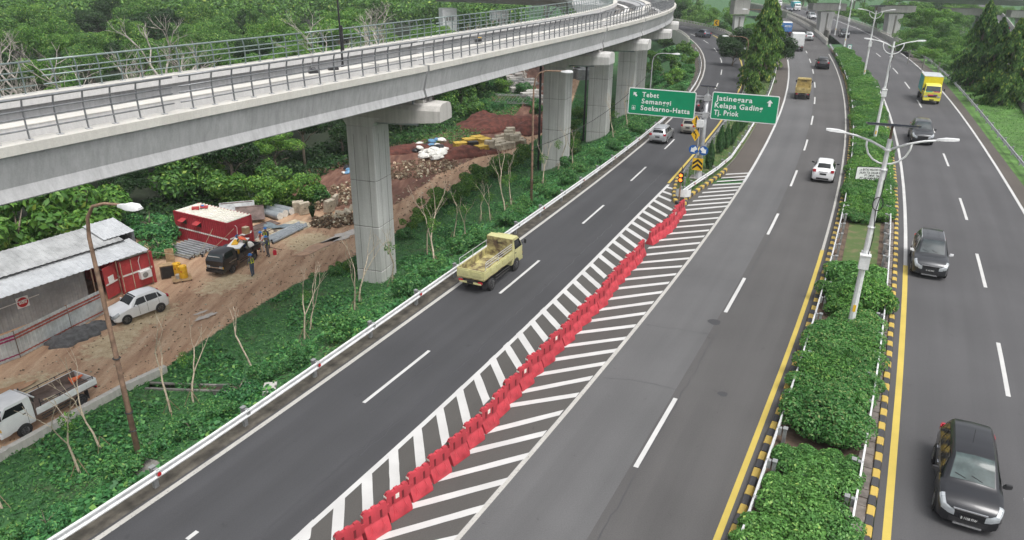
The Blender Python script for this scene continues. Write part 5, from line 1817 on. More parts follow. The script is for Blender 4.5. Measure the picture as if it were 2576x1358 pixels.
    for fy in (.185 if not hatch else .19, .795 if not hatch else .81):
        y = L * (.5 - fy)
        for sg in (-1, 1):
            MB().lathe([(r * 1.14, sg * (W / 2 - .03)), (r * 1.14, sg * (W / 2 + .004)), (.001, sg * (W / 2 + .004))], 18, (0, y, r * 1.02), 'X').build('dark_wheel_well', 'trim_black', t)  # flat black disc painting in the shade of the wheel well
            wheel(t, sg * (W / 2 - .075), y, r)
    return t


RK, MK, PK = 'right_dash', 'main_dash', 'ramp_dash'
car('car', 'black people carrier with grey windscreen driving nearest the camera, bottom right', 'car', 2426, 1339, 'front', RK, True, 'mpv', 'car_black', 4.07, 1.655, 1.6, 1.07, chrome=True, plate='B 1108 FIW', antenna=True, mirror='trim_black', front_glass='glass_front')
car('car', 'dark grey people carrier with white mirrors beside the right-hand kerb', 'car', 2334, 703, 'front', RK, True, 'mpv', 'car_charcoal', 4.55, 1.77, 1.75, 1.0, rails=True, chrome=True, plate='B 1442 MKO', mirror='car_white', front_glass='glass_grey')
car('car', 'dark off-roader with roof rails just behind the first lamp arm', 'car', 2317, 366, 'front', RK, True, 'suv', 'car_charcoal', 4.7, 1.85, 1.83, 1.07, rails=True, chrome=True, mirror='car_black', front_glass='glass_grey')
car('car', 'dark car on the far inbound road behind a lamp pole', 'car', 2125, 95, 'front', RK, True, 'suv', 'car_charcoal', 4.6, 1.85, 1.8, 1.1, front_glass='glass_grey')
car('car', 'silver car beside the far concrete pier on the inbound bridge', 'car', 2045, 49, 'front', RK, True, 'suv', 'car_silver', 4.5, 1.8, 1.75, 1.15, front_glass='glass_grey')
car('car', 'dark minivan on the inbound bridge near the tall tree', 'car', 1986, 30, 'front', RK, True, 'mpv', 'car_navy', 4.5, 1.75, 1.7, 1.3, front_glass='glass_grey')
car('car', 'small white hatchback driving away past the boundary board', 'car', 2066, 461, 'rear', MK, False, 'hatch', 'car_white', 3.66, 1.6, 1.52, 1.05, mirror='car_black')
car('car', 'black crossover with red tail lamps driving away beside the median', 'car', 2069, 175, 'rear', MK, False, 'suv', 'car_black', 4.6, 1.8, 1.68, 1.1, rails=True)
car('car', 'silver people carrier driving away beside the white box truck', 'car', 2035, 103, 'rear', MK, False, 'mpv', 'car_silver', 4.2, 1.66, 1.7, 1.12, glass='glass_grey')
car('car', 'silver crossover driving away on the left ramp', 'car', 1652, 363, 'rear', PK, False, 'suv', 'car_silver', 4.55, 1.85, 1.72, .90, rails=True, chrome=True)
car('car', 'champagne people carrier on the ramp behind the warning signs', 'car', 1728, 338, 'rear', PK, False, 'mpv', 'car_champagne', 4.1, 1.66, 1.68, .90)
car('car', 'dark blue crossover rounding the far bend of the ramp', 'car', 1780, 96, 'rear', PK, False, 'suv', 'car_navy', 4.6, 1.84, 1.7, 1.05, chrome=True, rz=math.radians(14))
car('car', 'dark car mostly hidden behind the sign mast on the ramp', 'car', 1742, 283, 'rear', PK, False, 'hatch', 'car_black', 3.8, 1.65, 1.5, .95)
car('car', 'white car on the far right side road beyond the drooping trees', 'car', 2497, 67, 'front', RK, True, 'hatch', 'car_white', 3.9, 1.7, 1.5, 1.2, front_glass='glass_grey', rz=math.radians(150))
car('car', 'black car on the far right side road beyond the drooping trees', 'car', 2527, 82, 'rear', RK, False, 'suv', 'car_black', 4.4, 1.8, 1.7, 1.2, rz=math.radians(-25))


# ------------------------------------------------------------------ trucks
def truck(name, label, px, py, end, key, rev, kind, cab, body, L, W, H, sc=1.0, rz=None, z=0.0, cabL=1.55, bodyH=.42, cabH=2.1, floor=.95, wr=.37, extras=(), group=None, cat='truck', body_in=None, roof=None, dual=True, p0=None):
    P = p0 or at(px, py, z)
    if rz is None:
        rz = heading(key, P.y) + (math.pi if rev else 0)
    f = Vector((-math.sin(rz), math.cos(rz), 0))
    C = P + f * (L * sc / 2) * (1 if end == 'rear' else -1 if end == 'front' else 0)
    t = thing(name, label, cat, (C.x, C.y, z + .004), rz, group, sc)
    y1 = L / 2
    y0 = y1 - cabL
    hw = W / 2 * .93
    zb = .48 if wr > .3 else .36
    # cab shell
    sec = []
    for y, b, top, w, wt in ((y1, zb + .12, zb + .75, .90, .86), (y1 + .02, zb, zb + .82, .97, .93), (y1 - .04, zb - .05, zb + .92, 1, .94), (y1 - .34, zb - .05, cabH * .955, 1, .86), (y1 - .48, zb, cabH, 1, .86), (y0 + .06, zb, cabH + .02, 1, .87), (y0, zb, cabH - .03, .99, .86)):
        zs = min(top, zb + .88)
        zs = min(zs, top - .03)
        sec.append([(0, y, b), (hw * w * .95, y, b), (hw * w, y, b + .1), (hw * w, y, zs), (hw * wt, y, top - .04), (hw * wt * .9, y, top), (0, y, top + .015), (-hw * wt * .9, y, top), (-hw * wt, y, top - .04), (-hw * w, y, zs), (-hw * w, y, b + .1), (-hw * w * .95, y, b)])
    MB().loft(sec).build('cab', cab, t, 35)
    # glass
    zs = zb + .90
    MB()._add([(-hw * .86, y1 - .025, zs + .06), (hw * .86, y1 - .025, zs + .06), (hw * .80, y1 - .285, cabH * .93), (-hw * .80, y1 - .285, cabH * .93)], [(3, 2, 1, 0)]).build('windshield', 'glass_grey', t)
    for sg in (-1, 1):
        a = [(sg * (hw + .012), y1 - .13, zs + .04), (sg * (hw + .012), y0 + .35, zs + .04), (sg * (hw * .90 + .012), y0 + .38, cabH - .14), (sg * (hw * .90 + .012), y1 - .42, cabH - .14)]
        MB()._add(a, [(0, 1, 2, 3) if sg < 0 else (3, 2, 1, 0)]).build('side_window', 'glass_dark', t)
        MB().box(sg * (hw + .01), y0 + .45, zs - .2, .03, .14, .05).build('door_handle', 'trim_black', t)
        MB().bar((sg * (hw + .004), y0 + .32, zb + .1), (sg * (hw + .004), y0 + .32, zs), .012, .012).build('door_seam', 'trim_black', t)
        MB().tube([(sg * hw, y1 - .1, zs + .15), (sg * (hw + .14), y1 + .02, zs + .24)], .022, 5).box(sg * (hw + .17), y1 + .02, zs + .26, .13, .06, .26).build('mirror', 'trim_black', t)
        MB().box(sg * hw * .72, y1 + .02, zb + .38, hw * .36, .05, .17).build('headlight', 'headlamp', t)
        MB().box(sg * hw * .92, y1 + .005, zb + .38, hw * .12, .05, .15).build('indicator', 'drum_yellow', t)
    MB().box(0, y1 + .02, zb + .38, hw * .9, .04, .12).build('grille', 'trim_black', t)
    MB().box(0, y1 + .04, zb + .06, hw * 1.95, .1, .2).build('bumper', cab, t)
    MB().box(0, y1 + .096, zb + .05, .46, .02, .13).build('number_plate', 'plate_black', t)
    # chassis
    MB().box(0, (-y1 + y1 - .3) / 2, floor - .2, .75, L - .4, .18).build('chassis', 'chassis', t)
    yb0, yb1 = -y1, y0 - .08
    ym, bl = (yb0 + yb1) / 2, yb1 - yb0
    fl = MB().box(0, ym, floor, W, bl, .09).build('bed_floor', body_in or body, t)
    bi = body_in or body
    if kind in ('flat', 'dump', 'drop'):
        def panel(nm, x, y, w, d, h, axis, n):
            o = MB().box(x, y, floor + h / 2 + .02, w, d, h).build(nm, body, t)
            for k in range(n):
                u = (k + .5) / n - .5
                if axis == 'y':
                    MB().box(x + (.035 if x > 0 else -.035), y + u * d, floor + h * .62, .04, d / n * .80, h * .5).build('panel_rib', body, o)
                else:
                    MB().box(x + u * w, y - .035, floor + h * .62, w / n * .80, .04, h * .5).build('panel_rib', body, o)
            return o
        n = 5
        panel('side_panel', W / 2 - .02, ym, .05, bl, bodyH, 'y', n)
        panel('side_panel', -W / 2 + .02, ym, .05, bl, bodyH, 'y', n)
        panel('tailgate', 0, yb0 + .02, W - .1, .05, bodyH, 'x', 2)
        for sg in (-1, 1):
            MB().box(sg * (W / 2 - .045), ym, floor + bodyH * .5 + .03, .012, bl - .1, bodyH * .9).build('panel_lining', bi, t)
        hh = {'flat': cabH + .12, 'dump': cabH + .1, 'drop': floor + bodyH + .35}[kind]
        MB().box(0, yb1 + .0, (floor + hh) / 2, W * .98, .07, hh - floor).build('headboard', bi, t)
        if kind == 'dump':
            MB().box(0, yb1 - .12, hh - .04, W * .98, .3, .05).build('headboard_lip', body, t)
            MB().box(0, yb1 + .5, hh + .02, W * .9, .9, .04).build('cab_shield', body, t)
            for k in range(3):
                MB().box(0, yb1 - .04, hh - .18 - k * .09, W * .4, .02, .035).build('headboard_slot', 'trim_black', t)
        if kind == 'flat':
            MB().box(0, yb1 + .28, hh - .02, W * .98, .62, .06).build('cab_shield', body, t)
            for k in range(5):
                MB().box(-.16 + k * .08, yb1 - .038, floor + .95, .035, .02, .13).build('headboard_slot', 'trim_black', t)
            for sg in (-1, 1):
                x = sg * (W / 2 - .03)
                for dz in (.5, .36, .2) if sg > 0 else (.48,):
                    pts = [(x, yb0 + .25, floor + bodyH), (x, yb0 + .25, floor + bodyH + dz - .06), (x, yb0 + .33, floor + bodyH + dz), (x, yb1 - .05, floor + bodyH + dz)]
                    MB().tube(pts if dz > .45 else [(x, yb0 + .25, floor + bodyH + dz), (x, yb1 - .05, floor + bodyH + dz)], .02, 6).build('side_rail', 'galvanised', t)
                for yy in (.5,):
                    MB().tube([(x, yb0 + bl * yy, floor + bodyH), (x, yb0 + bl * yy, floor + bodyH + .5)], .018, 6).build('side_rail', 'galvanised', t)
    if kind == 'box':
        hb = H - floor
        MB().box(0, ym, floor + hb / 2, W * 1.02, bl, hb).build('cargo_box', body, t)
        MB().box(0, ym, H + .015, W * 1.03, bl + .02, .03).build('box_roof', roof or 'box_white', t)
        for sg in (-1, 1):
            dr = MB().box(sg * W * .25, yb0 - .012, floor + hb / 2, W * .47, .02, hb * .92).build('rear_door', body, t)
            MB().box(sg * W * .06, yb0 - .03, floor + hb * .32, .03, .03, hb * .5).build('lock_bar', 'galvanised', dr)
            for k in range(4):
                MB().box(sg * W * .49, yb0 - .03, floor + hb * (.12 + .25 * k), .06, .03, .06).build('hinge', 'galvanised_dark', dr)
            for k in range(7):
                MB().box(sg * (W * .51 + .01), yb0 + bl * (k + .5) / 7, floor + hb / 2, .03, bl / 7 * .55, hb * .9).build('side_rib', body if not extras else extras[0], t)
        for k in range(8):
            MB().box((k - 3.5) * W / 8, yb1 + .012, floor + hb * .55, W / 8 * .6, .03, hb * .8).build('front_rib', body, t)
    for sg in (-1, 1):
        MB().box(sg * W * .36, yb0 - .01, floor - .2, .26, .05, .11).build('taillight', 'tail_red', t)
        MB().box(sg * W * .36, yb0 + L * .19 - wr * 1.35, .42, .34, .02, .5).build('mud_flap', 'trim_black', t)
        MB().bar((sg * W * .46, yb0 + L * .19 + wr * 1.5, .62), (sg * W * .46, y0 - .3, .62), .03, .04).build('side_guard', 'chassis', t)
        MB().bar((sg * W * .46, yb0 + L * .19 + wr * 1.5, .44), (sg * W * .46, y0 - .3, .44), .03, .04).build('side_guard', 'chassis', t)
        wheel(t, sg * (W / 2 - .12), yb0 + L * .19, wr, .32 if dual else .2, 6)
        fy = y1 - cabL * .62
        MB().lathe([(wr * 1.18, sg * (hw - .05)), (wr * 1.18, sg * (hw + .006)), (.001, sg * (hw + .006))], 18, (0, fy, wr * 1.05), 'X').build('dark_wheel_well', 'trim_black', t)  # black disc in place of a hollow, dark wheel well
        wheel(t, sg * (hw - .07), fy, wr, .2, 6)
    MB().box(0, yb0 - .02, floor - .27, W * .8, .05, .1).build('rear_beam', body if kind == 'flat' else 'chassis', t)
    MB().box(0, yb0 - .05, floor - .24, .4, .02, .12).build('number_plate', 'plate_black', t)
    return t


truck('truck', 'pale yellow flatbed truck with rusty bed driving up the left ramp', 1184, 738, 'rear', PK, False, 'flat', 'truck_yellow', 'truck_yellow', 5.2, 1.75, 2.2, .91, body_in='truck_yellow_dirty', cabL=1.45, bodyH=.5)
truck('truck', 'yellow dump truck driving away on the outbound road', 2016, 251, 'rear', MK, False, 'dump', 'truck_ochre', 'truck_ochre', 5.0, 1.8, 2.2, 1.0, bodyH=.62, floor=.9, body_in='truck_ochre')
truck('truck', 'white box truck with double rear doors driving away', 2004, 130, 'rear', MK, False, 'box', 'car_white', 'box_white', 5.2, 1.85, 2.75, 1.22)
tb = truck('truck', 'yellow and turquoise box truck with painted cab on the inbound road', 2340, 263, 'front', RK, True, 'box', 'truck_lemon', 'box_yellow', 5.6, 1.85, 2.8, 1.13, extras=('turquoise',), roof='box_grey_top')
for (x, zz, w, h, m) in ((-.36, 1.37, .62, .12, 'magenta'), (.36, 1.37, .62, .12, 'teal'), (0, 1.02, .9, .12, 'magenta'), (-.3, 1.04, .4, .10, 'sign_blue')):
    MB().box(x, 2.8 + (.035 if zz < 1.2 else -.02), zz, w, .05, h).build('cab_decal', m, tb)
tu = truck('truck', 'blue truck half hidden behind the tall weeping tree', 1976, 92, 'rear', MK, False, 'box', 'truck_blue', 'truck_blue', 5.2, 1.9, 2.5, 1.25)
text('MPOSO', tu, 'sign_white', 1.2, .35, (-.4, -2.64, 1.75))
truck('truck', 'white and blue truck far away on the inbound bridge', 2006, 28, 'front', RK, True, 'box', 'car_white', 'turquoise', 5.2, 1.9, 2.6, 1.25)
truck('truck', 'white box pickup beside the far concrete pier', 2043, 38, 'front', RK, True, 'box', 'car_grey', 'box_white', 4.8, 1.8, 2.5, 1.2)
truck('truck', 'small white van peeking out behind the tree top on the far bridge', 1960, 17, 'front', RK, True, 'box', 'car_white', 'box_white', 4.6, 1.8, 2.4, 1.3)

# ------------------------------------------------------------------ vegetation
NR = np.random.default_rng(11)


def ground_at(px, py):
    d = _F + (px - PW / 2) / CAM_F * _X - (py - PH / 2) / CAM_F * _U
    lo = (1.0 - CAM_H) / d[2]
    hi = (-9.0 - CAM_H) / d[2]
    for _ in range(40):
        m = (lo + hi) / 2
        x, y, z = m * d[0], m * d[1], CAM_H + m * d[2]
        if z > hz(x, y):
            lo = m
        else:
            hi = m
    return Vector((float(x), float(y), float(hz(x, y))))


def unit(v):
    return v / (np.linalg.norm(v, axis=1, keepdims=True) + 1e-9)


def leaf_mesh(name, P, N, size, mat, aspect=.5, droop=0.0, extra=None):
    """cloud of small rhombic leaves: positions P, facing N"""
    n = len(P)
    size = np.broadcast_to(size, (n,))[:, None]
    rv = NR.normal(size=(n, 3))
    D = unit(rv - N * np.sum(rv * N, axis=1, keepdims=True))
    if droop:
        D = unit(D * (1 - droop) + np.array([[0, 0, -1.0]]) * droop)
    S = unit(np.cross(N + .2 * NR.normal(size=(n, 3)), D))
    a = P - D * size * .5
    b = P + S * size * aspect * .5 + N * size * .08
    c = P + D * size * .5
    d = P - S * size * aspect * .5 + N * size * .08
    V = np.stack([a, b, c, d], 1).reshape(-1, 3)
    me = bpy.data.meshes.new(name)
    me.vertices.add(4 * n)
    me.vertices.foreach_set('co', V.astype(np.float32).ravel())
    me.loops.add(4 * n)
    me.loops.foreach_set('vertex_index', np.arange(4 * n, dtype=np.int32))
    me.polygons.add(n)
    me.polygons.foreach_set('loop_start', np.arange(0, 4 * n, 4, dtype=np.int32))
    me.polygons.foreach_set('loop_total', np.full(n, 4, dtype=np.int32))
    me.materials.append(MAT[mat])
    me.update(calc_edges=True)
    return me


def blob_points(cs, rs, n, flat_=.8, up=.35, shell=.28):
    """points over a set of leaf clumps, with outward normals"""
    w = np.array([r * r for r in rs])
    idx = NR.choice(len(cs), n, p=w / w.sum())
    dirs = unit(NR.normal(size=(n, 3)) + np.array([0, 0, up]))
    rad = np.array(rs)[idx][:, None] * (1 - shell * NR.random((n, 1)) ** 1.5)
    P = np.array(cs)[idx] + dirs * rad * np.array([1, 1, flat_])
    N = unit(dirs + .55 * NR.normal(size=(n, 3)) + np.array([0, 0, .35]))
    return P, N


def crown_mesh(name, r, h, zc, nb, n, leaf, mat, br=(.28, .44), flat_=.75, aspect=.5, droop=0.0, up=.35):
    cs, rs = [], []
    for k in range(nb):
        v = unit(NR.normal(size=(1, 3)))[0]
        q = .35 + .5 * NR.random()
        cs.append((v[0] * r * q, v[1] * r * q, zc + v[2] * h * q))
        rs.append(r * NR.uniform(*br))
    P, N = blob_points(cs, rs, n, flat_, up)
    return leaf_mesh(name, P, N, leaf * (.65 + .7 * NR.random(n)), mat, aspect, droop)


def limb_mesh(name, h, r0, nl, spread, mat='trunk', seed=0, curve_=.3):
    R = random.Random(seed)
    mb = MB()
    tp = [(0, 0, -.5), (R.uniform(-.1, .1), R.uniform(-.1, .1), h * .3), (R.uniform(-.3, .3), R.uniform(-.3, .3), h * .62), (R.uniform(-.4, .4), R.uniform(-.4, .4), h * .95)]
    mb.tube(tp, [r0, r0 * .8, r0 * .5, r0 * .15], 7)
    for k in range(nl):
        a = R.uniform(0, 6.28)
        b = Vector(tp[1]).lerp(Vector(tp[2]), R.random())
        e = b + Vector((math.cos(a) * spread, math.sin(a) * spread, h * R.uniform(.15, .4)))
        m = b.lerp(e, .5) + Vector((0, 0, h * .06))
        mb.tube([b, m, e], [r0 * .4, r0 * .25, r0 * .08], 5)
    return mb.mesh(name, mat, 1)


def plant(name, label, cat, loc, parts, rz=0.0, sc=1.0, group=None, szz=None):
    t = thing(name, label, cat, loc, rz, group, sc)
    if szz:
        t.scale = (sc, sc, sc * szz)
    for nm, me in parts:
        link(nm, me, t)
    return t


# forest trees: shared crowns and trunks
CROWN = [crown_mesh('crown', 4.2, 2.6, 6.2, 24, 9000, .31, 'leaf_forest', br=(.2, .38), aspect=.42), crown_mesh('crown', 3.6, 3.0, 6.0, 22, 8500, .30, 'leaf_forest', br=(.2, .36), flat_=.9, aspect=.42),
         crown_mesh('crown', 4.6, 2.0, 6.6, 26, 8500, .29, 'leaf_bright', br=(.18, .34), flat_=.45, aspect=.4), crown_mesh('crown', 3.8, 2.8, 5.8, 20, 8500, .33, 'leaf_dark', br=(.22, .4), aspect=.42),
         crown_mesh('crown', 4.4, 2.4, 6.0, 30, 9000, .28, 'leaf_bright', br=(.15, .3), aspect=.4), crown_mesh('crown', 5.4, 1.3, 7.6, 16, 5200, .34, 'leaf_bright', br=(.2, .32), flat_=.35)]
TRUNK = [limb_mesh('trunk', 6.5, .22, 6, 2.2, seed=k) for k in range(3)]
LAB_F = 'leafy green tree in the dense wood behind the viaduct'


def visible(P, m=160):
    d = np.array([P[0], P[1], P[2] - CAM_H])
    if d @ _F < 5:
        return False
    x, y = proj(P)
    return -m < x < PW + m and -m < y < PH + m


cands = []
for (ya, yb, st) in ((53, 84, 5.4), (84, 125, 6.8), (125, 190, 9.0), (190, 262, 12.0), (262, 330, 16)):
    y = ya
    while y < yb:
        x = -190.0
        while x < 40:
            xx, yy = x + NR.uniform(-.35, .35) * st, y + NR.uniform(-.35, .35) * st
            x += st
            if xx > _lk(FE, min(yy, 199)) - 2.4 or (yy > 150 and xx > -8 + (yy - 150) * .05 and yy < 230):
                continue
            if yy > 165 and yy < 200 and xx > -75 and abs((yy - (176 - (xx + 8) * .46))) < 9:
                continue
            z = hz(xx, yy)
            if not visible((xx, yy, z + 6), 120):
                continue
            # wholly hidden behind the viaduct girder: skip
            cands.append((xx, yy, z, st))
        y += st
cands.sort(key=lambda c: c[1])
REST = cands[165:]
cands = cands[:165]
for (xx, yy, z, st) in cands:
    k = NR.choice(6, p=[.24, .2, .14, .2, .17, .05]) if yy > 92 else NR.choice(6, p=[.06, .08, .04, .78, .04, 0])  # near band mostly dark crowns, imitating deep shade by leaf colour
    sc = (.62 + .3 * NR.random()) * (st / 6.2) ** .75
    sc = min(sc, 1.55)
    t = plant('forest_tree', LAB_F, 'tree', (xx, yy, z - .2), [('crown', CROWN[k]), ('trunk', TRUNK[k % 3])], NR.uniform(0, 6.28), sc, 'trees of the wood behind the viaduct', NR.uniform(.85, 1.2) * min(1.0, 1.25 / sc + .25))
print('forest', len(cands), len(REST))
PP, NN = [], []
for (xx, yy, z, st) in REST:
    R0 = 4.4 * min(1.5, .78 * (st / 6.2) ** .75)
    cs = [(xx + R0 * .6 * v[0], yy + R0 * .6 * v[1], z + 6.6 + R0 * .35 * v[2]) for v in unit(NR.normal(size=(13, 3)))]
    p_, n_ = blob_points(cs, [R0 * .42] * 13, 950, .75)
    PP.append(p_)
    NN.append(n_)
PP, NN = np.vstack(PP), np.vstack(NN)
tag(link('distant_wood', leaf_mesh('distant_wood', PP, NN, .85 * (.6 + .8 * NR.random(len(PP))), 'leaf_forest', .55)), 'far part of the wood reading as one green mass', 'wood', kind='stuff')

# trees beyond the ramp bend and across the inbound road
nfar = 0
for (x0, x1, ya, yb, st, zz) in ((24, 120, 228, 330, 13, 0), (52, 66, 176, 226, 8, 0), (70, 165, 118, 178, 7.6, 1), (100, 190, 178, 300, 13, 1), (-10, 200, 330, 380, 22, 2)):
    y = ya
    while y < yb:
        x = x0
        while x < x1:
            xx, yy = x + NR.uniform(-.35, .35) * st, y + NR.uniform(-.35, .35) * st
            x += st
            if zz == 1 and xx < cx('right_edge', min(yy, 330)) + 7 + (7 if yy < 150 else 0):
                continue
            if zz == 1 and 2400 < proj((xx, yy, -1))[0] < 2640 and yy < 260:
                continue
            if zz == 0 and xx > cx('hatchR', min(yy, 255)) - 5:
                continue
            if zz == 2 and 90 < xx < 118:
                continue
            z = hz(xx, yy)
            if not visible((xx, yy, z + 5), 90):
                continue
            k = NR.choice([0, 1, 2, 3, 4])
            sc = .62 * (st / 7.5) * NR.uniform(.8, 1.15)
            lab = 'leafy tree in the belt beyond the inbound road' if zz == 1 else 'leafy tree in the wood beyond the ramp bend'
            plant('forest_tree', lab, 'tree', (xx, yy, z - .3), [('crown', CROWN[k]), ('trunk', TRUNK[k % 3])], NR.uniform(0, 6.28), sc, 'trees across the inbound road' if zz == 1 else 'trees beyond the ramp bend')
            nfar += 1
        y += st
print('far trees', nfar)

# belt of trees right behind the wire fence
for i, (px, py, sc) in enumerate(((2258, 138, .5), (2285, 143, .55), (2314, 156, .5), (2345, 170, .55), (2376, 188, .5), (2408, 203, .55), (2270, 118, .65), (2305, 126, .7), (2342, 140, .65), (2380, 158, .7), (2415, 178, .65), (2290, 102, .8), (2330, 110, .8), (2372, 124, .8), (2412, 140, .8), (2300, 84, .9), (2350, 90, .9), (2400, 105, .9))):
    p = at(px, py, -.8)
    plant('fence_tree', 'leafy tree right behind the wire fence, %s counted from the front' % ORD(i), 'tree', (p.x, p.y, p.z - 1.2), [('crown', CROWN[(4, 0, 4, 2)[i % 4]]), ('trunk', TRUNK[i % 3])], NR.uniform(0, 6.28), sc, 'trees behind the wire fence')
for px, py, sc, lb in ((860, 205, 1.25, 'bright flat-topped tree just behind the far railing'), (700, 190, 1.1, 'flat-topped pale green tree in the wood behind the railing')):
    p = at(px, py, SITE_Z)
    plant('flat_topped_tree', lb, 'tree', p, [('crown', CROWN[5]), ('trunk', TRUNK[1])], 1.0, sc)
# leafy bushes at the edge of the yard and on the slope
BUSH = [crown_mesh('foliage', 1.25, .9, .95, 12, 3000, .19, 'leaf_bright', flat_=.8, aspect=.45), crown_mesh('foliage', 1.3, .8, .85, 14, 3000, .17, 'leaf_cover2', flat_=.8), crown_mesh('foliage', 1.2, 1.0, 1.0, 12, 2800, .18, 'leaf_forest', flat_=.9),
        crown_mesh('foliage', 1.5, .55, .6, 14, 3000, .16, 'leaf_cover', flat_=.6)]
STEM = [limb_mesh('stem', 1.3, .05, 7, .6, seed=20 + k) for k in range(2)]


def bush(px, py, sc, k, label, name='bush', group=None, loc=None, szz=None):
    p = loc or ground_at(px, py)
    return plant(name, label, 'bush', (p.x, p.y, p.z - .12), [('foliage', BUSH[k]), ('stem', STEM[k % 2])], NR.uniform(0, 6.28), sc, group, szz)


for px, py, sc, lab in ((60, 655, 3.3, 'large bright leafy bush spilling over the left tin roof'), (180, 640, 2.9, 'bright leafy bush behind the rusty lamp top'), (250, 600, 2.3, 'bright leafy bush right of the rusty lamp'), (10, 620, 3.0, 'bright leafy bush at the left picture edge above the roof')):
    bush(px, py, sc, 0, lab)
for px, py, sc, k in ((470, 500, 2.6, 2), (540, 470, 2.6, 0), (600, 520, 1.9, 0), (660, 530, 1.7, 0), (720, 520, 1.6, 0), (770, 510, 1.5, 0), (690, 490, 1.8, 2), (560, 505, 1.9, 2), (800, 505, 1.1, 1), (420, 600, 1.5, 3), (400, 640, 1.2, 3), (380, 590, 1.6, 3)):
    bush(px, py, sc, k, 'leafy bush along the wood edge behind the red container', group='bushes behind the red container')
for px, py, sc, k in ((1190, 240, 1.9, 0), (1230, 230, 1.7, 1), (1270, 235, 1.5, 0), (1320, 240, 1.6, 1), (1160, 265, 2.1, 2), (1210, 290, 1.6, 1), (1180, 300, 1.8, 2), (1290, 265, 1.2, 3), (1340, 265, 1.2, 3), (1250, 275, 1.3, 3), (1130, 280, 2.2, 2), (1350, 285, 1.1, 1)):
    bush(px, py, sc, k, 'green bush in the overgrown clearing left of the second pier', group='bushes in the clearing')
for px, py, sc, k in ((1035, 575, .95, 0), (1060, 555, 1.0, 0), (1085, 535, 1.25, 0), (1110, 520, 1.3, 0), (1140, 508, 1.35, 0), (1165, 490, 1.2, 0), (1190, 478, 1.4, 0), (1215, 460, 1.5, 0), (1245, 445, 1.5, 0), (1275, 428, 1.3, 0), (1300, 412, 1.2, 0), (1320, 398, 1.2, 0), (1020, 600, .9, 1), (1345, 470, .9, 1), (1440, 330, 1.3, 0), (1455, 300, 1.4, 2), (1440, 390, 1.3, 2),
                     (1430, 420, 1.1, 1), (1450, 360, 1.2, 0), (1530, 330, 1.3, 1), (1550, 290, 1.3, 0), (1525, 270, 1.5, 2), (840, 690, .7, 1), (800, 700, .6, 3), (870, 680, .7, 0)):
    bush(px, py, sc * .78, k, 'feathery green bush where the grass slope meets the yard', group='bushes along the foot of the slope')
for px, py, sc, k in ((1650, 165, 1.6, 0), (1680, 150, 1.7, 1), (1700, 175, 1.5, 0), (1715, 200, 1.3, 1), (1690, 215, 1.4, 0), (1665, 205, 1.5, 3), (1735, 160, 1.2, 0), (1720, 140, 1.5, 2), (1700, 125, 1.6, 0), (1670, 120, 1.8, 2), (1735, 185, 1.0, 1), (1730, 130, 1.1, 1), (1660, 240, 1.2, 3), (1640, 190, 1.6, 2)):
    bush(px, py, sc, k, 'scrubby bush on the slope inside the ramp bend', group='bushes inside the ramp bend')
# low shrubs along the guardrail
for i in range(74):
    y = 13 + i * 1.25
    if y > 105:
        break
    off = NR.uniform(-2.6, -1.5)
    if NR.random() < .16:
        continue
    q = curve('ramp_rail', y, y + .1, 1, off)[0]
    q.z = hz(q.x, q.y)
    plant('roadside_shrub', 'low shrub behind the ramp crash barrier, %s from the bottom' % ORD(i), 'shrub', (q.x, q.y, q.z - .08), [('foliage', BUSH[1 if i % 3 else 3]), ('stem', STEM[i % 2])], NR.uniform(0, 6.28), NR.uniform(.48, .78), 'shrubs behind the ramp crash barrier', NR.uniform(.8, 1.1))

# ground cover on the slope
GX, GY = np.arange(-62, 62.1, 1.0), np.arange(4, 182.1, 1.0)
GZ = np.array([[hz(x, y) for x in GX] for y in GY])


def hz_grid(x, y):
    i = np.clip((x - GX[0]).astype(int), 0, len(GX) - 2)
    j = np.clip((y - GY[0]).astype(int), 0, len(GY) - 2)
    u, v = x - GX[i], y - GY[j]
    return (GZ[j, i] * (1 - u) + GZ[j, i + 1] * u) * (1 - v) + (GZ[j + 1, i] * (1 - u) + GZ[j + 1, i + 1] * u) * v


def cover(n, fn, size, mat, name, label, aspect=.6, hmax=.12):
    x, y = fn(n)
    P = np.stack([x, y, hz_grid(x, y) + NR.random(len(x)) ** 2 * hmax + .01], 1)
    N = unit(NR.normal(size=(len(P), 3)) * .55 + np.array([0, 0, 1.0]))
    me = leaf_mesh(name, P, N, size * (.6 + .8 * NR.random(len(P))), mat, aspect)
    o = link(name, me)
    return tag(o, label, 'plants', kind='stuff')


def tabx(t, y):
    return np.interp(y, [p[0] for p in t], [p[1] for p in t])


def _slope(n):
    y = 10 + (NR.random(n) ** 1.5) * 120
    xr, xs = tabx(CV['ramp_rail'], y) - .9, tabx(GE, y) + .2
    return xs + (xr - xs) * NR.random(n), y


def _clump(n):
    x, y = _slope(n * 2)
    k = np.sin(x * .9 + 1.3 * np.sin(y * .5)) + np.sin(y * .7 + x * .33) > .1
    return x[k], y[k]


cover(120000, _slope, .19, 'leaf_cover2', 'slope_grass', 'low green grass covering the slope below the ramp', .3, .14)
cover(70000, _clump, .21, 'leaf_cover', 'creeper', 'broad-leaved creeper patches on the slope below the ramp', .75, .2)


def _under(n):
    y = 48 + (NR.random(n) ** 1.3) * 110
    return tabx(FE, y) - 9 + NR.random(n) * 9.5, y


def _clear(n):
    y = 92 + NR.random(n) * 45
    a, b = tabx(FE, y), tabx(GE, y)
    return a - 3 + NR.random(n) * ((b - a) * .45 + 3), y


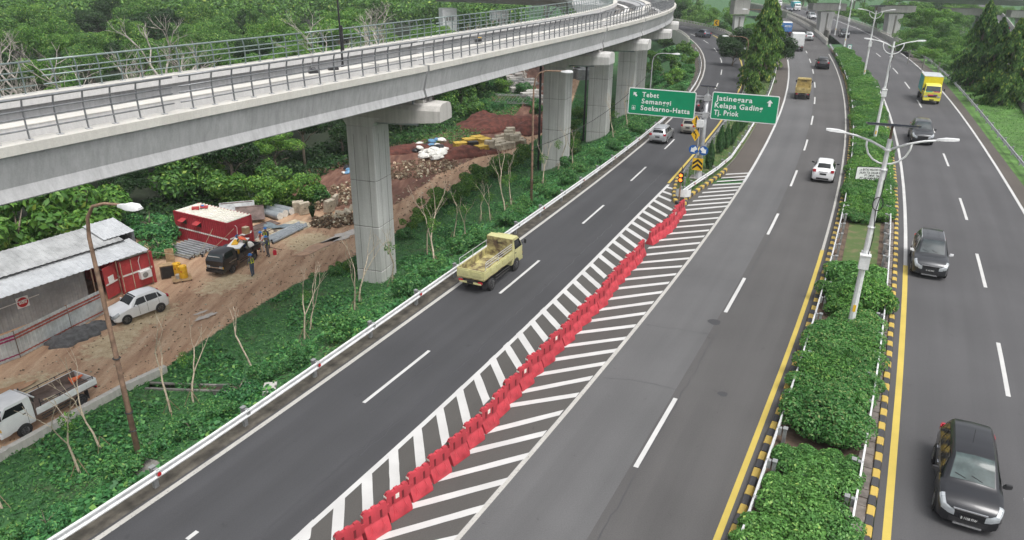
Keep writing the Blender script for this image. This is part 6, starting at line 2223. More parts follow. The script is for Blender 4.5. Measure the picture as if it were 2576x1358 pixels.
cover(36000, _under, .34, 'leaf_dark', 'undergrowth', 'leafy undergrowth along the edge of the wood', .6, .7)  # dark leaf colour puts the shade of the wood edge into the plants
cover(16000, _clear, .32, 'leaf_cover2', 'clearing_grass', 'tall weeds in the overgrown clearing', .35, .6)


def _verge():
    y = 20 + NR.random() * 130
    return (cx('right_rail', y) + .3 + NR.random() * 6.0, y)


def _isl():
    y = 52 + NR.random() ** 1.4 * 90
    return (gxl(y) + .2 + NR.random() * max(.1, gxr(y) - gxl(y) - .4), y)


_hz = hz
P_ = []
for fn, n, zt, sz, mat, nm, lb in ((_verge, 26000, -.02, .16, 'leaf_hedge3', 'verge_grass', 'bright short grass on the right-hand verge'), (_isl, 16000, .15, .13, 'leaf_cover2', 'island_grass', 'short grass on the gore island')):
    pts = np.array([fn() for _ in range(n)])
    Z = np.full((n, 1), zt) + NR.random((n, 1)) * .07
    me = leaf_mesh(nm, np.hstack([pts, Z]), unit(NR.normal(size=(n, 3)) * .6 + np.array([0, 0, 1.0])), sz * (.6 + .7 * NR.random(n)), mat, .3)
    tag(link(nm, me), lb, 'grass', kind='stuff')


# median shrubs
def shrub_mesh(r, h, n, leaf, mat, nb=22, aspect=.5):
    cs, rs = [], []
    for k in range(nb):
        a, q = NR.uniform(0, 6.28), math.sqrt(NR.random()) * .72
        cs.append((math.cos(a) * r * q, math.sin(a) * r * q, h * NR.uniform(.34, .62) * (1.1 - .35 * q)))
        rs.append(r * NR.uniform(.26, .4))
    P, N = blob_points(cs, rs, n, .8, .5, .22)
    P[:, 2] = np.maximum(P[:, 2], .05)
    N = unit(N + np.array([0, 0, .25]))
    return leaf_mesh('foliage', P, N, leaf * (.6 + .8 * NR.random(len(P))), mat, aspect)


SHR = [shrub_mesh(1.25, 1.25, 9000, .105, 'leaf_hedge3', aspect=.55), shrub_mesh(1.25, 1.3, 9000, .10, 'leaf_hedge2', aspect=.55), shrub_mesh(1.2, 1.2, 8500, .105, 'leaf_hedge', aspect=.55), shrub_mesh(1.3, .95, 8000, .12, 'leaf_hedge2', aspect=.45)]
CORE = MB().lathe([(.01, .05), (.7, .1), (.75, .35), (.5, .6), (.01, .7)], 12).mesh('shade_core', 'core_green', 1)  # added dark solid inside each shrub, stops light coming through the leaves


def shrub(px, py, sc, k, label, loc=None, szz=1.0, group=None):
    p = loc or at(px, py, .13)
    return plant('median_shrub', label, 'shrub', p, [('foliage', SHR[k]), ('shade_core', CORE)], NR.uniform(0, 6.28), sc, group, szz)


def mx(y, f):
    a, b = cx('medrailL', y) + .25, cx('medrailR', y) - .15
    return a + (b - a) * f


for y, f, sc, k, szz, lb in ((17.6, .45, 1.12, 0, 1.0, 'bright green clipped shrub at the bottom of the median'), (15.6, .6, 1.1, 0, 1.0, 'bright green shrub cut by the bottom edge of the median'), (19.3, .62, .98, 0, 1.0, 'bright green shrub just below the olive dome in the median'), (13.6, .4, 1.1, 0, 1.0, 'green shrub below the bottom edge of the median'), (16.6, .2, .95, 0, 1.0, 'bright shrub against the left median barrier at the bottom'), (17.0, .8, 1.0, 0, 1.0, 'bright shrub against the right median slabs at the bottom'), (14.6, .85, 1.0, 0, 1.0, 'green shrub beside the right slabs at the bottom edge'), (20.3, .3, .85, 0, .95, 'bright shrub left of the gap below the olive dome'), (20.2, .8, .75, 0, .9, 'small bright shrub right of the gap below the olive dome'), (23.4, .25, .95, 1, 1.05, 'olive shrub touching the left median barrier'), (22.2, .75, 1.0, 1, 1.0, 'olive shrub touching the right median slabs'), (18.9, .28, .8, 0, .9, 'small bright shrub beside the left median barrier'),
                             (22.6, .45, 1.2, 1, 1.1, 'olive green dome-shaped shrub in the median'), (24.0, .62, .9, 1, 1.0, 'olive shrub behind the dome-shaped one in the median'), (35.2, .45, 1.25, 0, 1.25, 'bright green tall shrub just before the median lawn'), (33.0, .75, 1.2, 2, 1.25, 'dark green dome shrub right of the first lamp pole'), (34.2, .2, .95, 2, 1.1, 'bright shrub left of the first lamp pole'), (32.6, .35, .9, 2, 1.1, 'green shrub directly behind the first lamp pole')):
    shrub(0, 0, sc, k, lb, Vector((mx(y, f), y, .13)), szz)
y = 25.2
i = 0
while y < 150:
    if 36.8 < y < 46.6:
        y = 46.8
    for f in (.25, .74) if y < 60 else (.3, .7):
        k = (3, 1, 2, 3, 1)[i % 5] if y < 32 else (2, 2, 0, 2, 1)[i % 5]
        sc = NR.uniform(.85, 1.08) * (1 if y < 60 else 1.2)
        if not (31.5 < y < 36.5):
            shrub(0, 0, sc, k, 'green shrub in the %s row of the median, %s from the bottom' % ('left' if f < .5 else 'right', ORD(i // 2)), Vector((mx(y, f) + NR.uniform(-.15, .15), y + NR.uniform(-.3, .3), .13)), NR.uniform(.75, 1.05), 'shrubs of the median row')
        i += 1
    y += 1.05 if y < 60 else (2.0 if (y // 9) % 3 else 3.2)
# grass tuft in the median
gt = MB()
for k in range(90):
    a, l = NR.uniform(0, 6.28), NR.uniform(.5, 1.0)
    b = (NR.uniform(-.5, .5), NR.uniform(-.6, .6), .2)
    gt.loft([[(b[0] - .012, b[1], b[2]), (b[0] + .012, b[1], b[2])], [(b[0] + math.cos(a) * l * .3 - .012, b[1] + math.sin(a) * l * .3, b[2] + l * .8), (b[0] + math.cos(a) * l * .3 + .012, b[1] + math.sin(a) * l * .3, b[2] + l * .8)],
             [(b[0] + math.cos(a) * l * .75, b[1] + math.sin(a) * l * .75, b[2] + l * .95), (b[0] + math.cos(a) * l * .75 + .01, b[1] + math.sin(a) * l * .75, b[2] + l * .95)]], closed=False)
g = gt.build('grass_tuft', 'leaf_hedge3')
g.location = (mx(27, .55), 27, .2)
tag(g, 'tall wild grass tuft in the median in front of the first lamp', 'grass', kind='stuff')


# conifers on the gore island
def conifer_mesh():
    n = 5200
    z = NR.random(n) ** .8
    a = NR.uniform(0, 6.28, n)
    rr = (np.sin(np.pi * np.clip(z * .88 + .12, 0, 1)) ** .8) * (1 - z * .55) * .62 * (.75 + .25 * NR.random(n)) * (1 + .12 * np.sin(a * 5 + z * 9))
    P = np.stack([np.cos(a) * rr, np.sin(a) * rr, .15 + z * 3.0], 1)
    N = unit(np.stack([np.cos(a), np.sin(a), np.full(n, .55)], 1) + .35 * NR.normal(size=(n, 3)))
    return leaf_mesh('crown', P, N, .15 * (.6 + .8 * NR.random(n)), 'leaf_conifer', .35)


CON = [conifer_mesh(), conifer_mesh()]
CTR = MB().tube([(0, 0, -.1), (0, 0, 1.6), (0, 0, 2.9)], [.08, .06, .01], 6).mesh('trunk', 'trunk')
for i, (px, py, pt, lb) in enumerate(((1783, 424, 354, 'first conical cypress right behind the chevron board'), (1809, 386, 316, 'second conical cypress on the gore island'), (1826, 374, 312, 'third conical cypress on the gore island'), (1840, 365, 308, 'fourth conical cypress on the gore island'),
                                      (1851, 344, 296, 'fifth conical cypress, under the right green board'), (1862, 332, 287, 'sixth conical cypress, under the right green board'), (1870, 322, 282, 'seventh conical cypress, farthest in the island row'), (1878, 312, 276, 'eighth cypress hidden behind the right green board'))):
    p = at(px, py, .14)
    H = height_for(p, pt)
    plant('cypress', lb, 'tree', p, [('crown', CON[i % 2]), ('trunk', CTR)], NR.uniform(0, 6.28), H / 3.1)


# drooping mast trees
def weeping_mesh(H, R, n, mat, leaf=.42, seed=0):
    nb = 120                                    # drooping branches, each a hanging spray of leaves
    z0 = NR.random(nb) ** .9
    ba = NR.uniform(0, 6.28, nb)
    bl = R * (np.minimum(z0 * 4 + .45, 1) * (1 - z0) ** .7 + .06) * NR.uniform(.6, 1.2, nb)
    dr = NR.uniform(.8, 1.9, nb) * (1.15 - .5 * z0)
    k = NR.integers(0, nb, n)
    t = NR.random(n) ** .6
    a = ba[k] + NR.normal(size=n) * .10 / (t + .25)
    rr = bl[k] * t
    z = 1.0 + z0[k] * (H - .4) - dr[k] * t ** 1.8 - .35 * NR.random(n)
    P = np.stack([np.cos(a) * rr, np.sin(a) * rr, np.maximum(z, .2)], 1) + NR.normal(size=(n, 3)) * .06
    N = unit(np.stack([np.cos(a), np.sin(a), np.full(n, .35)], 1) + .5 * NR.normal(size=(n, 3)))
    return leaf_mesh('crown', P, N, leaf * (.6 + .8 * NR.random(n)), mat, .28, .75)


WTR = MB().tube([(0, 0, -.4), (.05, 0, 4), (0, .05, 8), (0, 0, 11.2)], [.2, .15, .09, .02], 7).mesh('trunk', 'trunk')
W1 = [weeping_mesh(11.5, 2.5, 12000, 'leaf_weeping', .45), weeping_mesh(11.5, 2.5, 12000, 'leaf_weeping', .45), weeping_mesh(11.5, 2.1, 11000, 'leaf_weeping_bright', .42), weeping_mesh(11.5, 2.1, 11000, 'leaf_weeping_bright', .42)]
for px, py, pt, k, wd, lb in ((2440, 224, 2, 0, 1.5, 'left tall drooping mast tree on the right verge'), (2478, 240, 42, 1, 1.4, 'middle drooping mast tree on the right verge'), (2512, 272, 48, 0, 1.6, 'right tall drooping mast tree on the right verge'), (2548, 262, 60, 1, 1.5, 'drooping mast tree at the right picture edge'), (2466, 208, 60, 1, 1.3, 'drooping mast tree behind the left one on the right verge'),
                              (1886, 238, 64, 2, 1.35, 'nearest bright drooping mast tree on the gore island'), (1906, 205, -16, 3, 1.5, 'tall bright drooping mast tree in the middle of the island row'), (1924, 180, -22, 2, 1.5, 'tall drooping mast tree behind the brown arched lamp'), (1913, 150, 0, 3, 1.5, 'drooping mast tree toward the back of the island row'), (1937, 145, 10, 0, 1.5, 'dark drooping mast tree at the back of the island row')):
    p = at(px, py, .1 if px < 2200 else -.5)
    H = height_for(p, pt)
    t = plant('mast_tree', lb, 'tree', p, [('crown', W1[k]), ('trunk', WTR)], NR.uniform(0, 6.28), H / 12.0)
    t.scale = (H / 12 * wd, H / 12 * wd, H / 12)
for px, py, sc, lb in ((1950, 172, .8, 'round dark tree on the island beside the outbound road'), (1842, 165, .7, 'round dark tree left of the island mast trees'), (1868, 140, .8, 'leafy tree behind the boxy white pier cap'), (1940, 120, .75, 'round dark tree behind the island mast trees'), (1825, 128, .55, 'leafy tree at the foot of the boxy pier')):
    p = at(px, py, 0)
    plant('island_tree', lb, 'tree', (p.x, p.y, p.z - 1.5), [('crown', CROWN[3]), ('trunk', TRUNK[0])], NR.uniform(0, 6.28), sc)


# leafless trees and saplings
def branch_mesh(name, H, r0, depth, seed, lean=(0, 0), mat='bare_bark', kick=.55, ratio=.72, nchild=(2, 3), first=.38):
    R = random.Random(seed)
    mb = MB()

    def grow(p, d, l, r, k):
        n = 3
        pts = [p]
        rs = [r]
        q = p
        for i in range(n):
            d = (d + Vector((R.uniform(-1, 1), R.uniform(-1, 1), R.uniform(-.3, .5))) * .16).normalized()
            q = q + d * l / n
            pts.append(q)
            rs.append(r * (1 - .3 * (i + 1) / n))
        mb.tube(pts, rs, 6 if k > depth - 2 else (5 if k > 1 else 3), caps=False)
        if k <= 0:
            return
        m = R.randint(*nchild)
        for j in range(m):
            ax = Vector((R.uniform(-1, 1), R.uniform(-1, 1), R.uniform(-.2, .45)))
            nd = (d + ax.normalized() * kick * R.uniform(.6, 1.25)).normalized()
            s = pts[-1] if j < 2 else pts[-2]
            grow(s, nd, l * ratio * R.uniform(.8, 1.15), rs[-1] * (.92 if j == 0 else .76), k - 1)
    grow(Vector((0, 0, -.3)), Vector((lean[0], lean[1], 1)).normalized(), H * first, r0, depth)
    return mb.mesh(name, mat, 1)


BARE = [branch_mesh('branches', 16, .44, 6, 3, (-.7, 0), kick=.85, ratio=.76, first=.3), branch_mesh('branches', 16, .42, 6, 8, (-.15, .1), kick=.85, ratio=.76, first=.34), branch_mesh('branches', 15, .38, 6, 15, (.25, 0), kick=.9, ratio=.76, first=.3)]
for px, py, k, sc, rz, lb in ((362, 420, 0, 1.0, 0, 'bare pale tree leaning left behind the far railing'), (462, 410, 1, 1.0, 1.0, 'upright bare tree behind the far railing'), (955, 290, 1, 1.0, 2.2, 'tall bare tree with spreading limbs beside the railing'), (930, 260, 0, 1.1, .3, 'bare tree leaning left beyond the flat-topped tree'),
                              (1175, 235, 2, .95, .7, 'bare tree left of the vine-covered trunks'), (1325, 215, 2, .9, 2.4, 'pale bare tree right of the vine-covered trunks'), (70, 430, 1, .9, 3.0, 'grey bare tree at the left picture edge')):
    p = at(px, py, SITE_Z)
    t = thing('bare_tree', lb, 'tree', p, rz, None, sc)
    link('branches', BARE[k], t)
    tw = link('twigs', BARE[(k + 1) % 3], t)
    tw.location = (0, 0, 3.2)
    tw.scale = (.62, .62, .62)
    tw.rotation_euler = (0, 0, 2.0)
# vine-clad trunks
for px, py, lb in ((1205, 235, 'left vine-clad forked trunk behind the viaduct'), (1268, 230, 'right vine-clad forked trunk behind the viaduct')):
    p = at(px, py, SITE_Z)
    t = thing('vine_tree', lb, 'tree', p, .4)
    mb = MB()
    forks = [[(0, 0, 0), (0, 0, 5), (1.2, 0, 8.5), (1.5, 0, 12)], [(0, 0, 4.6), (-1.3, 0, 7.5), (-1.9, 0, 11.6)], [(1.1, 0, 8.2), (2.4, 0, 9.6), (2.7, 0, 12)]]
    P, N = [], []
    for q in forks:
        mb.tube(q, .28, 7)
        for a, b in zip(q, q[1:]):
            a, b = Vector(a), Vector(b)
            for k in range(int((b - a).length * 170)):
                s = a.lerp(b, NR.random())
                v = Vector(unit(NR.normal(size=(1, 3)))[0])
                rr = .62 + .35 * math.sin(s.z * 1.7)
                P.append(s + Vector((v.x * rr, v.y * rr, v.z * .4 - (.8 * NR.random() if NR.random() < .3 else 0))))
                N.append(v)
    mb.build('trunk', 'trunk', t, 1)
    link('vines', leaf_mesh('vines', np.array(P), unit(np.array(N)), .38 * (.6 + .7 * NR.random(len(P))), 'vine', .5, .4), t)
# staked saplings on the slope
SAP = [branch_mesh('branches', 4.6, .06, 3, 40 + k, (NR.uniform(-.12, .12), NR.uniform(-.1, .1)), 'sapling_bark', .42, .72, (2, 2), .42) for k in range(5)]
SLF = crown_mesh('leaves', .55, .5, 2.5, 8, 260, .12, 'leaf_bright', aspect=.4)
SL_ = [(205, 1194), (259, 1131), (432, 1042), (486, 1012), (651, 958), (766, 857), (777, 830), (891, 785), (904, 763), (988, 717), (1077, 642), (1096, 675), (1139, 603), (1170, 605), (1209, 558), (1234, 556), (1366, 466), (1402, 430), (1442, 425), (7, 1279), (1287, 520), (1545, 345), (1580, 320), (1275, 540)]
for i, (px, py) in enumerate(sorted(SL_)):
    p = ground_at(px, py)
    t = thing('sapling', 'thin young staked tree on the slope, %s from the left' % ORD(i), 'tree', p, NR.uniform(0, 6.28), 'young staked trees on the slope', NR.uniform(.85, 1.15))
    link('branches', SAP[i % 5], t)
    if i % 3 == 1 or i > 10:
        link('leaves', SLF, t)
    for k in range(3):
        a = k * 2.1 + .5
        MB().tube([(.42 * math.cos(a), .42 * math.sin(a), 0), (.03 * math.cos(a), .03 * math.sin(a), .75)], .014, 5).build('stake', 'stake', t)

# side road at the far right and its wall
sr = [at(2440, 12, .02), at(2465, 45, .02), at(2495, 110, .02), at(2520, 183, .02), at(2590, 290, .02), at(2720, 430, .02)]
sr2 = [at(2490, 12, .02), at(2525, 45, .02), at(2575, 115, .02), at(2640, 190, .02), at(2780, 290, .02), at(3000, 400, .02)]
struct('side_road', strip_mb(sr, sr2), 'asphalt_right')
parapet('parapet', 'pale parapet along the far side road at the right edge', [q + Vector((.3, 0, 0)) for q in sr2[:4]], .9, rail=False)
parapet('parapet', 'dark concrete wall between the verge and the side road', [q - Vector((.3, 0, 0)) for q in sr[2:]], .8, rail=False, mat='concrete_old')
# chain-link fence across the verge
fp = [at(px, py, -.4) for px, py in ((2246, 152), (2282, 165), (2318, 182), (2355, 200), (2391, 214), (2428, 222))]
t = thing('wire_fence', 'wire fence on concrete posts behind the bright verge', 'fence', fp[0])
for q in fp:
    MB().box(q.x - fp[0].x, q.y - fp[0].y, 1.3, .14, .14, 2.6).build('post', 'concrete_old', t)
for a, b in zip(fp, fp[1:]):
    a, b = a - fp[0], b - fp[0]
    for zz in (.15, .55, .95, 1.35, 1.75, 2.15, 2.5):
        MB().bar(a + Vector((0, 0, zz)), b + Vector((0, 0, zz)), .02, .03).build('wire', 'fence_mesh', t)

# ------------------------------------------------------------------ building site below the viaduct
S_ = SITE_Z


def frame(o, ax):
    """matrix-like helper: local (a, b, z) -> world, a along ax, b to its left"""
    ax = Vector((ax[0], ax[1], 0)).normalized()
    bx = Vector((-ax.y, ax.x, 0))
    return lambda a, b, z: (o[0] + ax.x * a + bx.x * b, o[1] + ax.y * a + bx.y * b, o[2] + z)


def corrugated(F, p0, p1, q0, q1, n, amp, mb=None, th=.012):
    """corrugated sheet: ribs run from edge p0-p1 to edge q0-q1 (local points), n ribs along the edge"""
    mb = mb or MB()
    P0, P1, Q0, Q1 = (Vector(F(*p)) for p in (p0, p1, q0, q1))
    nrm = (P1 - P0).cross(Q0 - P0).normalized()
    if nrm.z < 0:
        nrm = -nrm
    A, B = [], []
    for i in range(n):
        for u, h in ((.0, 0), (.62, 0), (.72, 1), (.9, 1)):
            t = (i + u) / n
            A.append(P0.lerp(P1, t) + nrm * amp * h)
            B.append(Q0.lerp(Q1, t) + nrm * amp * h)
    A.append(P1)
    B.append(Q1)
    strip_mb(A, B, 0, mb)
    strip_mb([p - nrm * th for p in B], [p - nrm * th for p in A], 0, mb)
    return mb


def at_root(t, o):
    return o


SO = Vector((-30.63, 39.63, S_))
shed = thing('site_shed', 'long grey tin shed with stepped metal roofs beside the fence', 'shed', SO)
SA = (.53, .848)
FL = frame((0, 0, 0), SA)
corrugated(FL, (-8, -.05, 2.6), (9.65, -.05, 2.6), (-8, 2.15, 3.0), (9.65, 2.15, 3.0), 44, .035).build('lower_roof', 'sheet_roof', shed)
corrugated(FL, (-8, 1.9, 3.12), (9.1, 1.9, 3.12), (-8, 4.9, 3.7), (9.1, 4.9, 3.7), 46, .035).build('upper_roof', 'sheet_roof_old', shed)
corrugated(FL, (8.0, 2.4, 3.32), (10.3, 2.4, 3.32), (8.0, 4.9, 3.85), (10.3, 4.9, 3.85), 7, .035).build('roof_sheet', 'sheet_roof', shed)
MB().bar(FL(-8, 1.86, 3.1), FL(9.1, 1.86, 3.1), .04, .05).build('roof_edge', 'black_metal', shed)
corrugated(FL, (-8, .9, 0), (5.46, .9, 0), (-8, .9, 2.75), (5.46, .9, 2.75), 40, .03).build('front_wall', 'sheet_wall', shed)
corrugated(FL, (10.1, 2.2, 0), (10.1, 4.9, 0), (10.1, 2.2, 3.3), (10.1, 4.9, 3.75), 9, .03).build('side_wall', 'sheet_wall', shed)
corrugated(FL, (-8, 4.9, 0), (10.1, 4.9, 0), (-8, 4.9, 3.65), (10.1, 4.9, 3.65), 40, .03).build('back_wall', 'sheet_wall', shed)
for a in (5.5, 7.2, 9.55):
    MB().tube([FL(a, .0, 0), FL(a, .0, 2.6)], .04, 6).build('roof_post', 'rust_pole', shed)
sg_ = thing('wall_plate', 'square white plate with red round badge on the shed wall', 'sign', SO + Vector(FL(1.45, .83, 1.55)), math.atan2(SA[1], SA[0]))
flat(sg_, rrect(-.36, -.36, .36, .36, .03), 'sign_white', 0, 'plate', .02)
flat(sg_, [(.32 * math.cos(k * math.pi / 12), .32 * math.sin(k * math.pi / 12)) for k in range(24)], 'reflector_red', -.008, 'badge', .006)
text('adhi', sg_, 'sign_white', .46, .22, (-.23, -.012, -.09), bold=.03)
lt = thing('wall_pipe', 'long white pipe running along the shed wall', 'pipe', SO + Vector(FL(-.8, .7, 1.75)))  # plain white pipe, gives no light
MB().tube([FL(-3.0, 0, -.25), FL(3.2, 0, .0)], .03, 6).build('pipe', 'white_paint', lt)
MB().tube([FL(-3.0, .2, -.25), FL(-3.0, 0, -.25)], .02, 6).build('bracket', 'galvanised_dark', lt)

# fence panels
FP = [Vector((-30.9, 33.6, S_)), Vector((-29.6, 35.4, S_)), Vector((-28.45, 37.12, S_)), Vector((-27.36, 40.55, S_)), Vector((-26.45, 43.1, S_))]
for i, (a, b) in enumerate(zip(FP, FP[1:])):
    lab = ['white tin fence panel with maroon bands cut by the left edge', 'white tin fence panel with maroon bands at the left', 'long white tin fence panel with brown-red bands', 'white tin fence panel beside the parked white car'][i]
    t = thing('tin_fence', lab, 'fence', a)
    d = b - a
    Fp = frame((0, 0, 0), (d.x, d.y))
    l = d.length - .05
    n = int(l / .24)
    corrugated(Fp, (0, 0, .05), (l, 0, .05), (0, 0, 1.72), (l, 0, 1.72), n, .03).build('sheet', 'fence_white', t)
    m = 'fence_maroon' if i < 2 else 'fence_red'
    for z0, z1 in ((1.40, 1.52), (1.22, 1.32), (.22, .30)):
        mb = corrugated(Fp, (0, -.018, z0), (l, -.018, z0), (0, -.018, z1), (l, -.018, z1), n, .03)
        mb.build('painted_band', m, t)
    MB().box(*Fp(0, .1, .85), .08, .08, 1.75, math.atan2(d.y, d.x)).build('post', 'rust_pole', t)


# containers
def container(name, label, c, ax, L, W, H, mat, stripe_z, roof_mat, doors=False):
    t = thing(name, label, 'container', c, math.atan2(ax[1], ax[0]))
    I = lambda a, b, z: (a, b, z)
    for s in (-1, 1):
        mb = MB()
        corrugated(I, (-L / 2, s * W / 2, .15), (L / 2, s * W / 2, .15), (-L / 2, s * W / 2, H - .1), (L / 2, s * W / 2, H - .1), 26, .03, mb)
        mb.build('side_wall', mat, t)
        st = corrugated(I, (-L / 2, s * (W / 2 + .034), stripe_z - .06), (L / 2, s * (W / 2 + .034), stripe_z - .06), (-L / 2, s * (W / 2 + .034), stripe_z + .06), (L / 2, s * (W / 2 + .034), stripe_z + .06), 26, .03)
        st.build('stripe', 'stripe_white', t)
        for z in (.08, H - .06):
            MB().box(0, s * (W / 2 - .02), z, L, .1, .15).build('rail', mat, t)
    for s in (-1, 1):
        e = MB().box(s * L / 2, 0, H / 2, .06, W - .1, H - .1).build('end_wall', mat, t)
        for z in (H * .3, H * .72):
            MB().box(s * (L / 2 + .03), 0, z, .05, W * .8, .42).build('end_panel', mat, e)
        MB().box(s * (L / 2 + .06), 0, stripe_z, .012, W - .1, .12).build('stripe', 'stripe_white', t)
        for q in (-1, 1):
            MB().box(s * (L / 2), q * (W / 2 - .03), H / 2, .14, .14, H).build('corner_post', mat, t)
    corrugated(I, (-L / 2, -W / 2, H), (L / 2, -W / 2, H), (-L / 2, W / 2, H), (L / 2, W / 2, H), 16, .07).build('roof', roof_mat, t)
    MB().box(0, 0, .1, L - .1, W - .1, .1).build('floor', 'wood_dark', t)
    return t


c1 = container('site_container', 'dark red site container with pale roof and white stripe', (-24.35, 56.35, S_), (5.49, -3.02), 6.06, 2.44, 2.5, 'container_red', 1.15, 'container_roof')
for a in (-1.9, -.2):
    fl_ = MB().box(a, -1.22 - .22, 1.98, .62, .5, .03, rx=.35).build('window_flap', 'container_red2', c1)
    MB().box(a, -1.26, 1.8, .56, .02, .36).build('window_opening', 'bag_black', c1)
MB().box(3.2, .35, 1.2, .5, .8, .05).build('bracket', 'white_paint', c1)
MB().tube([(3.07, -.35, 1.1), (3.07, -.3, 1.9), (3.07, -.45, 2.1)], .03, 6).build('conduit', 'white_paint', c1)
ac = thing('wooden_crate', 'small plywood crate on the container bracket', 'crate', Vector((-24.35, 56.35, S_)) + Vector(frame((0, 0, 0), (5.49, -3.02))(3.25, .35, 1.23)), -.5)
MB().box(0, 0, .26, .5, .42, .5).build('crate_box', 'wood_ply', ac)
MB().box(0, 0, .525, .52, .44, .03).build('lid', 'wood_pale', ac)
q = thing('folded_trestle', 'folded red steel trestle lying on the container roof', 'trestle', Vector((-24.35, 56.35, S_ + 2.53)) + Vector(frame((0, 0, 0), (5.49, -3.02))(-1.5, .05, 0)), .3)
MB().box(-.3, 0, .12, .55, .35, .2).build('frame_box', 'container_red2', q)
MB().box(.35, .1, .16, .6, .45, .12, ry=.2).build('frame_box', 'container_red2', q)
MB().lathe([(.12, .22), (.13, .3), (.02, .31)], 10, (.25, .05, 0)).build('cap', 'helmet_blue', q)

c2 = container('site_container', 'bright red container under the shed roof with open door', SO + Vector(FL(8.66, 3.2, 0)), (-SA[1], SA[0]), 6.0, 2.4, 2.38, 'container_red2', 1.25, 'container_roof')
MB().box(-3.1, 1.95, 1.25, .05, 1.15, 2.2, rz=.35).build('open_door', 'container_red2', c2)
MB().box(-3.14, 1.95, 1.4, .02, .5, .5, rz=.35).build('paper_notice', 'sign_white', c2)
MB().box(-3.16, 1.95, 1.15, .02, 1.1, .1, rz=.35).build('stripe', 'stripe_white', c2)
for b in (1.15, .4):
    MB().tube([(-3.1, b, .1), (-3.1, b, 2.3)], .025, 6).build('lock_rod', 'wood_pale', c2)
acu = MB().box(-3.2, -.42, .95, .3, .8, .55).build('air_conditioner', 'white_paint', c2)
MB().lathe([(.2, -.01), (.2, -.02), (.02, -.03)], 14, (-3.345, -.34, .95), 'X').build('fan_grille', 'galvanised_dark', acu)
MB().tube([(-3.1, -.2, 1.2), (-3.1, -.15, 2.0), (-3.1, -.3, 2.3)], .02, 6).build('conduit', 'white_paint', c2)

# parked vehicles
car('car', 'white hatchback parked on the mud beside the tin fence', 'car', 0, 0, 'centre', RK, False, 'hatch', 'car_white', 3.61, 1.66, 1.5, 1.0, rz=2.515, z=S_ + .03, p0=Vector((-24.35, 42.85, S_)), front_glass='glass_dark')
bt = truck('pickup_truck', 'black pickup being loaded by workers in front of the container', 0, 0, 'centre', RK, False, 'drop', 'car_black', 'car_black', 4.5, 1.62, 1.8, 1.0, rz=2.857, z=S_ + .03, cabL=1.6, bodyH=.36, cabH=1.75, floor=.78, wr=.28, cat='pickup', dual=False, p0=Vector((-21.0, 51.3, S_)))
wt = truck('pickup_truck', 'white flatbed pickup parked behind the low wall, bottom left', 0, 0, 'centre', RK, False, 'drop', 'car_white', 'box_white', 4.9, 1.72, 1.95, 1.0, rz=2.70, z=S_ + .03, cabL=1.6, bodyH=.34, cabH=1.9, floor=.8, wr=.31, cat='pickup', body_in='bed_brown', dual=False, p0=Vector((-23.55, 31.2, S_)))
for s in (-1, 1):
    MB().tube([(s * .84, -2.3, 1.32), (s * .84, .5, 1.32)], .022, 6).build('bed_rail', 'black_metal', wt)
    for yy in (-2.3, -1.4, -.5, .5):
        MB().tube([(s * .84, yy, 1.1), (s * .84, yy, 1.32 if yy < .4 else 1.6)], .022, 6).build('bed_rail', 'black_metal', wt)
    MB().box(s * .5, .62, 1.5, .04, .05, .7).build('rack_post', 'black_metal', wt)
MB().box(0, .66, 1.72, 1.5, .06, .06).build('rack_bar', 'box_white', wt)
tc = thing('traffic_cone', 'orange traffic cone lying in the white pickup bed', 'cone', (0, 0, 0))
FW = Matrix.Translation((-23.55, 31.2, S_ + .03)) @ Matrix.Rotation(2.70, 4, 'Z')
tc.location = FW @ Vector((.35, -1.85, .93))
tc.rotation_euler = (1.25, .2, 2.2)
MB().lathe([(.17, .02), (.15, .06), (.05, .6), (.03, .62)], 14, (0, 0, 0)).build('cone_body', 'cone_orange', tc, 30)
MB().box(0, 0, .015, .42, .42, .03).build('cone_base', 'cone_orange', tc)
pk = thing('wood_plank', 'short pale plank lying in the white pickup bed', 'plank', FW @ Vector((-.1, -.4, .86)), 2.5)
MB().box(0, 0, .03, .2, .6, .05).build('board', 'wood_pale', pk)
MB().box(0, .2, .065, .18, .06, .02).build('batten', 'wood_ply', pk)
# black pickup details
MB().box(0, 2.18, 1.5, .95, .02, .12, rx=-.7).build('sun_strip', 'sign_white', bt)
MB().box(0, 2.3, .72, 1.2, .03, .05).build('grille_bar', 'chrome', bt)
MB().box(.815, 1.2, .95, .02, .9, .03).build('door_trim', 'chrome', bt)
MB().box(-.815, 1.2, .95, .02, .9, .03).build('door_trim', 'chrome', bt)
